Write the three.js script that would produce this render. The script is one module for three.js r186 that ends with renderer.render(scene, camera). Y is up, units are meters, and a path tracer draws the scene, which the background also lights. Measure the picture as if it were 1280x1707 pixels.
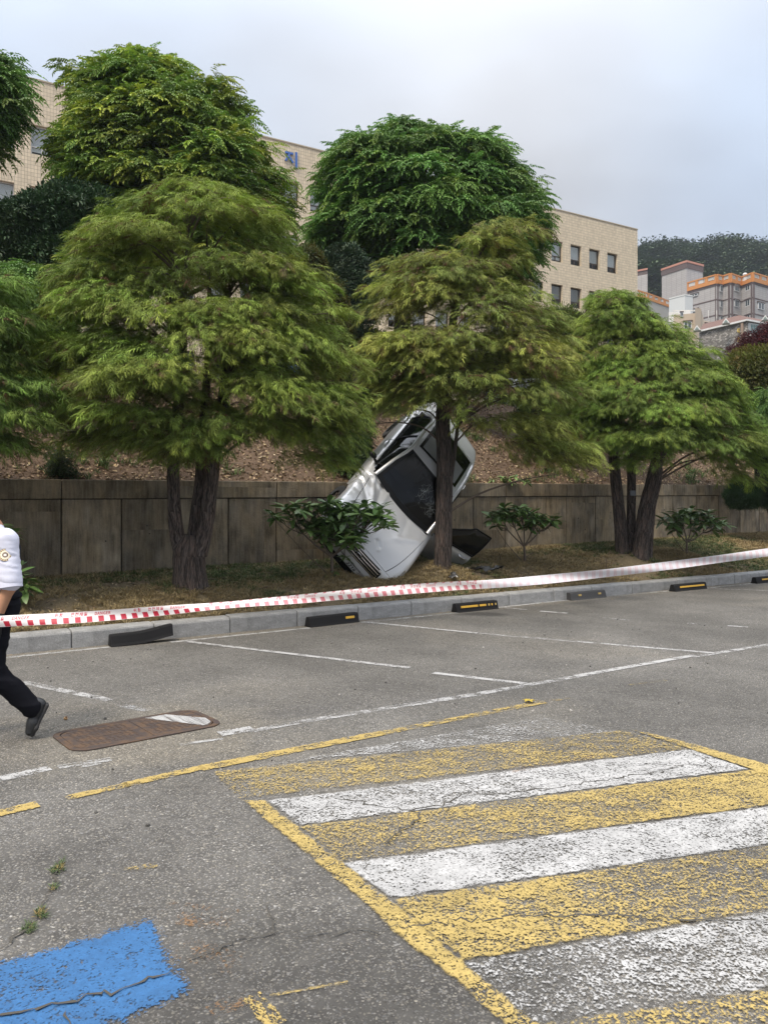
import * as THREE from 'three';
import { mergeGeometries, mergeVertices } from 'three/addons/utils/BufferGeometryUtils.js';
import { MarchingCubes } from 'three/addons/objects/MarchingCubes.js';
import { RoundedBoxGeometry } from 'three/addons/geometries/RoundedBoxGeometry.js';

// ---------------------------------------------------------------- camera, sky, sun, exposure
const scene = new THREE.Scene();
const F = 1282, CX = 640, CY = 853.5, EYE = 1.6;            // lens in pixels of the 1280 x 1707 photograph, eye height
const camera = new THREE.PerspectiveCamera(67.31, 1280 / 1707, 0.1, 3000);
camera.position.set(0, EYE, 0);
camera.lookAt(0, EYE, -10);
const renderer = new THREE.WebGLRenderer({ antialias: true });
renderer.setSize(767, 1024);
renderer.toneMapping = THREE.LinearToneMapping;
renderer.toneMappingExposure = 2.75;
renderer.shadowMap.enabled = true;
const SUN = new THREE.Vector3(-0.30, 0.85, 0.44).normalize();
const sun = new THREE.DirectionalLight(0xfff1dc, 1.5);
sun.name = 'sun';
sun.position.copy(SUN).multiplyScalar(90).add(new THREE.Vector3(0, 0, -15));
sun.target.position.set(0, 0, -15);
sun.castShadow = true;
sun.shadow.radius = 34;
sun.shadow.mapSize.set(2048, 2048);
Object.assign(sun.shadow.camera, { left: -60, right: 60, top: 60, bottom: -60, near: 1, far: 260 });
scene.add(sun, sun.target);
{
  const W = 1024, H = 512, d = new Float32Array(W * H * 4);
  for (let j = 0; j < H; j++) for (let i = 0; i < W; i++) {
    const el = ((j + 0.5) / H - 0.5) * Math.PI, az = ((i + 0.5) / W - 0.5) * 2 * Math.PI;
    const y = Math.sin(el), c = Math.cos(el), x = Math.cos(az) * c, z = Math.sin(az) * c, o = (j * W + i) * 4;
    let r = 0.16, g = 0.155, b = 0.15;
    if (y > -0.01) {
      const k = 1 / (Math.max(y, 0) + 0.28), px = x * k, pz = z * k;
      const n = fbm(px * 1.1 + 7.3, pz * 1.5 + 2.1, 5, 11), n2 = fbm(px * 3.1 + 1.7, pz * 3.9 + 9.1, 4, 23), n3 = fbm(px * 0.55 + 4.4, pz * 0.6 + 3.9, 3, 37);
      const L = 0.215 + 1.0 * Math.pow(Math.max(y, 0), 3) + 0.24 * (n - 0.5) + 0.10 * (n2 - 0.5);
      const open = smooth(0.38, 0.68, n3 + 0.3 * (n - 0.5));                       // thin cloud: more blue comes through
      r = L * (1.01 - 0.17 * open); g = L * (1.035 - 0.06 * open); b = L * (1.10 + 0.10 * open);
    }
    d[o] = r; d[o + 1] = g; d[o + 2] = b; d[o + 3] = 1;
  }
  const sky = new THREE.DataTexture(d, W, H, THREE.RGBAFormat, THREE.FloatType);
  sky.mapping = THREE.EquirectangularReflectionMapping;
  sky.magFilter = sky.minFilter = THREE.LinearFilter;
  sky.needsUpdate = true;
  scene.background = sky; scene.environment = sky;
}

// ---------------------------------------------------------------- helpers
function rngOf(seed) { let a = seed | 0; return () => { a = (a + 0x6d2b79f5) | 0; let t = Math.imul(a ^ (a >>> 15), 1 | a); t = (t + Math.imul(t ^ (t >>> 7), 61 | t)) ^ t; return ((t ^ (t >>> 14)) >>> 0) / 4294967296; }; }
function hash2(x, y, s) { let h = Math.imul(x | 0, 374761393) ^ Math.imul(y | 0, 668265263) ^ Math.imul(s | 0, 1274126177); h = Math.imul(h ^ (h >>> 13), 1274126177); return ((h ^ (h >>> 16)) >>> 0) / 4294967296; }
function vnoise(x, y, s, per = 0) {                          // value noise 0..1, optionally periodic
  const xi = Math.floor(x), yi = Math.floor(y), fx = x - xi, fy = y - yi, u = fx * fx * (3 - 2 * fx), v = fy * fy * (3 - 2 * fy);
  const w = (k) => per ? ((k % per) + per) % per : k;
  const x0 = w(xi), x1 = w(xi + 1), y0 = w(yi), y1 = w(yi + 1);
  const a = hash2(x0, y0, s), b = hash2(x1, y0, s), c = hash2(x0, y1, s), d = hash2(x1, y1, s);
  return a + (b - a) * u + (c - a) * v + (a - b - c + d) * u * v;
}
function fbm(x, y, oct, s, per = 0) { let t = 0, a = 0.5, n = 0; for (let i = 0; i < oct; i++) { t += a * vnoise(x, y, s + i, per); n += a; a *= 0.5; x *= 2; y *= 2; per *= 2; } return t / n; }
function smooth(a, b, x) { const t = Math.min(1, Math.max(0, (x - a) / (b - a))); return t * t * (3 - 2 * t); }
function lerp(a, b, t) { return a + (b - a) * t; }
function clamp(x, a, b) { return Math.min(b, Math.max(a, x)); }
const V = (x, y, z) => new THREE.Vector3(x, y, z);
const at = (u, v, D) => V((u - CX) / F * D, EYE - (v - CY) / F * D, -D);          // photograph pixel and depth to a point
const onGround = (u, v, y = 0) => { const D = F * (EYE - y) / (v - CY); return V((u - CX) / F * D, y, -D); };
const counts = {};
function numbered(n) { const k = counts[n] = (counts[n] ?? -1) + 1; return k ? n + '_' + String(k).padStart(3, '0') : n; }
function cast(m) { m.castShadow = m.receiveShadow = true; return m; }
function mesh(name, geo, mat, parent = scene) { const m = cast(new THREE.Mesh(geo, mat)); m.name = parent === scene ? numbered(name) : name; parent.add(m); return m; }
function tag(o, label, category, group) { o.userData.label = label; o.userData.category = category; if (group) o.userData.group = group; return o; }
function thing(name, label, category, pos = V(0, 0, 0), turn = 0, group) {
  const o = new THREE.Group(); o.name = numbered(name); o.position.copy(pos); o.rotation.y = turn; scene.add(o);
  return tag(o, label, category, group);
}
function struct(name, geo, mat) { const m = mesh(name, geo, mat); m.userData.kind = 'structure'; return m; }
function structGroup(name) { const o = new THREE.Group(); o.name = numbered(name); o.userData.kind = 'structure'; scene.add(o); return o; }
function stuff(m) { m.userData.kind = 'stuff'; return m; }
const std = (r, g, b, rough = 0.8, more = {}) => new THREE.MeshStandardMaterial({ color: new THREE.Color().setRGB(r, g, b), roughness: rough, side: THREE.DoubleSide, ...more });
const phys = (r, g, b, rough, more = {}) => new THREE.MeshPhysicalMaterial({ color: new THREE.Color().setRGB(r, g, b), roughness: rough, side: THREE.DoubleSide, ...more });
const toSRGB = (c) => Math.round(255 * clamp(c <= 0.0031308 ? c * 12.92 : 1.055 * Math.pow(c, 1 / 2.4) - 0.055, 0, 1));
function dataTex(W, H, fn, srgb = false, wrapS = true, wrapT = true) {   // fn(x, y, out) gives linear 0..1 values
  const d = new Uint8Array(W * H * 4), o = [0, 0, 0];
  const lut = new Uint8Array(4097); for (let i = 0; i <= 4096; i++) lut[i] = srgb ? toSRGB(i / 4096) : Math.round(i / 4096 * 255);
  for (let y = 0; y < H; y++) for (let x = 0; x < W; x++) {
    fn(x, y, o); const k = (y * W + x) * 4;
    for (let c = 0; c < 3; c++) d[k + c] = lut[Math.round(clamp(o[c], 0, 1) * 4096)];
    d[k + 3] = 255;
  }
  const t = new THREE.DataTexture(d, W, H); t.magFilter = THREE.LinearFilter; t.minFilter = THREE.LinearMipmapLinearFilter; t.generateMipmaps = true;
  t.wrapS = wrapS ? THREE.RepeatWrapping : THREE.ClampToEdgeWrapping; t.wrapT = wrapT ? THREE.RepeatWrapping : THREE.ClampToEdgeWrapping;
  if (srgb) t.colorSpace = THREE.SRGBColorSpace; t.needsUpdate = true; return t;
}
const grey = (fn) => (x, y, o) => { o[0] = o[1] = o[2] = fn(x, y); };
function scaled(t, sx, sy = sx) { const c = t.clone(); c.repeat.set(sx, sy); c.needsUpdate = true; return c; }
// collects loose triangles and quads into one geometry
class Pile {
  constructor() { this.p = []; this.uv = []; this.c = []; }
  tri(a, b, c, ua = [0, 0], ub = [1, 0], uc = [0, 1]) { this.p.push(a.x, a.y, a.z, b.x, b.y, b.z, c.x, c.y, c.z); this.uv.push(...ua, ...ub, ...uc); return this; }
  quad(a, b, c, d, ua = [0, 0], ub = [1, 0], uc = [1, 1], ud = [0, 1]) { return this.tri(a, b, c, ua, ub, uc).tri(a, c, d, ua, uc, ud); }
  geo(weld = 0) {
    let g = new THREE.BufferGeometry();
    g.setAttribute('position', new THREE.Float32BufferAttribute(this.p, 3)); g.setAttribute('uv', new THREE.Float32BufferAttribute(this.uv, 2));
    if (weld) { g = mergeVertices(g, weld); }
    g.computeVertexNormals(); return g;
  }
}
// a grid surface: fn(i/nu, j/nv) gives a point, uvf a uv
function sheet(nu, nv, fn, uvf, flip = false) {
  const p = [], uv = [], idx = [];
  for (let j = 0; j <= nv; j++) for (let i = 0; i <= nu; i++) { const a = fn(i / nu, j / nv, i, j); p.push(a.x, a.y, a.z); const t = uvf ? uvf(i / nu, j / nv, a) : [i / nu, j / nv]; uv.push(t[0], t[1]); }
  for (let j = 0; j < nv; j++) for (let i = 0; i < nu; i++) { const a = j * (nu + 1) + i, b = a + 1, c = a + nu + 1, d = c + 1; if (flip) idx.push(a, c, b, b, c, d); else idx.push(a, b, c, b, d, c); }
  const g = new THREE.BufferGeometry(); g.setAttribute('position', new THREE.Float32BufferAttribute(p, 3)); g.setAttribute('uv', new THREE.Float32BufferAttribute(uv, 2)); g.setIndex(idx); g.computeVertexNormals(); return g;
}
// a tapered tube along points with radii; ends closed by a point
function limb(pts, radii, sides = 8, rough = 0, seed = 1, uvs = 1) {
  const around = Math.max(1, Math.round(Math.max(...radii) * 2 * Math.PI * uvs));
  const curve = new THREE.CatmullRomCurve3(pts, false, 'centripetal'), n = Math.max(2, (pts.length - 1) * 4), p = [], uv = [], idx = [];
  let nrm = Math.abs(pts[1].y - pts[0].y) > 0.7 * pts[1].distanceTo(pts[0]) ? V(1, 0, 0) : V(0, 1, 0), len = 0, last = null;
  for (let i = 0; i <= n; i++) {
    const t = i / n, c = curve.getPoint(t), tg = curve.getTangent(t), f = t * (radii.length - 1), k = Math.min(radii.length - 2, Math.floor(f)), r0 = lerp(radii[k], radii[k + 1], f - k);
    nrm = nrm.clone().addScaledVector(tg, -nrm.dot(tg)).normalize(); const bi = tg.clone().cross(nrm);
    if (last) len += c.distanceTo(last); last = c;
    for (let j = 0; j <= sides; j++) {
      const a = (j % sides) / sides * 2 * Math.PI, ca = Math.cos(a), sa = Math.sin(a);
      const r = r0 * (1 + rough * (fbm((j % sides) * 0.9, len * 3, 3, seed, 0) - 0.5) * 2);
      p.push(c.x + r * (nrm.x * ca + bi.x * sa), c.y + r * (nrm.y * ca + bi.y * sa), c.z + r * (nrm.z * ca + bi.z * sa)); uv.push(j / sides * around, len * uvs);
    }
  }
  for (let i = 0; i < n; i++) for (let j = 0; j < sides; j++) { const a = i * (sides + 1) + j, b = a + 1, c = a + sides + 1, d = c + 1; idx.push(a, b, c, b, d, c); }
  const top = p.length / 3; p.push(last.x, last.y, last.z); uv.push(0, len);
  for (let j = 0; j < sides; j++) idx.push(n * (sides + 1) + j, n * (sides + 1) + j + 1, top);
  const g = new THREE.BufferGeometry(); g.setAttribute('position', new THREE.Float32BufferAttribute(p, 3)); g.setAttribute('uv', new THREE.Float32BufferAttribute(uv, 2)); g.setIndex(idx); g.computeVertexNormals(); return g;
}
function boxAt(w, h, d, x = 0, y = 0, z = 0, r = 0) { const g = r ? new RoundedBoxGeometry(w, h, d, 2, r) : new THREE.BoxGeometry(w, h, d); g.translate(x, y, z); return r ? g : g; }
function merged(list) { return mergeGeometries(list.map((g) => { const k = g.index ? g.toNonIndexed() : g; for (const n of Object.keys(k.attributes)) if (!['position', 'normal', 'uv'].includes(n)) k.deleteAttribute(n); return k; })); }
function instances(name, geo, mat, mats, cols, parent = scene) {
  const m = cast(new THREE.InstancedMesh(geo, mat, mats.length)); m.name = parent === scene ? numbered(name) : name;
  mats.forEach((q, i) => { m.setMatrixAt(i, q); if (cols) m.setColorAt(i, cols[i]); });
  m.userData.kind = 'stuff'; parent.add(m); return m;
}

// ---------------------------------------------------------------- lie of the land: s runs along the kerb, q away from it
const TX = 0.8154, TZ = -0.5789, NX = -0.5789, NZ = -0.8154, K0 = -11.63, QW = 2.748;
const land = (s, q, y = 0) => V(TX * s + NX * q, y, K0 + TZ * s + NZ * q);
const toLand = (x, z) => { const a = x, b = z - K0; return [TX * a + TZ * b, NX * a + NZ * b]; };
const TURN = Math.atan2(0.5789, 0.8154);                     // turn that lays a thing's x axis along the kerb
const wallFoot = (s) => 0.725 + 0.0175 * s - 0.03, wallTop = (s) => 2.15 + 0.0155 * s;
const MOUNDS = [];
function soilY(s, q) { let y = soil0(s, q); if (q < 2.83) for (const [a, b, h, r] of MOUNDS) { const d = (s - a) * (s - a) + (q - b) * (q - b); if (d < r * r * 9) y += h * Math.exp(-d / (r * r)) * smooth(0.18, 0.6, q); } return y; }
function soil0(s, q) {                                       // planting strip, then the bank behind the wall, then the terrace
  if (q < 2.83) {
    const t = clamp((q - 0.17) / (QW - 0.17), 0, 1), b = wallFoot(s);
    return lerp(0.195, b, 1 - Math.pow(1 - t, 1.8)) + 0.05 * (fbm(s * 0.8, q * 0.9, 3, 5) - 0.5) * Math.min(1, t * 6) + 0.02 * (fbm(s * 4, q * 4, 2, 8) - 0.5) * Math.min(1, t * 6);
  }
  const b = wallTop(s) - 0.03, k = q - 2.94, bank = b + 0.60 * k + 0.16 * (fbm(s * 0.6, q * 0.6, 3, 9) - 0.5) * Math.min(1, k * 2) + 0.05 * (fbm(s * 3, q * 3, 2, 4) - 0.5) * Math.min(1, k * 3);
  const ter = 4.75 + 0.016 * s + 0.045 * Math.max(0, q - 8);
  const d = bank - ter; return d < -0.4 ? bank : d > 0.4 ? ter : bank - (d + 0.4) * (d + 0.4) / 1.6;
}
for (const [u, v, D, r] of [[318, 972, 10.9, 0.55], [738, 942, 13.65, 0.55], [1052, 922, 16.6, 0.8], [552, 957, 12.35, 0.4], [873, 937, 15.3, 0.4], [1143, 922, 17.6, 0.5]]) { const p = at(u, v, D), [s, q] = toLand(p.x, p.z); MOUNDS.push([s, q, p.y - soilY(s, q), r]); }
const soilAt = (u, v, q0, q1) => {                           // where the ray of a pixel meets the soil
  for (let q = q0; q < q1; q += 0.01) { const D = (11.63 + q / 0.8154) / (1 - 0.71 * (u - CX) / F), p = at(u, v, D), [s, qq] = toLand(p.x, p.z); if (p.y <= soilY(s, qq)) return V(p.x, soilY(s, qq), p.z); }
  const D = (11.63 + q1 / 0.8154) / (1 - 0.71 * (u - CX) / F), p = at(u, v, D), [s, q] = toLand(p.x, p.z); return V(p.x, soilY(s, q), p.z);
};

// ---------------------------------------------------------------- asphalt
const TILE = 4.6, TN = 2048;
const asphalt = (() => {
  const h = new Float32Array(TN * TN), c = new Float32Array(TN * TN).fill(0), w = new Float32Array(TN * TN), R = rngOf(41);
  for (let y = 0; y < TN; y++) for (let x = 0; x < TN; x++) { const f = fbm(x / 32, y / 32, 4, 3, 64); h[y * TN + x] = 0.22 + 0.3 * f; c[y * TN + x] = 0.085 + 0.07 * (f - 0.5); }
  for (let i = 0; i < 260000; i++) {
    const cx = R() * TN, cy = R() * TN, big = R(), r = 0.9 + 1.7 * big * big * big + R() * 0.6, st = 0.7 + R() * 0.6, an = R() * 3.14, ca = Math.cos(an), sa = Math.sin(an), k = R(), warm = (R() - 0.4) * 0.16;
    const b = k < 0.22 ? 0.06 + R() * 0.04 : k < 0.84 ? 0.13 + R() * 0.08 : k < 0.985 ? 0.22 + R() * 0.08 : 0.32 + R() * 0.10, n = Math.ceil(r * 1.5), top = 0.45 + R() * 0.5;
    for (let dy = -n; dy <= n; dy++) for (let dx = -n; dx <= n; dx++) {
      const ex = (dx * ca + dy * sa) / (r * st), ey = (-dx * sa + dy * ca) / (r / st), e = ex * ex + ey * ey; if (e > 1) continue;
      const j = ((Math.round(cy) + dy + TN) % TN) * TN + (Math.round(cx) + dx + TN) % TN, hh = top * (1 - 0.55 * e); if (hh > h[j]) { h[j] = hh; c[j] = b; w[j] = warm; }
    }
  }
  return { h, c, w };
})();
const asphaltMap = dataTex(TN, TN, (x, y, o) => { const j = y * TN + x, m = fbm(x / 256, y / 256, 3, 77, 8), b = asphalt.c[j] * (0.86 + 0.28 * m), w = asphalt.w[j] + 0.035; o[0] = b * (1 + w * 0.7) * 1.0; o[1] = b * (1 + w * 0.2) * 1.0; o[2] = b * (1 - w * 0.8) * 1.0; }, true);
const asphaltBump = dataTex(TN, TN, grey((x, y) => asphalt.h[y * TN + x]));
{
  const far = struct('ground', new THREE.PlaneGeometry(2400, 2400).rotateX(-Math.PI / 2).translate(0, -0.03, -200), std(0.10, 0.10, 0.085, 0.95));
  far.receiveShadow = true;
  const X0 = -16, X1 = 26, Z0 = 3, Z1 = -32, nu = 350, nv = 292, col = [];
  const g = sheet(nu, nv, (a, b) => V(lerp(X0, X1, a), 0, lerp(Z0, Z1, b)), (a, b, p) => [p.x / TILE, -p.z / TILE]);
  const P = g.attributes.position, patch = onGround(600, 1640), dust = onGround(250, 1215), oil = onGround(805, 1024);
  for (let i = 0; i < P.count; i++) {
    const x = P.getX(i), z = P.getZ(i), [, q] = toLand(x, z);
    let k = 0.80 + 0.7 * (fbm(x * 0.35, z * 0.35, 4, 61) - 0.5) + 0.46 * (fbm(x * 1.7, z * 1.7, 3, 67) - 0.5), w = 0.02;
    // newer dark patch of asphalt between the blue block and the crossing, with an edge of its own
    const dp = Math.hypot((x - patch.x) / 0.62, (z - patch.z) / 0.42) + 0.7 * (fbm(x * 2.2, z * 2.2, 3, 71) - 0.5); k *= lerp(0.70, 1, smooth(0.85, 1.35, dp));
    // dry silt washed round the manhole and along the kerb
    const dd = Math.hypot((x - dust.x) / 1.25, (z - dust.z) / 0.9) + 1.1 * (fbm(x * 2.4, z * 2.4, 4, 73) - 0.5), si = 1 - smooth(0.55, 1.25, dd);
    const kq = -q + 0.25 * (fbm(x * 2, z * 2, 3, 79) - 0.5), ks = 1 - smooth(0.12, 0.42, kq), mid = smooth(0.52, 0.72, fbm(x * 0.8 + 3, z * 0.8, 4, 83)) * 0.6;
    const s = Math.max(si * 0.8, ks * 0.9, mid * 0.5); k = lerp(k, 1.12, s); w += 0.09 * s;
    const tz = (x - oil.x) / 0.42, tx = (z - oil.z) / 0.26; k *= lerp(0.42, 1, smooth(0.6, 1.2, Math.hypot(tz, tx) + 0.8 * (fbm(x * 6, z * 6, 2, 3) - 0.5)));
    col.push(k * (1 + w), k * (1 + w * 0.3), k * (1 - w));
  }
  g.setAttribute('color', new THREE.Float32BufferAttribute(col, 3));
  const m = new THREE.MeshStandardMaterial({ map: asphaltMap, bumpMap: asphaltBump, bumpScale: 0.006, roughness: 0.9, vertexColors: true, side: THREE.DoubleSide });
  const lot = struct('parking_lot', g, m); lot.castShadow = false;
  // ---- cracks: thin crooked ribbons of grit that fills them
  const crackMat = std(0.060, 0.056, 0.048, 1.0), R = rngOf(5);
  const crack = (pix, w = 0.012, y = 0.0105) => {
    const pts = []; pix.forEach(([u, v], i) => { const p = onGround(u, v); if (i) { const a = pts[pts.length - 1].clone(), n = Math.max(2, Math.round(a.distanceTo(p) / 0.028)); for (let k = 1; k <= n; k++) { const t = k / n, e = k < n ? 0.024 : 0; pts.push(V(lerp(a.x, p.x, t) + (R() - 0.5) * e * 2, 0, lerp(a.z, p.z, t) + (R() - 0.5) * e * 2)); } } else pts.push(p); });
    const g = new Pile(); let pl = null, pr = null;
    pts.forEach((p, i) => { const a = pts[Math.max(0, i - 1)], b = pts[Math.min(pts.length - 1, i + 1)], d = b.clone().sub(a).normalize(), t = i / (pts.length - 1), ww = w * (0.35 + 1.1 * R()) * Math.min(1, 8 * t + 0.15, 8 * (1 - t) + 0.15), l = V(p.x - d.z * ww / 2, y, p.z + d.x * ww / 2), r = V(p.x + d.z * ww / 2, y, p.z - d.x * ww / 2); if (pl) g.quad(pl, pr, r, l); pl = l; pr = r; });
    const m = mesh('crack', g.geo(), crackMat, lot); m.castShadow = false; return m;
  };
  crack([[-40, 1708], [0, 1697], [60, 1688], [130, 1674], [205, 1652], [240, 1640], [300, 1612]], 0.011);
  crack([[300, 1612], [370, 1580], [430, 1563], [465, 1557]], 0.008); crack([[465, 1557], [520, 1562], [640, 1553]], 0.006); crack([[465, 1557], [450, 1530], [440, 1510]], 0.006);
  crack([[110, 1690], [116, 1707], [120, 1720]], 0.008);
  crack([[640, 1553], [690, 1546], [760, 1538], [870, 1531], [960, 1528], [1050, 1531], [1160, 1536], [1290, 1541]], 0.009);
  crack([[556, 1333], [590, 1338], [640, 1348], [690, 1352], [740, 1344], [790, 1320]], 0.009); crack([[690, 1352], [700, 1366], [660, 1392], [640, 1412]], 0.010); crack([[790, 1320], [782, 1312]], 0.006);
  crack([[760, 1332], [840, 1325], [950, 1312], [1020, 1300], [1090, 1290], [1160, 1273]], 0.007); crack([[745, 1345], [748, 1358]], 0.006);
  crack([[540, 1450], [566, 1438]], 0.008); crack([[1150, 1252], [1170, 1265], [1190, 1290]], 0.006);
  crack([[104, 1430], [96, 1460], [80, 1500], [60, 1535], [20, 1570], [-10, 1590]], 0.010);
  crack([[350, 1120], [430, 1130], [560, 1128]], 0.006); crack([[900, 1262], [980, 1235]], 0.005);
}

// ---------------------------------------------------------------- paint on the asphalt
const stoneNoise = (x, y) => asphalt.h[(((y % TN) + TN) % TN) * TN + (((x % TN) + TN) % TN)];
// worn line: u along (4.6 m a tile), v across with ragged sides
function lineTex(cover, seed, H = 64, rag = 0.16) {
  return dataTex(1536, H, grey((x, y) => {
    const v = (y + 0.5) / H, e = Math.min(v, 1 - v), r = rag * (0.25 + fbm(x / 10, y / 10, 3, seed) * 1.3), n = 0.52 * fbm(x / 3.2, y / 3.2, 2, seed + 3) + 0.48 * fbm(x / 34, y / 22, 3, seed + 9);
    return 0.94 * smooth(-0.06, 0.13, cover - n + 0.08) * smooth(r * 0.6, r, e);
  }), false, true, false);
}
const LINE = [lineTex(0.54, 100), lineTex(0.44, 130), lineTex(0.35, 160)];
const PAINTDIRT = scaled(dataTex(512, 512, grey((x, y) => 0.70 + 0.24 * vnoise(x / 2, y / 2, 601, 256) * fbm(x / 12, y / 12, 2, 603, 0) * 2 - 0.22 * (fbm(x / 90, y / 90, 3, 607, 0) - 0.4) ), true), 2.6);
const paintMat = (r, g, b, alpha, rough = 0.75) => new THREE.MeshStandardMaterial({ color: new THREE.Color().setRGB(r, g, b), roughness: rough, alphaMap: alpha, transparent: true, map: PAINTDIRT, side: THREE.DoubleSide });
const WHITE = LINE.map((t) => paintMat(0.47, 0.475, 0.48, t)), YELLOW = LINE.map((t) => paintMat(0.47, 0.35, 0.115, t));
let lineShift = 0;
function paintLine(name, mats, u0, v0, u1, v1, width, wear, y = 0.004, parent = null) {
  const a = onGround(u0, v0), b = onGround(u1, v1), d = b.clone().sub(a), L = d.length(); d.normalize();
  const n = V(-d.z, 0, d.x).multiplyScalar(width / 2), g = new Pile(), off = (lineShift += 1.37), P = (p, s) => V(p.x + s * n.x, y, p.z + s * n.z), u = (k) => (off + k) / 3.4;
  g.quad(P(a, -1), P(b, -1), P(b, 1), P(a, 1), [u(0), 0], [u(L), 0], [u(L), 1], [u(0), 1]);
  const m = parent ? mesh(name, g.geo(), mats[wear], parent) : struct(name, g.geo(), mats[wear]); m.castShadow = false; return m;
}
{
  const G = structGroup('road_marking');
  const w = (...a) => paintLine('white_line', WHITE, ...a, 0.004, G), y = (...a) => paintLine('yellow_line', YELLOW, ...a, 0.004, G);
  const line = (u0, v0, u1, v1, wd, wear) => paintLine('white_line', WHITE, u0, v0, u1, v1, wd, wear, 0.004, G);
  // along the kerb
  line(-60, 1104, 183, 1079, 0.11, 0); line(285, 1071, 516, 1047, 0.11, 0); line(600, 1038, 762, 1022, 0.12, 1); line(822, 1014, 955, 999.5, 0.12, 0); line(1008, 995, 1125, 984.5, 0.12, 1); line(1172, 981, 1262, 972, 0.13, 1);
  // between the bays
  paintLine('white_line', WHITE, 312, 1070, 682, 1114, 0.115, 0, 0.0062, G); line(722, 1122, 880, 1140.5, 0.115, 0);
  paintLine('white_line', WHITE, 604, 1037, 796, 1056, 0.11, 0, 0.0062, G); line(796, 1056, 1000, 1073, 0.11, 1); line(1000, 1073, 1190, 1089, 0.115, 0);
  paintLine('white_line', WHITE, 838, 1013, 876, 1017, 0.12, 1, 0.0062, G); line(900, 1019, 945, 1022.5, 0.12, 0); line(1005, 1030, 1048, 1034, 0.12, 2); line(1145, 1039, 1180, 1041.5, 0.12, 2); line(1212, 1043.5, 1246, 1045.5, 0.12, 0);
  line(1185, 981.5, 1300, 985.5, 0.13, 1);
  line(36, 1137, 184, 1168, 0.13, 1); line(200, 1176, 248, 1185, 0.13, 2);
  // along the front of the bays
  line(505, 1203, 790, 1158.5, 0.125, 1); line(782, 1160, 1010, 1119, 0.125, 1); paintLine('white_line', WHITE, 960, 1128, 1156, 1093, 0.12, 0, 0.0062, G); line(1150, 1096, 1300, 1072, 0.12, 1); line(366, 1224, 422, 1215, 0.17, 0); line(414, 1220, 520, 1201, 0.11, 1); line(300, 1242, 372, 1232, 0.06, 1);
  line(-40, 1308, 84, 1281, 0.125, 0); line(96, 1280, 186, 1266, 0.10, 1); line(138, 1279, 168, 1273, 0.06, 1);
  // yellow
  const yl = (u0, v0, u1, v1, wd, wear) => paintLine('yellow_line', YELLOW, u0, v0, u1, v1, wd, wear, 0.0068, G);
  yl(-60, 1371, 64, 1342, 0.13, 0); yl(110, 1332, 216, 1309, 0.10, 1); yl(208, 1310, 340, 1280, 0.11, 0); yl(334, 1282, 640, 1222.5, 0.14, 0); yl(632, 1224, 905, 1171, 0.125, 1); yl(900, 1172, 950, 1164, 0.07, 2); yl(1050, 1143, 1110, 1135, 0.05, 2);
  // stray splashes
  yl(208, 1454, 262, 1443, 0.07, 2); yl(418, 1662, 462, 1712, 0.085, 1); yl(450, 1662, 580, 1640, 0.022, 2);
  const or = new THREE.MeshStandardMaterial({ color: new THREE.Color().setRGB(0.23, 0.125, 0.05), roughness: 0.9, alphaMap: LINE[2], transparent: true, opacity: 0.6, side: THREE.DoubleSide });
  paintLine('orange_stain', [or, or, or], 270, 1520, 390, 1536, 0.20, 2, 0.0052, G); paintLine('orange_stain', [or, or, or], 300, 1580, 400, 1612, 0.16, 2, 0.0052, G); paintLine('orange_stain', [or, or, or], 350, 1690, 420, 1660, 0.10, 2, 0.0052, G); paintLine('orange_stain', [or, or, or], 850, 1287, 1000, 1262, 0.09, 2, 0.0086, G);
}
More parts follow.
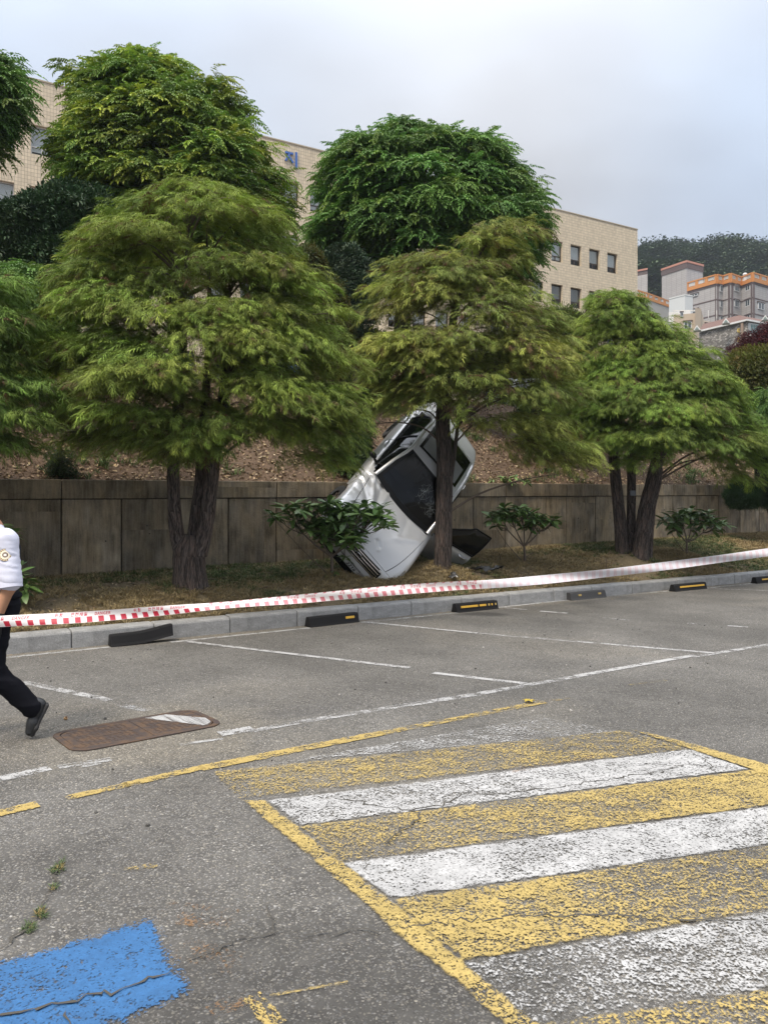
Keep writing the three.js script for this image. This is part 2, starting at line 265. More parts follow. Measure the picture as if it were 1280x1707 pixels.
// ---- zebra hump: white and yellow bars, their worn paint computed over the whole field
{
  const X0 = -1.45, X1 = 4.4, Z0 = -6.9, Z1 = -1.9, N = 2048;
  const q = (...p) => p.map(([u, v]) => { const k = onGround(u, v); return [k.x, k.z]; });
  const bars = [   // [colour, corners, cover at the left end, cover at the right end]
    ['w', q([395, 1284], [905, 1196], [1045, 1222], [520, 1268]), 0.36, 0.30],
    ['y', q([352, 1288], [1052, 1217], [1150, 1251], [398, 1334]), 0.37, 0.36],
    ['w', q([444, 1336], [1148, 1250], [1250, 1284], [502, 1378]), 0.50, 0.55],
    ['y', q([498, 1379], [1250, 1285], [1500, 1260], [1700, 1289], [1290, 1344], [566, 1440]), 0.38, 0.52],
    ['w', q([570, 1441], [1290, 1344], [1700, 1289], [1700, 1350], [1285, 1410], [650, 1501]), 0.58, 0.52],
    ['y', q([650, 1502], [1285, 1410], [1700, 1350], [2100, 1292], [2100, 1383], [1700, 1450], [1282, 1520], [770, 1606]), 0.46, 0.33],
    ['w', q([768, 1607], [1282, 1520], [1700, 1450], [2100, 1383], [2300, 1350], [2300, 1504], [1700, 1591], [1282, 1652], [872, 1712]), 0.32, 0.52],
    ['y', q([860, 1716], [1285, 1652], [1700, 1591], [2300, 1504], [2300, 1660], [900, 1860]), 0.38, 0.50],
    ['b', q([402, 1336], [442, 1336], [570, 1440], [650, 1500], [770, 1604], [892, 1707], [950, 1760], [890, 1760], [835, 1707], [735, 1622], [640, 1542], [540, 1452]), 0.52, 0.52],
    ['b', q([1046, 1217], [1085, 1224], [1160, 1243], [1290, 1279], [2612, 1642], [2480, 1665], [1290, 1297], [1248, 1284], [1150, 1251]), 0.44, 0.60],
  ];
  const inside = (P, x, z) => { let s = false, d = 9; for (let i = 0, j = P.length - 1; i < P.length; j = i++) { const [ax, az] = P[i], [bx, bz] = P[j]; if ((az > z) !== (bz > z) && x < (bx - ax) * (z - az) / (bz - az) + ax) s = !s; const ex = bx - ax, ez = bz - az, t = clamp(((x - ax) * ex + (z - az) * ez) / (ex * ex + ez * ez), 0, 1); d = Math.min(d, Math.hypot(x - ax - t * ex, z - az - t * ez)); } return s ? d : -d; };
  for (const b of bars) { const xs = b[1].map((p) => p[0]), zs = b[1].map((p) => p[1]); b.push([Math.min(...xs) - 0.05, Math.max(...xs) + 0.05, Math.min(...zs) - 0.05, Math.max(...zs) + 0.05]); }
  const cover = (list) => grey((px, py) => {
    const x = lerp(X0, X1, (px + 0.5) / N), z = lerp(Z0, Z1, (py + 0.5) / N); let best = 0;
    const end = 2.33 + (4.81 + z) * 0.732 - x; for (const [kk, P, c0, c1, bb] of list) {
      if (x < bb[0] || x > bb[1] || z < bb[2] || z > bb[3]) continue;
      const d = Math.min(inside(P, x, z), kk === 'b' ? 9 : end) + 0.035 * (fbm(x * 26, z * 26, 3, 91) - 0.5); if (d < 0) continue;
      const c = lerp(c0, c1, smooth(bb[0], Math.min(bb[1], 2.3), x)) + 0.16 * (fbm(x * 1.5, z * 3.4, 3, 47) - 0.5) + 0.05, n = 0.46 * vnoise(x * 190, z * 190, 51) + 0.26 * vnoise(x * 85, z * 95, 53) + 0.28 * fbm(x * 7, z * 14, 4, 57);
      best = Math.max(best, 0.94 * smooth(-0.10, 0.13, c - n + 0.02) * smooth(0, 0.02, d));
    }
    return best;
  });
  const T = { w: dataTex(N, N, cover(bars.filter((b) => b[0] === 'w')), false, false, false), y: dataTex(N, N, cover(bars.filter((b) => b[0] !== 'w')), false, false, false) };
  const M = { w: paintMat(0.47, 0.475, 0.48, T.w), y: paintMat(0.46, 0.345, 0.115, T.y) }; M.b = M.y;
  const G = structGroup('crossing_marking'); const h = { w: 0.0075, y: 0.0088, b: 0.0098 };
  for (const [k, P] of bars) {
    const cx = P.reduce((s, p) => s + p[0], 0) / P.length, cz = P.reduce((s, p) => s + p[1], 0) / P.length, s = new THREE.Shape(P.map(([x, z]) => { const l = Math.hypot(x - cx, z - cz); return new THREE.Vector2(x + (x - cx) / l * 0.015, -(z + (z - cz) / l * 0.015)); }));
    const g = new THREE.ShapeGeometry(s), p = g.attributes.position, uv = g.attributes.uv;
    for (let i = 0; i < p.count; i++) { const x = p.getX(i), z = -p.getY(i); uv.setXY(i, (x - X0) / (X1 - X0), (z - Z0) / (Z1 - Z0)); p.setXYZ(i, x, h[k], z); }
    g.computeVertexNormals(); const m = mesh({ w: 'white_bar', y: 'yellow_bar', b: 'yellow_border' }[k], g, M[k], G); m.castShadow = false;
  }
}
{ // ---- blue block
  const P = [[-90, 1622], [0, 1601], [262, 1527], [300, 1603], [326, 1656], [205, 1712], [100, 1765], [-90, 1765]].map(([u, v]) => onGround(u, v)), X0 = -2.4, X1 = -0.4, Z0 = -3.4, Z1 = -1.9;
  const inside = (x, z) => { let s = false, d = 9; for (let i = 0, j = P.length - 1; i < P.length; j = i++) { const a = P[i], b = P[j]; if ((a.z > z) !== (b.z > z) && x < (b.x - a.x) * (z - a.z) / (b.z - a.z) + a.x) s = !s; const ex = b.x - a.x, ez = b.z - a.z, t = clamp(((x - a.x) * ex + (z - a.z) * ez) / (ex * ex + ez * ez), 0, 1); d = Math.min(d, Math.hypot(x - a.x - t * ex, z - a.z - t * ez)); } return s ? d : -d; };
  const t = dataTex(1024, 768, grey((px, py) => { const x = lerp(X0, X1, px / 1024), z = lerp(Z0, Z1, py / 768), d = inside(x, z) + 0.03 * (fbm(x * 20, z * 20, 3, 19) - 0.5); if (d < 0) return 0; const edge = smooth(0, 0.07, d), n = 0.5 * vnoise(x * 160, z * 160, 21) + 0.25 * vnoise(x * 60, z * 60, 22) + 0.25 * fbm(x * 5, z * 5, 3, 23); return 0.95 * smooth(-0.16, 0.20, lerp(0.30, 0.74, edge) - n + 0.06 * (fbm(x * 3, z * 3, 2, 29) - 0.5)); }), false, false, false);
  const g = new THREE.ShapeGeometry(new THREE.Shape(P.map((p) => new THREE.Vector2(p.x, -p.z)))), p = g.attributes.position, uv = g.attributes.uv;
  for (let i = 0; i < p.count; i++) { const x = p.getX(i), z = -p.getY(i); uv.setXY(i, (x - X0) / (X1 - X0), (z - Z0) / (Z1 - Z0)); p.setXYZ(i, x, 0.005, z); }
  g.computeVertexNormals(); const m = struct('blue_marking', g, paintMat(0.032, 0.135, 0.33, t, 0.7)); m.castShadow = false;
}

// ---------------------------------------------------------------- kerb, each stone its own
const stoneTex = (() => { const N = 512, f = (x, y) => 0.55 * vnoise(x / 2, y / 2, 201, 256) + 0.25 * vnoise(x / 8, y / 8, 202, 64) + 0.2 * fbm(x / 64, y / 64, 3, 203, 8); return { map: dataTex(N, N, (x, y, o) => { const k = (0.13 + 0.24 * f(x, y)) * (0.70 + 0.6 * fbm(x / 50, y / 70, 4, 211, 0)); o[0] = k; o[1] = k * 1.01; o[2] = k * 1.0; }, true), bump: dataTex(N, N, grey(f)) }; })();
{
  const K = structGroup('kerb'), R = rngOf(77);
  const joints = [[-130, 1105], [8, 1089], [120, 1076], [258, 1063], [384, 1052.5], [496, 1044], [597, 1035], [686, 1027], [770, 1019], [849, 1011], [923, 1004], [986, 998], [1053, 990.5], [1128, 983], [1185, 977], [1224, 973]].map(([u]) => { const X = 11.63 * (u - CX) / F / (1 - 0.71 * (u - CX) / F); return X / TX; });
  while (joints[joints.length - 1] < 26) joints.push(joints[joints.length - 1] + 1.02);
  while (joints[0] > -13) joints.unshift(joints[0] - 1.05);
  const prof = new THREE.Shape([[0, -0.05], [0.005, 0.175], [0.012, 0.19], [0.03, 0.205], [0.165, 0.215], [0.178, 0.205], [0.18, -0.05]].map(([a, b]) => new THREE.Vector2(a, b)));
  const tones = [0.9, 1, 1.08, 1.16].map((k) => new THREE.MeshStandardMaterial({ color: new THREE.Color(k, k, k * 1.01), map: scaled(stoneTex.map, 1.3), bumpMap: scaled(stoneTex.bump, 1.3), bumpScale: 0.004, roughness: 0.88, side: THREE.DoubleSide }));
  for (let i = 0; i + 1 < joints.length; i++) {
    const L = joints[i + 1] - joints[i] - 0.012, g = new THREE.ExtrudeGeometry(prof, { depth: L - 0.016, bevelEnabled: true, bevelThickness: 0.008, bevelSize: 0.006, bevelSegments: 1, steps: 1 });
    g.rotateY(Math.PI / 2); // extrude along +x, profile x -> -z
    const m = mesh('kerb_stone', g, tones[Math.floor(R() * 4)], K); m.position.copy(land(joints[i] + 0.014, 0, 0.012 * (R() - 0.5))); m.rotation.y = TURN + (R() - 0.5) * 0.006;
    m.position.add(V(NX, 0, NZ).multiplyScalar((R() - 0.5) * 0.012));
  }
}

// ---------------------------------------------------------------- soil of the strip and the bank
{
  const N = 1024, soil = (seed, a, b, c) => dataTex(N, N, (x, y, o) => {
    const f = 0.5 * vnoise(x / 3, y / 6, seed, 0) + 0.2 * fbm(x / 20, y / 20, 3, seed + 1, 0) + 0.3 * fbm(x / 128, y / 128, 3, seed + 4, 8), k = f; for (let i = 0; i < 3; i++) o[i] = k < 0.5 ? lerp(a[i], b[i], k * 2) : lerp(b[i], c[i], k * 2 - 1);
  }, true), bump = dataTex(512, 512, grey((x, y) => 0.6 * vnoise(x / 3, y / 3, 300, 0) + 0.4 * fbm(x / 16, y / 16, 3, 301, 32)));
  const m1 = new THREE.MeshStandardMaterial({ map: scaled(soil(310, [0.075, 0.057, 0.036], [0.19, 0.15, 0.09], [0.33, 0.265, 0.155]), 0.55), bumpMap: scaled(bump, 1.2), bumpScale: 0.025, roughness: 1, side: THREE.DoubleSide });
  const m2 = new THREE.MeshStandardMaterial({ map: scaled(soil(330, [0.05, 0.033, 0.022], [0.14, 0.092, 0.060], [0.26, 0.175, 0.115]), 0.55), bumpMap: scaled(bump, 1.2), bumpScale: 0.03, roughness: 1, side: THREE.DoubleSide });
  struct('planting_strip', sheet(320, 28, (a, b) => { const s = lerp(-14, 27, a), q = lerp(0.172, QW + 0.05, b); return land(s, q, soilY(s, q)); }, (a, b, p) => { const k = toLand(p.x, p.z); return k; }), m1);
  struct('bank', sheet(240, 70, (a, b) => { const s = lerp(-16, 34, a), q = b < 0.7 ? lerp(2.90, 9, b / 0.7) : lerp(9, 62, (b - 0.7) / 0.3); return land(s * (1 + 0.03 * Math.max(0, q - 9)), q, soilY(s, q)); }, (a, b, p) => toLand(p.x, p.z)), m2);
}

// ---------------------------------------------------------------- retaining wall
{
  const N = 1024;
  const conc = (seed) => dataTex(N, N, (x, y, o) => {          // streaks of weathering run down, lime and grime in patches
    const g = 0.5 * vnoise(x / 2, y / 2, seed, 512) + 0.5 * vnoise(x / 6, y / 6, seed + 1, 0), st = fbm(x / 22, y / 260, 4, seed + 2), bl = fbm(x / 120, y / 150, 4, seed + 5), fine = fbm(x / 9, y / 90, 3, seed + 7), lime = smooth(0.62, 0.80, fbm(x / 70, y / 110, 4, seed + 11));
    let k = 0.42 + 0.30 * (st - 0.5) + 0.50 * (bl - 0.5) + 0.16 * (g - 0.5) + 0.22 * (fine - 0.5); k = clamp(k, 0.12, 1) * 0.66; const w = 0.10 + 0.24 * fbm(x / 90, y / 200, 3, seed + 15); k += lime * 0.05;
    o[0] = k * (1 + w * 0.65); o[1] = k; o[2] = k * (1 - w * 0.95);
  }, true);
  const bump = dataTex(512, 512, grey((x, y) => 0.7 * fbm(x / 5, y / 5, 3, 420) + 0.3 * fbm(x / 60, y / 60, 3, 421)));
  const maps = [conc(400), conc(440), conc(480)];
  const mats = maps.flatMap((t, i) => [0.62, 0.74, 0.86].map((k) => new THREE.MeshStandardMaterial({ color: new THREE.Color(k * 1.05, k * 0.99, k * 0.89), map: t, bumpMap: bump, bumpScale: 0.006, roughness: 0.95, side: THREE.DoubleSide })));
  const Wl = thing('retaining_wall', 'long weathered concrete retaining wall of upright panels below the leafy bank', 'wall');
  const dark = std(0.05, 0.045, 0.038, 1);
  const sOf = (u) => { const D0 = 15, X = D0 * (u - CX) / F / (1 - 0.71 * (u - CX) / F); return (X - NX * QW) / TX; };
  const js = [103, 203, 290, 381, 461, 540, 612, 672, 728, 789, 842, 894.5, 944, 992, 1036, 1082, 1121, 1160, 1197, 1233, 1265].map(sOf); while (js[0] > -13) js.unshift(js[0] - 0.92); while (js[js.length - 1] < 27) js.push(js[js.length - 1] + 0.92);
  const R = rngOf(99), C = 0.29; // coping height
  for (let i = 0; i + 1 < js.length; i++) {
    const a = js[i], b = js[i + 1], gap = 0.011, L = b - a - gap * 2, y0 = 0.35, topA = wallTop(a) - C, topB = wallTop(b) - C;
    const g = boxAt(L, 1, 0.2, L / 2, 0.5, 0, 0.008), p = g.attributes.position, uv = g.attributes.uv, ox = R() * 5, oy = R() * 5;
    for (let k = 0; k < p.count; k++) { const t = p.getX(k) / L, h = p.getY(k), top = lerp(topA, topB, t) - 0.012; p.setY(k, h < 0.02 ? y0 + h : h > 0.98 ? top + h - 1 : lerp(y0, top, h)); uv.setXY(k, (p.getX(k) + ox) / 2.0, (p.getY(k) + oy) / 2.0); }
    const left = clamp((a + 6) / 12, 0, 1), tone = Math.floor(R() * 3), m = mesh('wall_panel', g, mats[Math.floor(R() * 3) * 3 + tone], Wl); m.position.copy(land(a + gap, QW + 0.1, 0)).addScaledVector(V(NX, 0, NZ), (R() - 0.5) * 0.006); m.rotation.y = TURN;
    const pair = i % 2 === 0 ? (js[i + 2] ?? b) : null;
    if (pair) { const l2 = pair - a - 0.012, g2 = boxAt(l2, C, 0.245, l2 / 2, -C / 2, 0, 0.012), p2 = g2.attributes.position, u2 = g2.attributes.uv, o2 = R() * 4; for (let k = 0; k < p2.count; k++) { p2.setY(k, p2.getY(k) + lerp(wallTop(a), wallTop(pair), p2.getX(k) / l2)); u2.setXY(k, (p2.getX(k) + o2) / 2, (p2.getY(k) + o2) / 2); } const c = mesh('coping', g2, mats[Math.floor(R() * 3) * 3], Wl); c.position.copy(land(a + 0.006, QW + 0.1, 0)); c.rotation.y = TURN; }
    for (let k = 0; k < 2; k++) if (R() < 0.55) { const h = new THREE.CylinderGeometry(0.012, 0.012, 0.012, 8).rotateX(Math.PI / 2); const m2 = mesh('tie_hole', h, dark, Wl); m2.position.copy(land(a + L * (0.25 + 0.5 * R()), QW - 0.004, lerp(wallFoot(a) + 0.3, topA - 0.25, R()))); m2.rotation.y = TURN; }
  }
  const core = sheet(1, 1, (a, b) => { const s = lerp(-14, 28, a); return land(s, QW + 0.06, b ? wallTop(s) - 0.03 : 0.2); }); mesh('joint_backing', core, dark, Wl);
}

// ---------------------------------------------------------------- the tiled office building up on the terrace
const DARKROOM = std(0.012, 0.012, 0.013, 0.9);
{
  const bx = 0.8744, bz = -0.4852, nx = -0.4852, nz = -0.8744, BT = Math.atan2(0.4852, 0.8744), B0 = V(0, 0, -54.4);
  const P = (s, q, y) => V(B0.x + bx * s + nx * q, y, B0.z + bz * s + nz * q);
  const B = thing('office_building', 'long beige tiled office building with rows of deep set windows above the bank', 'building');
  B.position.copy(B0); B.rotation.y = BT;                    // local x along the front, local -z into the building
  const N = 1024, TWt = 0.166, THt = 0.214, cols = 24, rows = 19;
  const tile = (seed) => { const cw = N / cols, ch = N / rows; const f = (x, y) => { const cx = Math.floor(x / cw), cy = Math.floor(y / ch), fx = x / cw - cx, fy = y / ch - cy; return [Math.min(fx, 1 - fx) * TWt, Math.min(fy, 1 - fy) * THt, hash2(cx, cy, seed)]; };
    return { map: dataTex(N, N, (x, y, o) => { const [a, b, r] = f(x, y), j = Math.min(smooth(0.004, 0.011, a), smooth(0.005, 0.012, b)), n = 0.9 + 0.2 * r + 0.10 * (vnoise(x / 3, y / 3, seed + 1) - 0.5) + 0.20 * (fbm(x / 90, y / 240, 3, seed + 2) - 0.5); const k = lerp(0.24, 0.56 * n, j); o[0] = k * 1.05; o[1] = k * 0.90; o[2] = k * 0.68; }, true), bump: dataTex(N, N, grey((x, y) => { const [a, b] = f(x, y); return Math.min(smooth(0.002, 0.010, a), smooth(0.002, 0.010, b)); })) }; };
  const T = tile(500), wallMat = new THREE.MeshStandardMaterial({ map: scaled(T.map, 1 / (cols * TWt), 1 / (rows * THt)), bumpMap: scaled(T.bump, 1 / (cols * TWt), 1 / (rows * THt)), bumpScale: 0.006, roughness: 0.55, side: THREE.DoubleSide });
  const S0 = -44, S1 = 25.05, TOP = 26.0, BOT = 7.0;
  const xs = []; for (let s = -22.74 - 2.035 * 10; s < -9; s += 2.035) xs.push(s); for (let s = -7.66; s < 8; s += 2.0) xs.push(s); for (const s of [9.31, 11.34, 13.36, 15.38, 17.41, 19.46, 21.5]) xs.push(s);
  const W = 1.18, rowsY = [[21.8, 23.5], [18.3, 20.0], [14.75, 16.45], [9.2, 11.6]];
  const shape = new THREE.Shape([[S0, BOT], [S1, BOT], [S1, TOP], [S0, TOP]].map(([x, y]) => new THREE.Vector2(x, y)));
  for (const [y0, y1] of rowsY) for (const x of xs) shape.holes.push(new THREE.Path([[x, y0], [x, y1], [x + W, y1], [x + W, y0]].map(([a, b]) => new THREE.Vector2(a, b))));
  const fg = new THREE.ExtrudeGeometry(shape, { depth: 0.34, bevelEnabled: false }); fg.translate(0, 0, -0.34);
  const fw = mesh('wall', fg, wallMat, B);
  const endWall = boxAt(0.3, TOP - BOT, 13, S1 - 0.16, (TOP + BOT) / 2, -6.85); { const uv = endWall.attributes.uv; for (let i = 0; i < uv.count; i++) uv.setXY(i, uv.getX(i) * 13, uv.getY(i) * (TOP - BOT)); } mesh('end_wall', endWall, wallMat, B);
  mesh('roof', boxAt(S1 - S0 - 0.7, 0.25, 12.6, (S0 + S1) / 2, TOP - 0.8, -6.7), std(0.2, 0.2, 0.19, 0.9), B);
  mesh('coping', boxAt(S1 - S0 + 0.06, 0.10, 0.46, (S0 + S1) / 2, TOP + 0.052, -0.19, 0.01), std(0.36, 0.31, 0.235, 0.7), B);
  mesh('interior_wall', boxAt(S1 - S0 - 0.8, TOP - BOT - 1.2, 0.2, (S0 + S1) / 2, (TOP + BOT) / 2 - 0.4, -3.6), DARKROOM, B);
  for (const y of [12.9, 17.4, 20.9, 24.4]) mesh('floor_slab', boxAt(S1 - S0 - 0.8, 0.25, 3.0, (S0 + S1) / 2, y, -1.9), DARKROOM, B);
  const frameB = std(0.055, 0.040, 0.030, 0.45), frameW = std(0.62, 0.62, 0.62, 0.5), blindM = [std(0.74, 0.75, 0.77, 0.7), std(0.62, 0.62, 0.62, 0.7), std(0.34, 0.345, 0.35, 0.7)], glassM = phys(0.85, 0.9, 0.92, 0.03, { transmission: 1, thickness: 0, ior: 1.5 });
  const bar = (x0, y0, x1, y1, d = 0.07, z = -0.26) => boxAt(x1 - x0, y1 - y0, d, (x0 + x1) / 2, (y0 + y1) / 2, z);
  const fr = merged([bar(0.0, 0, 0.06, 1.7), bar(W - 0.06, 0, W, 1.7), bar(0.06, 0, W - 0.06, 0.06), bar(0.06, 1.64, W - 0.06, 1.7), bar(0.06, 0.50, W - 0.06, 0.56), bar(W / 2 - 0.03, 0.06, W / 2 + 0.03, 0.50)]);
  const pg = new THREE.PlaneGeometry(W - 0.1, 1.62).translate(W / 2, 0.85, -0.262), R = rngOf(31);
  const blinds = [0.62, 0.70, 0.85].map((k) => { const n = Math.round(22 * k), L = []; for (let i = 0; i < n; i++) L.push(new THREE.BoxGeometry(W - 0.14, 0.062, 0.012).rotateX(0.5).translate(W / 2, 1.63 - 0.037 - i * 0.0735 * 0.98, -0.31)); return merged(L); });
  const visible = (x, y) => { const p = P(x + 0.5, 0, y); const u = CX + F * p.x / -p.z; return u > -60 && u < 1300; };
  for (const [k, [y0]] of rowsY.entries()) for (const x of xs) {
    if (k === 3 || !visible(x, y0)) continue;
    const f = mesh('window', fr, x < -14 ? frameW : frameB, B); f.position.set(x, y0, 0);
    mesh('pane', pg, glassM, f); const b = blinds[Math.floor(R() * 3)]; mesh('blind', b, blindM[k === 1 && x > 8 ? 2 : Math.floor(R() * 2)], f);
    const sill = mesh('sill', boxAt(W - 0.01, 0.035, 0.30, W / 2, 0.0185, -0.155), std(0.40, 0.36, 0.28, 0.6), f);
  }
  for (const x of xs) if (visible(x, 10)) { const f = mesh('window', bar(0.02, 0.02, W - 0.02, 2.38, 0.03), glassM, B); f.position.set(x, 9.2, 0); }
  const pipe = (s, y0, y1) => mesh('downpipe', new THREE.CylinderGeometry(0.055, 0.055, y1 - y0, 10).translate(s, (y0 + y1) / 2, 0.075), std(0.5, 0.46, 0.40, 0.5), B); pipe(14.75, 24.0, 25.8); pipe(-20.7, 23.0, 25.9);
  // canopy over the entrance and its fascia
  mesh('canopy', boxAt(16, 0.5, 3.0, -4.2, 12.9, 1.55, 0.03), std(0.40, 0.36, 0.28, 0.6), B); mesh('canopy_edge', boxAt(16.06, 0.14, 0.10, -4.2, 13.0, 3.105, 0.01), std(0.55, 0.54, 0.5, 0.5), B);
  // blue letter on the parapet, and its neighbour behind the tree
  const blue = std(0.045, 0.13, 0.42, 0.5), stroke = (x0, y0, x1, y1, w) => { const L = Math.hypot(x1 - x0, y1 - y0), g = boxAt(L, w, 0.10, 0, 0, 0, 0.008); g.rotateZ(Math.atan2(y1 - y0, x1 - x0)); g.translate((x0 + x1) / 2, (y0 + y1) / 2, 0); return g; };
  const ltr = merged([stroke(0, 0.86, 0.56, 0.86, 0.13), stroke(0.31, 0.83, 0.02, 0.30, 0.125), stroke(0.27, 0.62, 0.56, 0.26, 0.125), stroke(0.78, 1.02, 0.78, -0.06, 0.135)]);
  const L1 = mesh('sign_letter', ltr, blue, B); { const D = 54.4 / (1 + 0.555 * (640 - 475) / F), p = at(475, 276, D); L1.position.set((475 - CX) / F * D / bx, p.y, 0.075); }
  const L2 = mesh('sign_letter', merged([stroke(0.02, 0.30, 0.30, 0.9, 0.125), stroke(0.30, 0.9, 0.56, 0.30, 0.125), stroke(0.78, 1.02, 0.78, -0.06, 0.135)]), blue, B); L2.position.copy(L1.position).add(V(3.1, 0, 0));
}

// ---------------------------------------------------------------- apartments, houses and hill at the right
function prism(pts, y0, y1, mat, name, parent, closed = true) {   // pts: plan points; walls with uv in metres and a flat top
  const g = new Pile(); let run = 0; const n = pts.length, cx = pts.reduce((a, p) => a + p.x, 0) / n, cz = pts.reduce((a, p) => a + p.z, 0) / n;
  for (let i = 0; i < (closed ? n : n - 1); i++) { const a = pts[i], b = pts[(i + 1) % n], L = a.distanceTo(b); g.quad(V(a.x, y0, a.z), V(b.x, y0, b.z), V(b.x, y1, b.z), V(a.x, y1, a.z), [run, y0], [run + L, y0], [run + L, y1], [run, y1]); run += L; }
  if (closed) for (const y of [y0, y1]) for (let i = 0; i < n; i++) { const a = pts[i], b = pts[(i + 1) % n]; g.tri(V(cx, y, cz), V(a.x, y, a.z), V(b.x, y, b.z)); }
  return mesh(name, g.geo(), mat, parent);
}
const plan = (u, D) => { const p = at(u, CY, D); return V(p.x, 0, p.z); };
const wallBlock = (a, b, y0, y1, out, th, mat, name, parent) => {   // a bar or panel standing on the line a-b, proud by out
  const d = b.clone().sub(a), L = d.length(), m = a.clone().add(b).multiplyScalar(0.5), g = new THREE.BoxGeometry(L, y1 - y0, th), t = mesh(name, g, mat, parent);
  const n = V(d.z, 0, -d.x).normalize(); if (n.dot(V(-m.x, 0, -m.z)) < 0) n.negate();
  t.position.set(m.x + n.x * (out - th / 2), (y0 + y1) / 2, m.z + n.z * (out - th / 2)); t.rotation.y = Math.atan2(-d.z, d.x); return t;
};
{
  const panelTex = dataTex(512, 512, (x, y, o) => { const px = x % 128, py = y % 64, j = Math.min(smooth(1, 4, Math.min(px, 128 - px)), smooth(1, 4, Math.min(py, 64 - py))), k = lerp(0.19, 0.35 + 0.03 * hash2(Math.floor(x / 128), Math.floor(y / 64), 3), j) + 0.03 * (fbm(x / 40, y / 90, 3, 8) - 0.5); o[0] = k; o[1] = k * 0.97; o[2] = k * 0.98; }, true);
  const grey1 = new THREE.MeshStandardMaterial({ map: scaled(panelTex, 1 / 4.8, 1 / 2.9), roughness: 0.7, side: THREE.DoubleSide });
  const brown = std(0.105, 0.078, 0.078, 0.7), orange = std(0.50, 0.215, 0.065, 0.6), rail = std(0.66, 0.66, 0.64, 0.5), salmon = std(0.42, 0.20, 0.15, 0.7), white = std(0.62, 0.64, 0.66, 0.5), glass = phys(0.06, 0.075, 0.09, 0.08, { clearcoat: 0.6 });
  const G = 'apartment buildings below the wooded hill';
  const A = thing('apartment_building', 'grey apartment block with brown strips and an orange parapet with white rails', 'building');
  const yb = EYE + (CY - 472.8) / F * 140, base = 22, pts = [[1145.6, 145.1], [1193.8, 140], [1204, 140.9], [1217, 139.4], [1235, 141.6], [1253.8, 138.9], [1300, 144]].map(([u, D]) => plan(u, D));
  const back = [plan(1290, 160), plan(1170, 160)];
  prism([...pts, ...back], base, yb, grey1, 'wall', A);
  for (let i = 0; i + 1 < pts.length; i++) {
    const a = pts[i], b = pts[i + 1], L = a.distanceTo(b);
    wallBlock(a, b, yb - 0.35, yb + 0.02, 0.10, 0.2, brown, 'fascia', A); wallBlock(a, b, yb + 0.02, yb + 0.72, 0.22, 0.3, orange, 'parapet', A); wallBlock(a, b, yb + 1.5, yb + 1.72, 0.24, 0.34, orange, 'parapet_rail', A);
    const n = Math.max(1, Math.round(L / 2.3));
    for (let k = 0; k <= n; k++) { const t0 = clamp(k / n - 0.3 / L, 0, 1), t1 = clamp(k / n + 0.3 / L, 0, 1); wallBlock(a.clone().lerp(b, t0), a.clone().lerp(b, t1), yb + 0.72, yb + 1.5, 0.2, 0.26, orange, 'parapet_post', A); }
    for (const h of [0.86, 1.06, 1.26]) wallBlock(a, b, yb + h, yb + h + 0.11, 0.1, 0.06, rail, 'baluster_rail', A);
    for (let f = 1; f < 6; f++) wallBlock(a, b, yb - f * 2.85 - 0.12, yb - f * 2.85 + 0.1, 0.05, 0.1, brown, 'floor_band', A);
  }
  const stripAt = (u0, u1, D0, D1) => { for (const [a, b] of [[plan(u0, D0), plan(u1, D1)]]) wallBlock(a, b, base, yb - 0.35, 0.16, 0.3, brown, 'brown_strip', A); };
  stripAt(1191, 1196.5, 140.3, 140.2); stripAt(1213.6, 1220.5, 139.6, 139.8); stripAt(1251, 1256.6, 139.1, 139.1);
  const win = (u0, u1, D0, D1, v0, h, parent, fl = 0) => { const a = plan(u0, D0), b = plan(u1, D1), y1 = EYE + (CY - v0) / F * (D0 + D1) / 2 - fl * 2.85, w = wallBlock(a, b, y1 - h, y1, 0.14, 0.12, white, 'window', parent), L = a.distanceTo(b); for (const x of [-0.23, 0.23]) { const p = mesh('pane', boxAt(L * 0.37, h - 0.2, 0.03, x * L, 0, 0.06), glass, w); const p2 = mesh('pane', boxAt(L * 0.37, h - 0.2, 0.03, x * L, 0, -0.06), glass, w); } const lid = mesh('window_hood', boxAt(L * 1.25, 0.14, 0.3, 0, h / 2 + 0.08, 0), brown, w); return w; };
  for (let f = 0; f < 3; f++) { win(1198.8, 1202.6, 140.4, 140.7, 475.8, 1.15, A, f); win(1223, 1230, 140.2, 140.9, 474.3, 1.25, A, f); win(1242.5, 1250, 140.7, 139.6, 473, 1.25, A, f); }
  win(1152, 1163, 144.3, 143.2, 490, 0.45, A, 0); win(1152, 1163, 144.3, 143.2, 490, 0.45, A, 1); win(1262, 1272, 139.8, 140.8, 505, 1.2, A, 0);
  const vent = mesh('roof_vent', new THREE.CylinderGeometry(0.28, 0.28, 1.2, 10).translate(0, 0.6, 0), rail, A); { const p = plan(1241, 143); vent.position.set(p.x, yb + 1.4, p.z); const cap = mesh('vent_cap', new THREE.SphereGeometry(0.42, 10, 8).scale(1, 0.7, 1).translate(0, 1.2, 0), rail, vent); }
  const Tw = thing('apartment_building', 'tall windowless grey stair tower with a salmon roof edge behind the orange parapet', 'building');
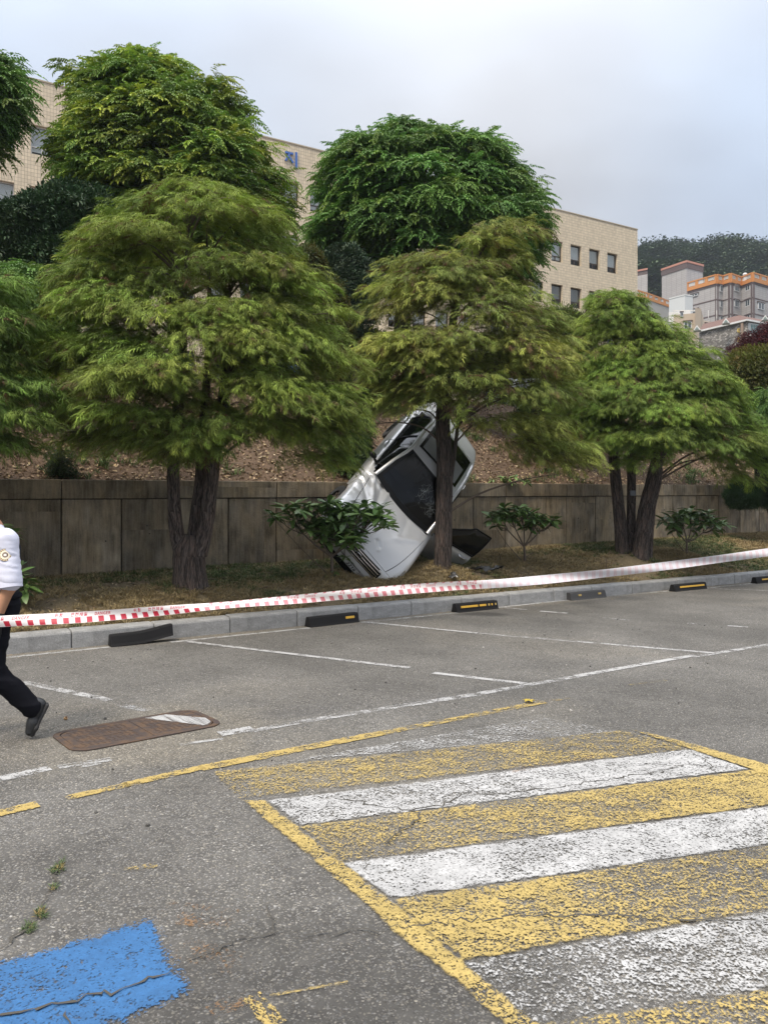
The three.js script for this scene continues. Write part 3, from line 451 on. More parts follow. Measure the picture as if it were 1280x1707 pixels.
  { const y = EYE + (CY - 434) / F * 150, q = [plan(1102.4, 155.2), plan(1143.7, 150), plan(1171, 152.6), plan(1132, 160)]; prism(q, 24, y - 1.5, grey1, 'wall', Tw); const o = (k) => { const c = q.reduce((a, p) => a.clone().add(p), V(0, 0, 0)).multiplyScalar(0.25); return q.map((p) => c.clone().lerp(p, k)); }; prism(o(1.03), y - 1.5, y - 0.42, brown, 'roof_band', Tw); prism(o(1.05), y - 0.40, y, salmon, 'roof_edge', Tw); win(1128, 1137, 152.4, 151.3, 484, 1.1, Tw, 0); }
  const S = thing('apartment_building', 'narrow grey block with salmon roof edge beside the corner of the tiled office', 'building');
  { const y = EYE + (CY - 446.6) / F * 160, q = [plan(1040, 163), plan(1078.8, 160), plan(1074, 168), plan(1040, 170)]; prism(q, 26, y - 1.3, grey1, 'wall', S); prism(q.map((p) => p.clone().multiplyScalar(1.001)), y - 1.3, y - 0.38, brown, 'roof_band', S); prism(q, y - 0.36, y, salmon, 'roof_edge', S); win(1064.5, 1074, 161.4, 160.6, 491, 1.1, S, 0); }
  const Lw = thing('apartment_building', 'low wing with an orange and white roof parapet next to the narrow grey block', 'building');
  { const q = [plan(1060, 128), plan(1079, 130), plan(1116, 135), plan(1100, 140), plan(1060, 140)], y = EYE + (CY - 500) / F * 130; prism(q, 22, y, std(0.36, 0.35, 0.33, 0.7), 'wall', Lw); for (const [a, b] of [[q[0], q[1]], [q[1], q[2]]]) { wallBlock(a, b, y, y + 0.45, 0.1, 0.2, orange, 'parapet', Lw); wallBlock(a, b, y + 1.0, y + 1.2, 0.1, 0.2, orange, 'parapet_rail', Lw); for (let k = 0; k <= 4; k++) wallBlock(a.clone().lerp(b, clamp(k / 4 - 0.05, 0, 1)), a.clone().lerp(b, clamp(k / 4 + 0.05, 0, 1)), y + 0.45, y + 1.0, 0.08, 0.16, orange, 'parapet_post', Lw); for (const h of [0.55, 0.75]) wallBlock(a, b, y + h, y + h + 0.1, 0.02, 0.05, rail, 'baluster_rail', Lw); } }
  const Wt = thing('house', 'plain white rendered rooftop block in front of the grey stair tower', 'building');
  { const y = EYE + (CY - 492.5) / F * 120, q = [plan(1114.5, 122.2), plan(1141, 120), plan(1154.2, 120.7), plan(1130, 126)]; prism(q, 26, y, std(0.52, 0.55, 0.57, 0.75), 'wall', Wt); prism(q.map((p) => p.clone().multiplyScalar(0.9995)), y + 0.002, y + 0.18, std(0.56, 0.59, 0.6, 0.7), 'roof', Wt); wallBlock(plan(1114, 118), plan(1150, 117), 28, EYE + (CY - 518) / F * 117, 0.1, 0.2, std(0.6, 0.6, 0.6, 0.6), 'parapet', Wt); }
  const Be = thing('house', 'beige house with a flat stepped parapet behind the stone cottage roof', 'building');
  { const m = std(0.43, 0.36, 0.285, 0.8), D = 108, y = EYE + (CY - 519) / F * D; prism([plan(1122, D), plan(1160, D - 1), plan(1166, D + 6), plan(1122, D + 6)], 20, y - 0.5, m, 'wall', Be); prism([plan(1158, D - 2), plan(1167.5, D - 1.4), plan(1172, D + 4), plan(1162, D + 4)], 20, y, m, 'pier', Be); prism([plan(1167.5, D), plan(1197, D + 2), plan(1197, D + 8), plan(1168, D + 8)], 20, EYE + (CY - 533) / F * D, std(0.5, 0.43, 0.35, 0.8), 'wall', Be); win(1139, 1152, D - 0.4, D - 0.7, 536, 1.0, Be, 0); win(1174, 1182, D + 0.5, D + 1, 540, 0.8, Be, 0); win(1133, 1138, D - 0.3, D - 0.4, 521, 0.6, Be, 0);
    for (const u of [1124, 1139, 1165, 1180, 1194]) { const p = plan(u, D + 1.2); mesh('railing_post', new THREE.CylinderGeometry(0.04, 0.04, 1.1, 6).translate(p.x, y - 0.1, p.z), rail, Be); } wallBlock(plan(1122, D + 1), plan(1166, D + 1), y + 0.36, y + 0.44, 0, 0.06, rail, 'railing', Be); }
  // stone cottage with brown roof
  const C = thing('stone_house', 'grey rubble stone cottage with brown roof and white gables near the red maple', 'building');
  { const N = 512, st = { c: new Float32Array(N * N), h: new Float32Array(N * N) }, R = rngOf(8), pts = []; const gx = 12, gy = 24; for (let j = 0; j < gy; j++) for (let i = 0; i < gx; i++) pts.push([(i + 0.5 * (j % 2) + 0.2 + 0.6 * R()) * N / gx, (j + 0.2 + 0.6 * R()) * N / gy, R()]);
    for (let y = 0; y < N; y++) for (let x = 0; x < N; x++) { let d1 = 9e9, d2 = 9e9, b = 0; const ci = Math.floor(x / N * gx), cj = Math.floor(y / N * gy); for (let dj = -2; dj <= 2; dj++) for (let di = -2; di <= 2; di++) { const jj = (cj + dj + gy) % gy, ii = (ci + di + gx) % gx, q = pts[jj * gx + ii]; let ex = Math.abs(q[0] - x), ey = Math.abs(q[1] - y); ex = Math.min(ex, N - ex); ey = Math.min(ey, N - ey); const d = Math.hypot(ex * 0.55, ey); if (d < d1) { d2 = d1; d1 = d; b = q[2]; } else if (d < d2) d2 = d; } const e = smooth(0.5, 4, d2 - d1); st.h[y * N + x] = e * (0.6 + 0.4 * b); st.c[y * N + x] = lerp(0.10, 0.16 + 0.26 * b * b, e) * (0.8 + 0.4 * vnoise(x / 4, y / 4, 6)); }
    const tm = dataTex(N, N, (x, y, o) => { const k = st.c[y * N + x]; o[0] = k * 1.03; o[1] = k; o[2] = k * 0.97; }, true), tb = dataTex(N, N, grey((x, y) => st.h[y * N + x]));
    const stone = new THREE.MeshStandardMaterial({ map: scaled(tm, 1 / 3.4), bumpMap: scaled(tb, 1 / 3.4), bumpScale: 0.07, roughness: 0.9, side: THREE.DoubleSide });
    const y = EYE + (CY - 535.6) / F * 75, a = plan(1164.5, 79.7), b = plan(1244.4, 75), c = plan(1300, 77.6), bk = [plan(1296, 86), plan(1176, 88)];
    prism([a, b, c, ...bk], 8, y, stone, 'wall', C);
    const roofM = std(0.13, 0.075, 0.062, 0.8), whiteM = std(0.6, 0.61, 0.62, 0.6);
    const g = new Pile(), up = 1.15, eave = [a, b, c].map((p) => p.clone().multiplyScalar(0.997).setY(y + 0.16)), mid = V((a.x + c.x) / 2, 0, -84), top = [a, b, c].map((p) => p.clone().lerp(mid, 0.24).setY(y + up)); for (let i = 0; i < 2; i++) g.quad(eave[i], eave[i + 1], top[i + 1], top[i]); const m2 = mid.clone().setY(y + up); g.tri(top[0], top[1], m2); g.tri(top[1], top[2], m2); mesh('roof', g.geo(), roofM, C);
    for (const [p, q] of [[a, b], [b, c]]) wallBlock(p.clone().multiplyScalar(0.9975), q.clone().multiplyScalar(0.9975), y, y + 0.17, 0.08, 0.3, whiteM, 'eave_trim', C);
    const gable = (u, D, vTop, wpx) => { const k = wpx / F * D, yy = EYE + (CY - vTop) / F * D, p = plan(u, D), G2 = new THREE.Group(), s = new THREE.Shape([[-k / 2, 0], [k / 2, 0], [0, k * 0.72]].map(([x, z]) => new THREE.Vector2(x, z))); const g0 = new THREE.ExtrudeGeometry(s, { depth: 0.9, bevelEnabled: false }), m = mesh('gable', g0, whiteM, C); m.position.set(p.x, yy - k * 0.72, p.z); m.rotation.y = -0.45; const s2 = new THREE.Shape([[-k * 0.27, 0.1 * k], [k * 0.27, 0.1 * k], [0, k * 0.5]].map(([x, z]) => new THREE.Vector2(x, z))); mesh('gable_window', new THREE.ExtrudeGeometry(s2, { depth: 0.04, bevelEnabled: false }).translate(0, 0, 0.9), std(0.2, 0.26, 0.25, 0.3), m); };
    gable(1209.7, 76.0, 533.5, 11.5); gable(1162, 79.0, 545, 12); gable(1274.5, 74.8, 528.5, 11); gable(1288, 75.4, 530, 10);
    wallBlock(plan(1234.5, 75.4), plan(1238.5, 75.2), y - 6, y - 0.05, 0.06, 0.12, std(0.26, 0.20, 0.16, 0.8), 'corner_pipe', C);
    const gl = wallBlock(plan(1246, 75.05), plan(1269, 76.0), y - 1.6, y - 0.12, 0.05, 0.12, std(0.33, 0.35, 0.36, 0.5), 'window', C); for (let k = 0; k < 4; k++) { const L = 1.36; for (const z of [-0.06, 0.06]) mesh('pane', boxAt(0.30, 1.28, 0.02, -0.52 + k * 0.345, 0, z), phys(0.10, 0.17, 0.18, 0.06, { clearcoat: 0.5 }), gl); }
    const w2 = wallBlock(plan(1272.5, 76.1), plan(1290, 76.9), y - 1.3, y - 0.4, 0.05, 0.12, whiteM, 'window', C); for (const z of [-0.06, 0.06]) mesh('pane', boxAt(0.7, 0.7, 0.02, 0, 0, z), glass, w2);
    const ac = thing('air_conditioner', 'white outdoor air conditioner unit on the stone cottage below its window', 'air conditioner'); { const p = plan(1252.5, 74.3); ac.position.set(p.x, y - 2.05, p.z); ac.rotation.y = -0.35; mesh('housing', boxAt(0.72, 0.55, 0.3, 0, 0.275, 0, 0.03), std(0.6, 0.6, 0.58, 0.5), ac); mesh('fan_grille', new THREE.TorusGeometry(0.2, 0.025, 6, 20).translate(0.08, 0.28, 0.155), std(0.25, 0.25, 0.25, 0.6), ac); mesh('fan', new THREE.CircleGeometry(0.18, 18).translate(0.08, 0.28, 0.154), std(0.06, 0.06, 0.06, 0.7), ac); mesh('bracket', boxAt(0.76, 0.06, 0.5, 0, -0.032, 0), std(0.2, 0.2, 0.2, 0.6), ac); }
    // yellow sign letters fixed on the stone
    const yel = std(0.62, 0.46, 0.09, 0.5), st2 = (x0, y0, x1, y1) => { const L = Math.hypot(x1 - x0, y1 - y0) + 0.06; const g3 = new THREE.BoxGeometry(L, 0.085, 0.07); g3.rotateZ(Math.atan2(y1 - y0, x1 - x0)); g3.translate((x0 + x1) / 2, (y0 + y1) / 2, 0); return g3; };
    const dae = merged([st2(0, 0.36, 0.2, 0.36), st2(0, 0.36, 0, 0.06), st2(0, 0.06, 0.2, 0.06), st2(0.29, 0.46, 0.29, -0.04), st2(0.40, 0.46, 0.40, -0.04), st2(0.29, 0.22, 0.40, 0.22)]), so = merged([st2(0.19, 0.42, 0.02, 0.2), st2(0.19, 0.42, 0.36, 0.2), st2(0.19, 0.2, 0.19, 0.05), st2(-0.02, 0.0, 0.40, 0.0)]);
    for (const [g3, v] of [[dae, 554], [so, 569]]) { const p = at(1229, v, 75.55), m = mesh('sign_letter', g3, yel, C); m.position.copy(p); m.rotation.y = 0.62; m.scale.setScalar(0.9); }
  }
  // ground that carries these buildings up to the hill
  const rise = [[48, 6.5], [60, 7.5], [74, 10], [95, 20], [118, 26], [150, 33], [190, 48], [250, 74], [318, 98], [345, 100], [420, 60]];
  const riseY = (D) => { for (let i = 1; i < rise.length; i++) if (D <= rise[i][0]) return lerp(rise[i - 1][1], rise[i][1], clamp((D - rise[i - 1][0]) / (rise[i][0] - rise[i - 1][0]), 0, 1)); return 60; };
  struct('hill', sheet(60, 60, (a, b) => { const D = lerp(48, 420, b), k = lerp(0.05, 1.25, a); const x = k * D; return V(x, (riseY(D) + (D > 200 ? 5 * (fbm(a * 6, b * 3, 3, 7) - 0.5) - (D - 200) / 118 * 8 * (1 - smooth(0.10, 0.32, k)) : 0)) * (0.35 + 0.65 * smooth(0.05, 0.36, k)), -D); }, (a, b, p) => [p.x / 4, p.z / 4]), std(0.045, 0.05, 0.03, 1));
  // hillside pines
  const R = rngOf(17), pine = (seed) => { const r = rngOf(seed), g = new Pile(), cl = []; for (let i = 0; i < 26; i++) { const h = 0.35 + 0.65 * r(), w = (1.05 - Math.pow(h, 2.2)) * 0.42 + 0.05, a = r() * 6.28, rr = w * Math.sqrt(r()); cl.push([Math.cos(a) * rr, h, Math.sin(a) * rr, 0.07 + 0.08 * r()]); }
    for (const [x, y, z, s] of cl) for (let k = 0; k < 110; k++) { const a = r() * 6.28, e = r() * 2 - 0.6, c = V(x + s * 1.5 * (r() - 0.5) * 2, y + s * 0.7 * (r() - 0.5) * 2, z + s * 1.5 * (r() - 0.5) * 2), d = V(Math.cos(a), e * 0.7, Math.sin(a)).normalize().multiplyScalar(0.032 + 0.03 * r()), n = V(-d.z, (r() - 0.5) * 0.05, d.x).multiplyScalar(0.35); g.tri(c.clone().sub(n), c.clone().add(n), c.clone().add(d)); }
    const f = g.geo(); const tr = new THREE.CylinderGeometry(0.012, 0.03, 0.8, 5).translate(0, 0.4, 0); return merged([f, tr]); };
  const pm = new THREE.MeshStandardMaterial({ color: 0xffffff, roughness: 0.9, side: THREE.DoubleSide }); const sets = [0, 1, 2].map(() => [[], []]);
  const q = new THREE.Quaternion();
  for (let i = 0; i < 1000; i++) { const D = lerp(185, 342, Math.pow(R(), 0.8)), k = lerp(0.26, 0.62, R()), y = (riseY(D) - (D > 200 ? (D - 200) / 118 * 8 * (1 - smooth(0.10, 0.32, k)) : 0)) * (0.35 + 0.65 * smooth(0.05, 0.36, k)), h = 11 + 7 * R() * R() + 2 * R(), w = h * (1.0 + 0.6 * R()); q.setFromAxisAngle(V(0, 1, 0), R() * 6.28); const S2 = sets[Math.floor(R() * 3)]; S2[0].push(new THREE.Matrix4().compose(V(k * D, y - 3.2, -D), q, V(w, h, w))); const t = 0.7 + 0.6 * R(); S2[1].push(new THREE.Color().setRGB(0.052 * t + 0.016 * R(), 0.092 * t, 0.040 * t)); }
  sets.forEach((S2, i) => instances('hill_forest', pine(60 + i), pm, S2[0], S2[1]));
}

scene.fog = new THREE.FogExp2(new THREE.Color().setRGB(0.62, 0.70, 0.82), 0.00035);

// ---------------------------------------------------------------- trees and shrubs
const leafMat = (rough = 0.7, trans = 0.3, more = {}) => phys(1, 1, 1, rough, { transmission: trans, thickness: 0, specularIntensity: 0.5, ...more });
const CONIFER = leafMat(0.9, 0.26), BROAD = leafMat(0.75, 0.38), GLOSSY = leafMat(0.55, 0.15);
const barkTex = (() => { const N = 512, f = (x, y) => { const w = 6 * fbm(x / 40, y / 60, 2, 601, 0); return 0.55 * vnoise((x + w * 5) / 9, y / 90, 602, 0) + 0.30 * vnoise((x + w * 3) / 4, y / 34, 603, 0) + 0.15 * vnoise(x / 2, y / 8, 604, 0); }; return { map: dataTex(N, N, (x, y, o) => { const k = f(x, y), r = fbm(x / 60, y / 80, 3, 605, 0); const b = lerp(0.018, 0.135, smooth(0.25, 0.8, k)); o[0] = b * (1.05 + 0.35 * r); o[1] = b * (0.92 + 0.02 * r); o[2] = b * (0.86 - 0.12 * r); }, true), bump: dataTex(N, N, grey(f)) }; })();
const BARK = new THREE.MeshStandardMaterial({ map: barkTex.map, bumpMap: barkTex.bump, bumpScale: 0.035, roughness: 0.95, side: THREE.DoubleSide });
const BARKD = std(0.045, 0.034, 0.027, 0.95), TWIG = std(0.11, 0.085, 0.065, 0.9);

function threadSpray(seed) {                                 // a hanging fan of cord-like shoots
  const R = rngOf(seed), g = new Pile();
  const ribbon = (p, d, L, w, droop) => { let a = p.clone(), dir = d.clone(), n = 3; for (let i = 0; i < n; i++) { const b = a.clone().addScaledVector(dir, L / n); const s = V(-dir.z, 0.3 * (R() - 0.5), dir.x).normalize(), w0 = w * (1 - i / n * 0.6), w1 = i === n - 1 ? w * 0.15 : w * (1 - (i + 1) / n * 0.6); g.quad(a.clone().addScaledVector(s, -w0), a.clone().addScaledVector(s, w0), b.clone().addScaledVector(s, w1), b.clone().addScaledVector(s, -w1)); a = b; dir.y -= droop * (0.6 + 0.8 * R()); dir.normalize(); } };
  for (let i = 0; i < 24; i++) { const t = Math.sqrt(R()), y = 0.06 * t - 0.16 * t * t, x = 0.26 * t, a = (R() - 0.5) * 2.3; ribbon(V(x, y, (R() - 0.5) * 0.05), V(Math.cos(a), 0.42 - 0.9 * t + (R() - 0.5) * 0.5, Math.sin(a)).normalize(), 0.07 + 0.09 * R(), 0.0030 + 0.0025 * R(), 0.5); }
  return g.geo();
}
function leaf(g, p, d, up, L, W, fold = 0.2) { const s = d.clone().cross(up).normalize(), m = p.clone().addScaledVector(d, L * 0.45), e = p.clone().addScaledVector(d, L).addScaledVector(up, -L * 0.12), n = up.clone().multiplyScalar(W * fold); g.tri(p, m.clone().addScaledVector(s, W / 2).add(n), e); g.tri(p, e, m.clone().addScaledVector(s, -W / 2).add(n)); }
function twigSpray(seed, n = 8, L = 0.42, l = 0.115, w = 0.045) {   // a twig with leaves down both sides
  const R = rngOf(seed), g = new Pile();
  for (let i = 0; i < n; i++) { const t = (i + 0.6) / n, p = V(L * t, 0.10 * t - 0.20 * t * t, (R() - 0.5) * 0.02); for (const s of [-1, 1]) { const d = V(0.62 + 0.2 * R(), -0.25 - 0.35 * R(), s * (0.75 + 0.3 * R())).normalize(), up = V(0.25 * R(), 1, s * 0.25 + 0.3 * (R() - 0.5)).normalize(); leaf(g, p, d, up, l * (0.65 + 0.5 * R()) * (1.1 - 0.35 * t), w * (0.8 + 0.4 * R())); } }
  leaf(g, V(L, -0.10, 0), V(0.8, -0.55, 0).normalize(), V(0.5, 1, 0).normalize(), l, w); return g.geo();
}
function tuft(seed, n = 14, l = 0.075, w = 0.034, rad = 0.09) { const R = rngOf(seed), g = new Pile(); for (let i = 0; i < n; i++) { const a = R() * 6.28, e = (R() - 0.25) * 1.6, d = V(Math.cos(a) * Math.cos(e), Math.sin(e), Math.sin(a) * Math.cos(e)), p = d.clone().multiplyScalar(rad * (0.3 + R())), up = V(R() - 0.5, 1, R() - 0.5).normalize(); leaf(g, p, d.clone().add(V(0, -0.25, 0)).normalize(), up, l * (0.7 + 0.6 * R()), w * (0.8 + 0.4 * R())); } return g.geo(); }
const THREAD = [1, 2, 3].map((s) => threadSpray(700 + s)), ZELK = [1, 2, 3].map((s) => twigSpray(720 + s)), TUFT = [1, 2].map((s) => tuft(740 + s)), FINE = [1, 2].map((s) => tuft(750 + s, 18, 0.05, 0.022, 0.08)), NEEDLE = [1, 2].map((s) => tuft(760 + s, 26, 0.07, 0.006, 0.05)), MAPLE = [1, 2].map((s) => tuft(770 + s, 20, 0.06, 0.018, 0.09)), TWIGS = [1, 2].map((s) => twigSpray(780 + s, 7, 0.30, 0.075, 0.034));

function pixStem(pts, radii, D, sides = 9, rough = 0.16, seed = 1) { return limb(pts.map(([u, v, dz = 0]) => at(u, v, D + dz)), radii, sides, rough, seed, 1.6); }
// env rows: [v, left u, right u]; the crown is round in plan, its clumps sit on that outline
function plant(o) {
  const R = rngOf(o.seed), T = thing(o.name, o.label, o.category ?? 'tree', V(0, 0, 0), 0, o.group), D = o.D, env = o.env;
  const row0 = (v) => { for (let i = 1; i < env.length; i++) if (v <= env[i][0]) { const t = (v - env[i - 1][0]) / (env[i][0] - env[i - 1][0]); return [lerp(env[i - 1][1], env[i][1], t), lerp(env[i - 1][2], env[i][2], t)]; } return env[env.length - 1].slice(1); };
  const inset = (o.inset ?? 0.8 * o.size[0] + 0.1) / D * F, row = (v) => { const [l, r] = row0(v), c = (l + r) / 2; return [Math.min(l + inset, lerp(l, c, 0.85)), Math.max(r - inset, lerp(r, c, 0.85))]; };
  const v0 = env[0][0], v1 = env[env.length - 1][0], area = []; let tot = 0; for (let i = 0; i < 60; i++) { const v = lerp(v0, v1, (i + 0.5) / 60), [l, r] = row(v); tot += r - l + 20; area.push(tot); }
  const tp = o.tier ? o.tier / D * F : 0, pickV = () => { const k = R() * tot; let i = 0; while (area[i] < k) i++; const v = lerp(v0, v1, (i + R()) / 60); return tp ? v0 + (Math.round((v - v0) / tp) + (R() - 0.5) * 0.85) * tp : v; };
  const clumps = [], put = (v, k, front) => { const [l, r] = row(v), hw = (r - l) / 2 / F * D, c = (l + r) / 2, a = front ? Math.PI * R() : Math.PI * 2 * R(), p = at(c, v, D); const off = V(Math.cos(a) * hw * k, 0, Math.sin(a) * hw * k * (o.deep ?? 0.8)); return { p: p.add(off), out: off.lengthSq() > 1e-6 ? off.clone().normalize() : V(1, 0, 0), axis: at(c, v, D) }; };
  const n = o.clumps; for (let i = 0; i < n[0]; i++) clumps.push({ ...put(pickV(), (o.heap ? 0.74 : o.sprigs ? 0.68 : 0.84) + (o.heap ? 0.32 : o.sprigs ? 0.38 : 0.2) * R(), true), k: 1 }); for (let i = 0; i < n[1]; i++) clumps.push({ ...put(pickV(), 0.35 + 0.4 * R(), false), k: 0.9 }); for (let i = 0; i < (n[2] ?? 0); i++) { const c = put(pickV(), 0.9, false); clumps.push({ ...c, k: 1 }); }
  for (const [v, l, r] of env) for (const u of [l, r]) for (let i = 0; i < (o.rim ?? 2); i++) { const a = at(u + (u === l ? 1 : -1) * Math.min((r - l) / 2, inset * (0.55 + 0.5 * R())), v + 14 * (R() - 0.5), D + (R() - 0.5) * 0.5); clumps.push({ p: a, out: V(u === l ? -1 : 1, 0, 0.3 * (R() - 0.5)), axis: at((l + r) / 2, v, D), k: 0.8 }); }
  for (const [u, v, s = 1, dz = 0] of o.extra ?? []) { const [l, r] = row(clamp(v, v0, v1)), p = at(u, v, D + dz), ax = at((l + r) / 2, v, D), out = p.clone().sub(ax).setY(0); clumps.push({ p, out: out.lengthSq() > 0.01 ? out.normalize() : V(0, 0, 1), axis: ax, k: s, low: true }); }
  for (let i = 0; i < (o.sprigs ?? 0); i++) { const top = R() < 0.6, v = top ? v0 : lerp(v0, v1, R() * 0.8), [l, r] = row0(v + (top ? 12 : 0)), u = top ? lerp(l, r, R()) : R() < 0.5 ? l : r, p = at(u + (R() - 0.5) * 12, (top ? v + 30 * Math.pow(Math.abs(2 * (u - l) / (r - l + 1) - 1), 2) : v) - 10 * R(), D + (R() - 0.5) * 2); clumps.push({ p, out: V((u - (l + r) / 2) / 100, 0, R() - 0.3).normalize(), axis: p, k: 0.22 + 0.25 * R() }); }
  const holes = o.holes ?? []; const live = clumps.filter((c) => { const u = CX + F * c.p.x / -c.p.z, v = CY - F * (c.p.y - EYE) / -c.p.z; return !holes.some(([hu, hv, hr]) => Math.hypot(u - hu, v - hv) < hr); });
  const sets = o.geo.map(() => [[], []]), e = new THREE.Euler(), q = new THREE.Quaternion(), [rx, ry] = o.size;
  for (const c of live) {
    const s = c.k * ((o.heap ? 0.55 : 0.7) + (o.heap ? 0.85 : 0.6) * R()), N = Math.round(o.per * s * s * (0.8 + 0.4 * R())), tint = 1 + (R() - 0.5) * (o.vary ?? 0.4), hue = R();
    for (let i = 0; i < N; i++) {
      const a = R() * 2 * Math.PI, rr = Math.pow(R(), o.heap ?? 0.5), h = Math.sqrt(Math.max(0, 1 - rr * rr)), dx = Math.cos(a), dz = Math.sin(a), shell = 0.55 + 0.45 * Math.pow(R(), 0.5);
      if (o.plate) {                                         // a flat, arching bough set with short hanging shoots
        const [pl, pw, pt] = o.plate, al = dx * rr, ac = dz * rr, S0 = sets[Math.floor(R() * sets.length)], hang = Math.max(0, al) * Math.max(0, al), ox = c.out.x * (0.75 + 0.4 * al) - c.out.z * ac * 0.9, oz = c.out.z * (0.75 + 0.4 * al) + c.out.x * ac * 0.9;
        const p = V(c.p.x + (c.out.x * al * pl - c.out.z * ac * pw) * s, c.p.y + ((R() - 0.35) * pt - 0.30 * pl * hang - 0.22 * pw * ac * ac) * s, c.p.z + (c.out.z * al * pl + c.out.x * ac * pw) * s), z = (o.scale ?? 1) * (0.65 + 0.6 * R());
        e.set((R() - 0.5) * 1.0, Math.atan2(-oz, ox) + (R() - 0.5) * 1.6, 0.30 - 0.75 * rr * R() + (R() - 0.5) * 0.5, 'YZX'); q.setFromEuler(e); S0[0].push(new THREE.Matrix4().compose(p, q, V(z, z, z))); S0[1].push(o.color(R, tint, hue)); continue;
      }
      const p = V(c.p.x + dx * rr * rx * s * shell, c.p.y + (h * shell * (R() < (o.under ?? 0.2) ? -0.7 : 1) - 0.25) * ry * s - (o.sag ?? 0.25) * rr * rr * rx * s, c.p.z + dz * rr * rx * s * shell);
      const ox = dx * (0.35 + rr) + c.out.x * (o.reach ?? 0.7), oz = dz * (0.35 + rr) + c.out.z * (o.reach ?? 0.7), yaw = Math.atan2(-oz, ox) + (R() - 0.5) * (o.spread ?? 1.1);
      e.set((R() - 0.5) * 0.9, yaw, (o.pitch ?? 0.1) - 0.5 * rr * (o.droop ?? 1) + (R() - 0.5) * 0.7, 'YZX'); q.setFromEuler(e);
      const z = (o.scale ?? 1) * (0.7 + 0.6 * R()), S = sets[Math.floor(R() * sets.length)]; S[0].push(new THREE.Matrix4().compose(p, q, V(z, z, z))); S[1].push(o.color(R, tint, hue));
    }
  }
  sets.forEach((S, i) => instances('foliage', o.geo[i], o.mat, S[0], S[1], T));
  for (const [pts, radii, seed = 1] of o.stems ?? []) mesh('trunk', pixStem(pts, radii, D, o.sides ?? 10, o.rough ?? 0.14, seed), o.bark ?? BARK, T);
  if (o.stems) {                                             // branches reach from the stems to the clumps
    const spine = o.stems.map(([pts]) => new THREE.CatmullRomCurve3(pts.map(([u, v, dz = 0]) => at(u, v, D + dz))).getPoints(24)), L = [];
    for (const c of live) { if (R() > (c.low ? 0.22 : o.branch ?? 0.55)) continue; let best = null, bd = 1e9; for (const S of spine) for (const p of S) { const d = Math.hypot(p.x - c.p.x, p.z - c.p.z) * 0.6 + Math.abs(p.y - (c.p.y - 0.35 * Math.hypot(p.x - c.p.x, p.z - c.p.z))) ; if (d < bd && p.y < c.p.y + 0.3) { bd = d; best = p; } } if (!best) continue; const j = () => (R() - 0.5) * 0.16, m1 = best.clone().lerp(c.p, 0.3).add(V(j(), 0.12 + 0.12 * R(), j())), m2 = best.clone().lerp(c.p, 0.65).add(V(j(), 0.12 + 0.1 * R(), j())), r = clamp(0.008 + 0.008 * best.distanceTo(c.p), 0.008, 0.03) * (o.thick ?? 1); L.push(limb([best, m1, m2, c.p.clone().add(V(0, -0.05, 0))], [r, r * 0.8, r * 0.5, r * 0.2], 5, 0, 1, 2)); }
    if (L.length) stuff(mesh('branches', merged(L), o.bark === BARKD ? BARKD : TWIG, T));
  }
  return T;
}
const rgb = (r, g, b) => new THREE.Color().setRGB(r, g, b);
const coniferColor = (a, dead = 0.05) => (R, t, h) => { if (R() < dead) return rgb(0.10 + 0.04 * R(), 0.07, 0.035); const k = t * (0.72 + 0.6 * R()) * (R() < 0.25 ? 1.35 : 1), y = 0.80 + 0.20 * h + 0.14 * R(); return rgb(a[0] * k * y, a[1] * k, a[2] * k); };
const plainColor = (a, alt = null, p = 0) => (R, t, h) => { const c = alt && R() < p ? alt : a, k = t * (0.7 + 0.6 * R()); return rgb(c[0] * k * (0.85 + 0.3 * h), c[1] * k, c[2] * k); };
const BED = 'thread cypresses on the planting strip before the wall';

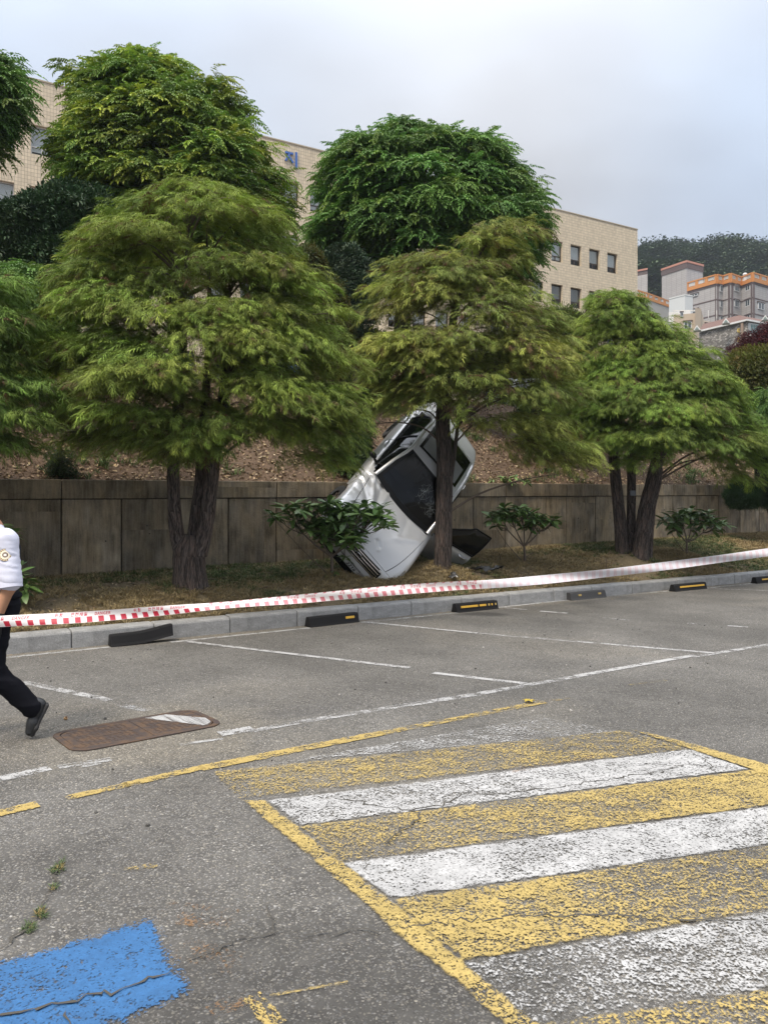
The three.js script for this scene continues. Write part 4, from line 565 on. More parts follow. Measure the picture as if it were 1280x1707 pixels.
// thread cypresses on the planting strip
plant({ name: 'cypress_tree', seed: 901, label: 'broad green thread cypress whose trunk splits into three, left of the crashed car', D: 10.9, geo: THREAD, mat: CONIFER, group: BED,
  env: [[318, 265, 380], [342, 220, 435], [372, 170, 472], [410, 135, 490], [460, 115, 520], [510, 100, 540], [560, 75, 560], [610, 62, 575], [655, 65, 588], [700, 70, 588], [730, 170, 580]],
  clumps: [92, 34, 24], size: [0.36, 0.30], tier: 0.40, plate: [0.52, 0.40, 0.16], inset: 0.42, sprigs: 16, heap: 0.6, per: 150, color: coniferColor([0.205, 0.265, 0.046], 0.05), vary: 0.6, scale: 0.74, rim: 1, deep: 0.72, sag: 0.35, droop: 1,
  extra: [[310, 745, 0.9, -0.5], [330, 765, 0.8, -0.3], [300, 760, 0.6, -0.6], [355, 750, 0.7, -0.7], [320, 725, 0.9, -0.8], [400, 735, 0.6, -0.4], [180, 715, 0.7, -0.2], [290, 720, 1, -0.6], [345, 720, 1, -0.7], [260, 700, 1, -0.5], [230, 690, 0.9, -0.3], [380, 725, 0.9, -0.6], [420, 700, 1, -0.5], [455, 715, 0.9, -0.3], [500, 720, 1, -0.1], [535, 735, 1, 0], [560, 705, 0.9, 0], [520, 760, 0.8, 0], [545, 775, 0.5, 0], [110, 715, 0.7, 0], [150, 725, 0.6, 0.2], [100, 740, 0.5, 0.5], [215, 725, 0.7, 0], [255, 335, 0.7], [300, 318, 0.7], [340, 320, 0.7], [400, 338, 0.7]],
  holes: [[425, 755, 35], [195, 770, 40]],
  stems: [[[[318, 1000, 0], [316, 950, 0], [318, 915, 0], [320, 892, 0]], [0.30, 0.225, 0.235, 0.15], 3], [[[304, 925, -0.02], [295, 890, -0.03], [291, 840, -0.05], [289, 780, -0.05], [296, 690, 0], [305, 600, 0], [308, 480, 0], [315, 380, 0]], [0.115, 0.105, 0.095, 0.09, 0.08, 0.06, 0.04, 0.015], 5], [[[322, 915, 0.05], [325, 870, 0.1], [334, 800, 0.12], [337, 740, 0.15], [345, 640, 0.2], [350, 520, 0.2], [345, 400, 0.2]], [0.10, 0.085, 0.08, 0.075, 0.06, 0.04, 0.015], 7], [[[332, 925, -0.04], [343, 880, -0.05], [350, 820, -0.06], [358, 755, -0.05], [372, 660, 0], [380, 560, 0], [372, 440, 0]], [0.125, 0.105, 0.10, 0.095, 0.075, 0.05, 0.015], 9]] });
plant({ name: 'cypress_tree', seed: 902, label: 'sparse yellowish thread cypress with one straight trunk standing before the crashed car', D: 13.65, geo: THREAD, mat: CONIFER, group: BED,
  env: [[400, 800, 838], [430, 690, 858], [470, 635, 880], [510, 612, 900], [560, 598, 925], [600, 592, 945], [635, 600, 955], [650, 640, 960]],
  clumps: [62, 18, 14], size: [0.38, 0.28], tier: 0.46, plate: [0.55, 0.40, 0.16], inset: 0.42, sprigs: 18, heap: 0.6, per: 118, color: coniferColor([0.25, 0.285, 0.062], 0.12), vary: 0.6, scale: 0.84, rim: 1, deep: 0.7, sag: 0.4,
  extra: [[818, 392, 0.6], [826, 410, 0.6], [838, 435, 0.7], [660, 440, 0.6], [640, 480, 0.8], [600, 680, 0.7], [625, 675, 0.6], [640, 690, 0.45, -0.2], [668, 684, 0.4, -0.5], [705, 678, 0.4, -0.8], [772, 690, 0.45, -0.7], [790, 705, 0.4, -0.5], [610, 705, 0.45], [700, 655, 0.6, -0.7], [740, 640, 0.8, -0.9], [775, 665, 0.7, -0.6], [760, 630, 0.9, -1], [690, 640, 0.7, -0.7], [665, 655, 0.6, -0.5], [880, 640, 1, 0.7], [920, 660, 1, 0.8], [860, 610, 1, 1.0], [840, 660, 0.9, 0.9], [900, 700, 1, 0.6], [870, 700, 1.2, -0.3], [900, 720, 1.2, -0.3], [925, 740, 1.2, 0], [945, 765, 0.9, 0], [905, 760, 1, 0], [880, 740, 1, 0], [960, 740, 0.7, 0], [800, 715, 0.7, -0.4], [845, 700, 0.8, -0.4], [935, 785, 0.5, 0]],
  holes: [[690, 500, 26], [560, 640, 30], [740, 540, 20], [820, 765, 45]],
  stems: [[[[738, 970, 0], [738, 935, 0], [739, 860, 0], [741, 770, 0], [738, 690, 0.05], [748, 600, 0.05], [762, 500, 0.05], [790, 440, 0], [820, 392, 0]], [0.185, 0.155, 0.145, 0.14, 0.125, 0.09, 0.06, 0.035, 0.01], 11], [[[752, 800, -0.02], [758, 750, -0.1], [764, 700, -0.15], [768, 660, -0.1]], [0.03, 0.035, 0.032, 0.015], 12]] });
plant({ name: 'cypress_tree', seed: 903, label: 'dense layered thread cypress on three separate stems, before the stone cottage', D: 16.6, geo: THREAD, mat: CONIFER, group: BED,
  env: [[496, 1008, 1034], [525, 975, 1080], [560, 955, 1128], [600, 945, 1172], [640, 935, 1205], [680, 922, 1245], [715, 920, 1268], [735, 930, 1270]],
  clumps: [92, 32, 22], size: [0.42, 0.30], tier: 0.50, plate: [0.62, 0.46, 0.18], inset: 0.5, sprigs: 14, heap: 0.6, per: 165, color: coniferColor([0.19, 0.268, 0.046], 0.04), vary: 0.6, scale: 0.90, rim: 1, deep: 0.7, sag: 0.38,
  extra: [[1215, 760, 1], [1240, 775, 1], [1200, 780, 0.9], [1225, 795, 0.6], [1255, 750, 1], [1180, 760, 0.8], [950, 745, 0.9], [980, 760, 0.6], [1005, 735, 0.9], [1050, 740, 0.8, -1], [1090, 745, 0.9, -1], [1080, 765, 0.6, -0.8], [1120, 740, 0.8, -0.8], [1045, 770, 0.35, -0.6]],
  holes: [[1140, 765, 30], [1000, 790, 30]],
  stems: [[[[1036, 935, 0], [1035, 900, 0], [1030, 840, 0], [1023, 770, 0], [1018, 700, 0], [1022, 600, 0], [1030, 520, 0]], [0.155, 0.135, 0.125, 0.12, 0.10, 0.06, 0.02], 13], [[[1051, 935, 0.1], [1051, 890, 0.1], [1052, 820, 0.1], [1053, 750, 0.1], [1062, 680, 0.1], [1060, 580, 0.1]], [0.11, 0.10, 0.095, 0.09, 0.07, 0.03], 14], [[[1066, 935, -0.1], [1069, 900, -0.1], [1078, 840, -0.1], [1092, 780, -0.1], [1110, 720, -0.1], [1120, 620, -0.1]], [0.19, 0.17, 0.155, 0.14, 0.10, 0.04], 15], [[[1080, 930, 0.05], [1086, 850, 0.05], [1098, 785, 0.05], [1085, 720, 0.1]], [0.09, 0.08, 0.075, 0.05], 16]] });
plant({ name: 'cypress_tree', seed: 904, label: 'thread cypress cut off by the left edge, behind the walking officer', D: 9.6, geo: THREAD, mat: CONIFER, group: BED,
  env: [[440, -190, -60], [480, -260, 20], [530, -290, 40], [590, -300, 20], [640, -310, 48], [690, -310, 50], [730, -280, 38]], clumps: [56, 18, 10], size: [0.33, 0.22], tier: 0.36, plate: [0.46, 0.36, 0.14], inset: 0.38, heap: 0.6, per: 140, color: coniferColor([0.150, 0.225, 0.040]), scale: 0.8, rim: 2, deep: 0.7, sag: 0.35,
  extra: [[20, 470, 0.8], [35, 640, 0.8], [30, 700, 0.8], [10, 745, 0.7]], stems: [[[[-130, 1020, 0], [-128, 900, 0], [-125, 700, 0], [-130, 500, 0]], [0.24, 0.18, 0.12, 0.03], 17]] });

// zelkovas up on the terrace
const ZG = 'zelkova trees at the top of the bank';
plant({ name: 'zelkova_tree', seed: 911, label: 'large zelkova with bright yellow green outer leaves at the left before the office', D: 19, geo: ZELK, mat: BROAD, group: ZG,
  env: [[112, 205, 262], [128, 150, 300], [150, 132, 365], [180, 138, 392], [210, 118, 400], [255, 108, 442], [300, 112, 466], [350, 118, 475], [400, 140, 472], [440, 200, 480]],
  clumps: [82, 34, 20], size: [0.66, 0.20], inset: 0.5, tier: 0.8, sprigs: 40, spread: 2.2, per: 92, color: plainColor([0.142, 0.236, 0.035], [0.270, 0.351, 0.041], 0.4), scale: 1.0, rim: 2, deep: 0.85, sag: 0.20, pitch: 0.25, vary: 0.6, reach: 1.1, under: 0.1,
  extra: [[225, 88, 0.5], [118, 108, 0.35], [128, 118, 0.4], [355, 128, 0.45], [372, 150, 0.5], [290, 108, 0.5], [395, 185, 0.5]], holes: [[330, 130, 22]], bark: BARKD, thick: 2.2, branch: 0.6,
  stems: [[[[300, 690, 0], [295, 560, 0], [285, 450, 0]], [0.26, 0.22, 0.2], 21], [[[285, 460, 0], [240, 360, 0], [180, 240, 0], [140, 150, 0]], [0.16, 0.11, 0.07, 0.02], 22], [[[285, 460, 0], [290, 330, 0.2], [260, 210, 0.3], [250, 110, 0.2]], [0.16, 0.11, 0.06, 0.02], 23], [[[288, 460, 0], [350, 350, -0.2], [400, 260, -0.2], [420, 220, 0]], [0.15, 0.10, 0.06, 0.02], 24]] });
plant({ name: 'zelkova_tree', seed: 912, label: 'round deep green zelkova in the middle, before the blue letter side of the office', D: 21.5, geo: ZELK, mat: BROAD, group: ZG,
  env: [[225, 640, 715], [240, 585, 785], [260, 558, 828], [290, 545, 866], [320, 542, 888], [355, 545, 892], [395, 535, 894], [425, 545, 886], [452, 580, 876], [474, 640, 860]],
  clumps: [92, 38, 20], size: [0.68, 0.20], inset: 0.5, tier: 0.8, sprigs: 40, spread: 2.2, per: 92, color: plainColor([0.124, 0.250, 0.047], [0.169, 0.276, 0.042], 0.18), scale: 1.0, rim: 2, deep: 0.85, sag: 0.2, pitch: 0.2, vary: 0.5, reach: 1.0, under: 0.1,
  extra: [[680, 218, 0.5], [565, 262, 0.4], [825, 245, 0.4], [895, 300, 0.4], [532, 385, 0.5], [545, 420, 0.5], [850, 475, 0.5]], bark: BARKD, thick: 2.2, branch: 0.6,
  stems: [[[[668, 660, 0], [670, 560, 0], [672, 470, 0]], [0.27, 0.23, 0.2], 25], [[[672, 480, 0], [620, 390, 0], [570, 300, 0]], [0.15, 0.10, 0.03], 26], [[[672, 480, 0], [690, 360, 0.2], [700, 240, 0.2]], [0.16, 0.10, 0.03], 27], [[[672, 485, 0], [770, 390, 0], [850, 300, 0]], [0.15, 0.10, 0.03], 28]] });
plant({ name: 'zelkova_tree', seed: 913, label: 'zelkova cut off by the left edge of the picture beside the office windows', D: 17, geo: ZELK, mat: BROAD, group: ZG,
  env: [[90, -160, -15], [108, -200, 12], [135, -210, 28], [175, -210, 30], [205, -200, 18], [228, -160, 0]], clumps: [40, 16, 10], size: [0.55, 0.2], sprigs: 14, spread: 2.2, per: 85, color: plainColor([0.114, 0.220, 0.043], [0.143, 0.234, 0.036], 0.2), scale: 1.0, rim: 3, deep: 0.8, sag: 0.2, pitch: 0.2, reach: 1, bark: BARKD, thick: 2, stems: [[[[-120, 700, 0], [-110, 300, 0], [-90, 120, 0]], [0.25, 0.18, 0.04], 29]] });

{ // another zelkova beyond the right edge, mirrored in the windscreen of the crashed car
  const first = scene.children.find((c) => c.userData.label?.startsWith('round deep green zelkova')), c = first.clone(); c.name = numbered('zelkova_tree'); c.userData = { ...first.userData, label: 'zelkova beyond the right edge of the picture, out of view' }; c.position.set(13.2, 0.3, 2.5); scene.add(c);
}

// shrubs and small trees between
plant({ name: 'evergreen_tree', seed: 921, label: 'dark glossy evergreen tree at the left, below the bright zelkova', D: 15.5, geo: TUFT, mat: GLOSSY, env: [[330, 75, 165], [352, 20, 185], [385, -50, 195], [425, -70, 185], [465, -70, 150], [500, -60, 110]], clumps: [90, 45, 10], size: [0.40, 0.24], sprigs: 26, extra: [[95, 318, 0.8], [140, 322, 0.9], [40, 346, 0.7], [165, 335, 0.8], [5, 362, 0.8]], per: 66, color: plainColor([0.034, 0.072, 0.029], [0.05, 0.09, 0.03], 0.15), scale: 1.15, rim: 2, reach: 0.4, stems: [[[[60, 720, 0], [65, 600, 0], [70, 450, 0]], [0.12, 0.10, 0.04], 31]], bark: BARKD });
plant({ name: 'shrub', seed: 922, label: 'bright green leafy shrub at the left, in front of the dark evergreen', category: 'shrub', D: 13, geo: TWIGS, mat: BROAD, env: [[452, 20, 60], [480, -10, 108], [520, -20, 122], [565, -20, 100], [600, -20, 85], [622, -20, 60]], clumps: [46, 18, 6], size: [0.3, 0.2], per: 48, color: plainColor([0.128, 0.232, 0.045]), reach: 0.6, pitch: 0.3, extra: [[30, 445, 0.35], [95, 462, 0.45], [105, 470, 0.4], [60, 470, 0.5]], stems: [[[[60, 690, 0], [58, 600, 0], [55, 520, 0]], [0.05, 0.04, 0.02], 32]], bark: BARKD });
plant({ name: 'shrub', seed: 923, label: 'dark olive clipped shrub between the two big zelkovas', category: 'shrub', D: 18.4, geo: FINE, mat: GLOSSY, env: [[425, 545, 605], [450, 522, 628], [490, 520, 634], [525, 540, 630], [548, 555, 605]], clumps: [60, 25, 6], size: [0.30, 0.22], per: 78, color: plainColor([0.047, 0.081, 0.044]), scale: 1.2, reach: 0.3, stems: [[[[590, 690, 0], [590, 600, 0], [585, 500, 0]], [0.08, 0.07, 0.03], 33]], bark: BARKD });
plant({ name: 'maple_tree', seed: 924, label: 'small bronze and olive maple right of the broad thread cypress', D: 17.5, geo: MAPLE, mat: BROAD, env: [[428, 495, 530], [455, 492, 548], [480, 505, 566], [505, 515, 580], [540, 518, 584], [562, 525, 575], [590, 535, 570], [625, 540, 566]], clumps: [60, 20, 6], size: [0.30, 0.16], per: 62, color: plainColor([0.111, 0.101, 0.023], [0.07, 0.095, 0.02], 0.45), scale: 1.2, reach: 0.5, stems: [[[[566, 700, 0], [564, 600, 0], [550, 520, 0]], [0.07, 0.06, 0.02], 34]], bark: BARKD });
plant({ name: 'maple_tree', seed: 925, label: 'green maple showing between the sparse cypress and the layered cypress', D: 19, geo: MAPLE, mat: BROAD, env: [[528, 895, 965], [548, 875, 990], [580, 880, 1000], [620, 890, 1000], [660, 900, 990]], clumps: [60, 24, 6], size: [0.32, 0.15], per: 62, color: plainColor([0.094, 0.137, 0.026], [0.10, 0.09, 0.02], 0.2), scale: 1.25, reach: 0.5, stems: [[[[950, 720, 0], [945, 640, 0], [940, 560, 0]], [0.08, 0.06, 0.02], 35]], bark: BARKD });
plant({ name: 'maple_tree', seed: 926, label: 'yellow green maple in flat layers at the right edge under the red maple', D: 21, geo: MAPLE, mat: BROAD, env: [[592, 1220, 1300], [612, 1190, 1330], [640, 1185, 1340], [668, 1205, 1340], [695, 1225, 1330]], clumps: [80, 30, 8], size: [0.42, 0.14], per: 70, color: plainColor([0.110, 0.125, 0.020], [0.13, 0.10, 0.03], 0.15), scale: 1.25, reach: 0.5, sag: 0.15, stems: [[[[1262, 800, 0], [1264, 700, 0], [1266, 620, 0]], [0.09, 0.07, 0.02], 36]], bark: BARKD });
plant({ name: 'maple_tree', seed: 927, label: 'dark red Japanese maple at the right before the stone cottage', D: 26, geo: MAPLE, mat: BROAD, env: [[552, 1266, 1340], [570, 1238, 1350], [590, 1212, 1350], [612, 1205, 1340]], clumps: [75, 30, 8], size: [0.46, 0.15], per: 60, color: plainColor([0.078, 0.017, 0.023], [0.10, 0.02, 0.022], 0.2), scale: 1.3, reach: 0.5, sag: 0.15, stems: [[[[1285, 760, 0], [1285, 680, 0], [1283, 590, 0]], [0.10, 0.08, 0.02], 37]], bark: BARKD });
plant({ name: 'shrub', seed: 928, label: 'bright green shrub at the right edge behind the layered cypress', category: 'shrub', D: 20, geo: TWIGS, mat: BROAD, env: [[655, 1255, 1340], [680, 1238, 1340], [705, 1240, 1340], [725, 1250, 1340]], clumps: [40, 12, 4], size: [0.35, 0.2], per: 60, color: plainColor([0.098, 0.202, 0.036]), reach: 0.4, stems: [[[[1285, 800, 0], [1285, 700, 0]], [0.05, 0.03], 38]], bark: BARKD });
plant({ name: 'shrub', seed: 929, label: 'dark evergreen shrub on the bank at the right edge above the clipped pine', category: 'shrub', D: 22, geo: TUFT, mat: GLOSSY, env: [[715, 1262, 1340], [745, 1252, 1340], [780, 1258, 1340], [805, 1265, 1340]], clumps: [45, 15, 4], size: [0.4, 0.25], per: 70, color: plainColor([0.029, 0.065, 0.026]), scale: 1.2, reach: 0.3, stems: [[[[1295, 840, 0], [1295, 760, 0]], [0.06, 0.03], 39]], bark: BARKD });
plant({ name: 'pine_tree', seed: 930, label: 'cloud pruned dark pine with flat pads over the wall at the right edge', D: 20.6, geo: NEEDLE, mat: GLOSSY, env: [[806, 1222, 1250], [818, 1206, 1266], [838, 1210, 1262]], clumps: [34, 16, 6], size: [0.24, 0.16], per: 150, color: plainColor([0.023, 0.055, 0.018]), reach: 0.1, rim: 2, extra: [[1275, 822, 1.0], [1285, 838, 1], [1268, 835, 0.9], [1290, 825, 1], [1300, 835, 1]], stems: [[[[1290, 905, 0], [1284, 870, 0], [1278, 845, 0], [1240, 832, 0]], [0.07, 0.06, 0.05, 0.02], 40]], bark: BARKD });
// bushes that line the terrace edge, seen through the gaps
{ const R = rngOf(55), spots = [[-20, 640, 1.1], [90, 620, 1], [200, 640, 1.2], [430, 630, 1.1], [520, 655, 0.9], [610, 600, 0.9], [620, 650, 1.0], [700, 620, 1.1], [800, 610, 1.1], [900, 690, 0.8], [1010, 640, 1.0], [1090, 640, 1.0], [1170, 660, 1.0]];
  const lab = ['behind the left edge cypress', 'below the bright leafy shrub', 'behind the left part of the broad cypress', 'behind the right part of the broad cypress', 'under the bronze maple', 'below the clipped olive shrub', 'above the open door of the crashed car', 'behind the trunk of the middle zelkova', 'behind the crown of the sparse cypress', 'right of the sparse cypress, below the white car', 'behind the left stem of the layered cypress', 'behind the middle of the layered cypress', 'behind the right half of the layered cypress'];
  spots.forEach(([u, v, k], i) => plant({ name: 'hedge_bush', seed: 940 + i, label: 'dark bush on the terrace edge ' + lab[i], category: 'bush', group: 'bushes along the terrace edge', D: 19.5 + R() * 1.5, geo: i % 2 ? TUFT : FINE, mat: GLOSSY, env: [[v - 38 * k, u - 30 * k, u + 30 * k], [v - 18 * k, u - 52 * k, u + 52 * k], [v + 12 * k, u - 60 * k, u + 60 * k], [v + 36 * k, u - 46 * k, u + 46 * k]], clumps: [26, 8, 2], size: [0.36, 0.24], per: 58, color: plainColor([0.034 + 0.02 * R(), 0.062 + 0.03 * R(), 0.024]), scale: 1.2, reach: 0.3, rim: 1 })); }
plant({ name: 'shrub', seed: 961, label: 'small green shrub on the bank left of the crashed car door', category: 'shrub', D: 15.2, geo: TWIGS, mat: BROAD, env: [[690, 575, 600], [715, 562, 612], [745, 560, 605], [775, 565, 595]], clumps: [22, 8, 2], size: [0.22, 0.18], per: 40, color: plainColor([0.065, 0.124, 0.034]), scale: 0.9, reach: 0.3, rim: 1, stems: [[[[582, 800, 0], [582, 740, 0]], [0.02, 0.012], 41]], bark: BARKD });
plant({ name: 'shrub', seed: 962, label: 'thin dark weed growing on the bank at the left, on the wall edge', category: 'weed', D: 11.9, geo: TWIGS, mat: BROAD, env: [[755, 96, 112], [775, 88, 118], [795, 95, 110]], clumps: [8, 3, 1], size: [0.10, 0.1], per: 14, color: plainColor([0.046, 0.078, 0.026]), scale: 0.55, reach: 0.3, rim: 1, stems: [[[[103, 812, 0], [103, 775, 0]], [0.008, 0.005], 42]], bark: BARKD });

// ---------------------------------------------------------------- cars: x to the car's left, y up, z forward
const PAINT = phys(0.62, 0.63, 0.645, 0.30, { metalness: 0.28, clearcoat: 0.9, clearcoatRoughness: 0.06 });
const CHROME = phys(0.60, 0.61, 0.62, 0.18, { metalness: 1 }), TRIM = phys(0.006, 0.006, 0.0065, 0.4, { specularIntensity: 0.4 }), RUBBER = std(0.018, 0.018, 0.018, 0.85), CABIN = phys(0.006, 0.006, 0.0065, 0.85, { specularIntensity: 0.3 }), SEAT = std(0.045, 0.043, 0.042, 0.8);
const AUTOGLASS = phys(0.05, 0.065, 0.062, 0.02, { transmission: 1, thickness: 0, ior: 1.52, specularIntensity: 0.6 }), DARKGLASS = phys(0.006, 0.007, 0.007, 0.04, { specularIntensity: 0.8 });
const SEC = [[0, 1.022], [0.40, 1.012], [0.74, 0.985], [0.90, 0.95], [0.975, 0.87], [1.0, 0.70], [0.998, 0.45], [0.975, 0.18], [0.93, 0]];
function secAt(t) { const k = clamp(Math.floor(t), 0, 7), f = t - k, p = (i) => SEC[clamp(i, 0, 8)], c = (j) => { const a = i0[j], b = i1[j], cc = i2[j], d = i3[j]; return 0.5 * (2 * b + (cc - a) * f + (2 * a - 5 * b + 4 * cc - d) * f * f + (3 * b - a - 3 * cc + d) * f * f * f); }, i0 = k === 0 ? [-SEC[1][0], SEC[1][1]] : p(k - 1), i1 = p(k), i2 = p(k + 1), i3 = p(k + 2); return [c(0), c(1)]; }
function halfW(z) { return z > 1.25 ? 0.875 - 0.22 * Math.pow((z - 1.25) / 0.95, 5) : z < -1.4 ? 0.875 - 0.24 * Math.pow((-1.4 - z) / 0.85, 2.4) : 0.875; }
function topH(z) {
  if (z > 0.7) { const k = (z - 0.7) / 1.3; return z < 2.0 ? 0.985 - 0.10 * k - 0.165 * Math.pow(k, 3.6) : lerp(0.72, 0.50, Math.pow((z - 2.0) / 0.2, 1.5)); }
  if (z > -1.3) return lerp(0.965, 0.945, smooth(-1.3, 0.7, z));
  return z > -2.05 ? 1.0 - 0.03 * (-1.3 - z) : lerp(0.98, 0.80, Math.pow((-2.05 - z) / 0.2, 1.6));
}
function bodyPoint(z, t, side, out = 0) { const [fx, fy] = secAt(t), w = halfW(z), b = 0.235, h = topH(z); return V(side * (w * fx + out * (t > 2.5 ? 1 : 0)), b + (h - b) * fy + out * (t <= 3 ? 1 : 0.1), z + (z > 1.98 ? out : 0)); }
function panel(z0, z1, t0, t1, side, nz, nt, arch = null, out = 0, warp = null) {
  const g = sheet(nz, nt, (a, b) => { const p = bodyPoint(lerp(z0, z1, a), lerp(typeof t0 === 'function' ? t0(lerp(z0, z1, a)) : t0, t1, b), side, out); return warp ? warp(p) : p; });
  if (!arch) return g;
  const P = g.attributes.position, keep = [], idx = g.index.array, [az, ay, ar] = arch, d = (i) => Math.hypot(P.getZ(i) - az, P.getY(i) - ay);
  for (let i = 0; i < idx.length; i += 3) { const m = (d(idx[i]) + d(idx[i + 1]) + d(idx[i + 2])) / 3; if (m > ar) keep.push(idx[i], idx[i + 1], idx[i + 2]); }
  for (let i = 0; i < P.count; i++) { const k = d(i); if (k < ar + 0.03 && k > 0.01) { const s = Math.max(1, ar / k); if (k < ar) { P.setZ(i, az + (P.getZ(i) - az) * s); P.setY(i, ay + (P.getY(i) - ay) * s); } } }
  g.setIndex(keep); g.computeVertexNormals(); return g;
}
const fullPanel = (z0, z1, t1, nz, nt, out = 0, warp = null) => sheet(nz, nt * 2, (a, b) => { const k = (b - 0.5) * 2, p = bodyPoint(lerp(z0, z1, a), Math.abs(k) * (typeof t1 === 'function' ? t1(lerp(z0, z1, a)) : t1), k < 0 ? -1 : 1, out); return warp ? warp(p) : p; });
const railPt = (z) => { const k = (z + 0.45) / 0.62; return V(0.605 - 0.03 * k * k, 1.425 - 0.028 * k * k, z); };
const roofPt = (x, z) => { const e = railPt(z), k = x / e.x; return V(x, e.y + 0.035 * (1 - k * k), z); };
function makeWheel(parent, x, z, y = 0.31, turn = 0) {
  const w = new THREE.Group(); w.name = 'wheel'; w.position.set(x, y, z); w.rotation.y = turn; parent.add(w);
  const prof = [[0.195, -0.10], [0.29, -0.10], [0.312, -0.075], [0.318, 0], [0.312, 0.075], [0.29, 0.10], [0.195, 0.10]].map(([r, h]) => new THREE.Vector2(r, h));
  mesh('tyre', new THREE.LatheGeometry(prof, 32).rotateZ(Math.PI / 2), RUBBER, w);
  const L = [new THREE.LatheGeometry([[0.18, -0.09], [0.20, -0.09], [0.20, 0.09], [0.185, 0.09]].map(([r, h]) => new THREE.Vector2(r, h)), 28).rotateZ(Math.PI / 2), new THREE.CylinderGeometry(0.05, 0.05, 0.05, 14).rotateZ(Math.PI / 2).translate(Math.sign(x) * 0.06, 0, 0)];
  for (let i = 0; i < 10; i++) L.push(new THREE.BoxGeometry(0.03, 0.15, 0.035).translate(Math.sign(x) * 0.07, 0.115, 0).rotateX(i * Math.PI / 5));
  mesh('rim', merged(L), CHROME, w); mesh('brake_disc', new THREE.CylinderGeometry(0.17, 0.17, 0.03, 24).rotateZ(Math.PI / 2), std(0.08, 0.08, 0.08, 0.5, { metalness: 0.7 }), w); return w;
}
function sideGlassPt(a, b, side, o = 0) { const z = lerp(0.60, -1.12, a), e = railPt(clamp(z, -1.05, 0.1)), low = V(0.80, 0.955, z), fr = z > 0.1 ? V(lerp(0.60, 0.715, (z - 0.1) / 0.6), lerp(1.40, 0.975, (z - 0.1) / 0.62), z) : z < -0.85 ? V(lerp(0.59, 0.69, (-0.85 - z) / 0.6), lerp(1.395, 1.02, Math.pow((-0.85 - z) / 0.55, 1.5)), z) : e; const p = low.lerp(fr, b); p.x += 0.03 * Math.sin(b * Math.PI) + o; p.x *= side; return p; }
function makeDoor(front, side, parent, open) {               // window frame and pane go with the door
  const z0 = front ? 0.70 : -0.29, z1 = front ? -0.275 : -1.20, D = new THREE.Group(); D.name = 'door'; D.position.set(side * 0.86, 0, z0); parent.add(D); D.rotation.y = -open * side;
  const sh = (g) => g.translate(-side * 0.86, 0, -z0), arch = front ? null : [-1.36, 0.31, 0.37];
  mesh('door_panel', sh(panel(z0 - 0.005, z1, 2.75, 7.35, side, 30, 26, arch)), PAINT, D);
  mesh('door_trim', sh(panel(z0 - 0.02, z1 + 0.02, 2.9, 7.2, side, 14, 12, arch, -0.06)), CABIN, D);
  const a0 = (0.60 - Math.min(0.60, z0)) / 1.72, a1 = (0.60 - Math.max(-1.12, z1)) / 1.72, fr = [], N = 12, bar = (pts) => fr.push(limb(pts, [0.017, 0.017], 6));
  bar(Array.from({ length: N + 1 }, (_, i) => sideGlassPt(lerp(a0, a1, i / N), 1, side))); bar(Array.from({ length: 4 }, (_, i) => sideGlassPt(front ? a1 : a1, i / 3, side))); bar(Array.from({ length: 4 }, (_, i) => sideGlassPt(a0, i / 3, side))); bar(Array.from({ length: N + 1 }, (_, i) => sideGlassPt(lerp(a0, a1, i / N), 0.01, side, 0.012)));
  mesh('window_frame', sh(merged(fr)), TRIM, D); mesh('window_pane', sh(sheet(16, 8, (a, b) => sideGlassPt(lerp(a0 + 0.006, a1 - 0.006, a), lerp(0.02, 0.97, b), side, -0.004))), DARKGLASS, D);
  const hz = z1 + 0.16, hp = bodyPoint(hz, 3.95, side, 0.03); mesh('door_handle', sh(limb([hp.clone().add(V(-side * 0.03, 0, 0.10)), hp.clone().add(V(0, 0, 0.07)), hp.clone().add(V(0, 0, -0.07)), hp.clone().add(V(-side * 0.03, 0, -0.10))], [0.012, 0.016, 0.016, 0.012], 8)), CHROME, D);
  mesh('belt_strip', sh(limb([bodyPoint(z0 - 0.01, 2.78, side, 0.004), bodyPoint((z0 + z1) / 2, 2.78, side, 0.004), bodyPoint(z1, 2.78, side, 0.004)], [0.010, 0.010], 6)), CHROME, D);
  if (front) { const m = mesh('mirror', sh(merged([new THREE.SphereGeometry(1, 14, 10).scale(0.075, 0.05, 0.055).translate(side * 0.95, 1.0, 0.55), limb([V(side * 0.82, 0.95, 0.56), V(side * 0.90, 0.98, 0.56)], [0.03, 0.025], 6)])), TRIM, D); }
  return D;
}
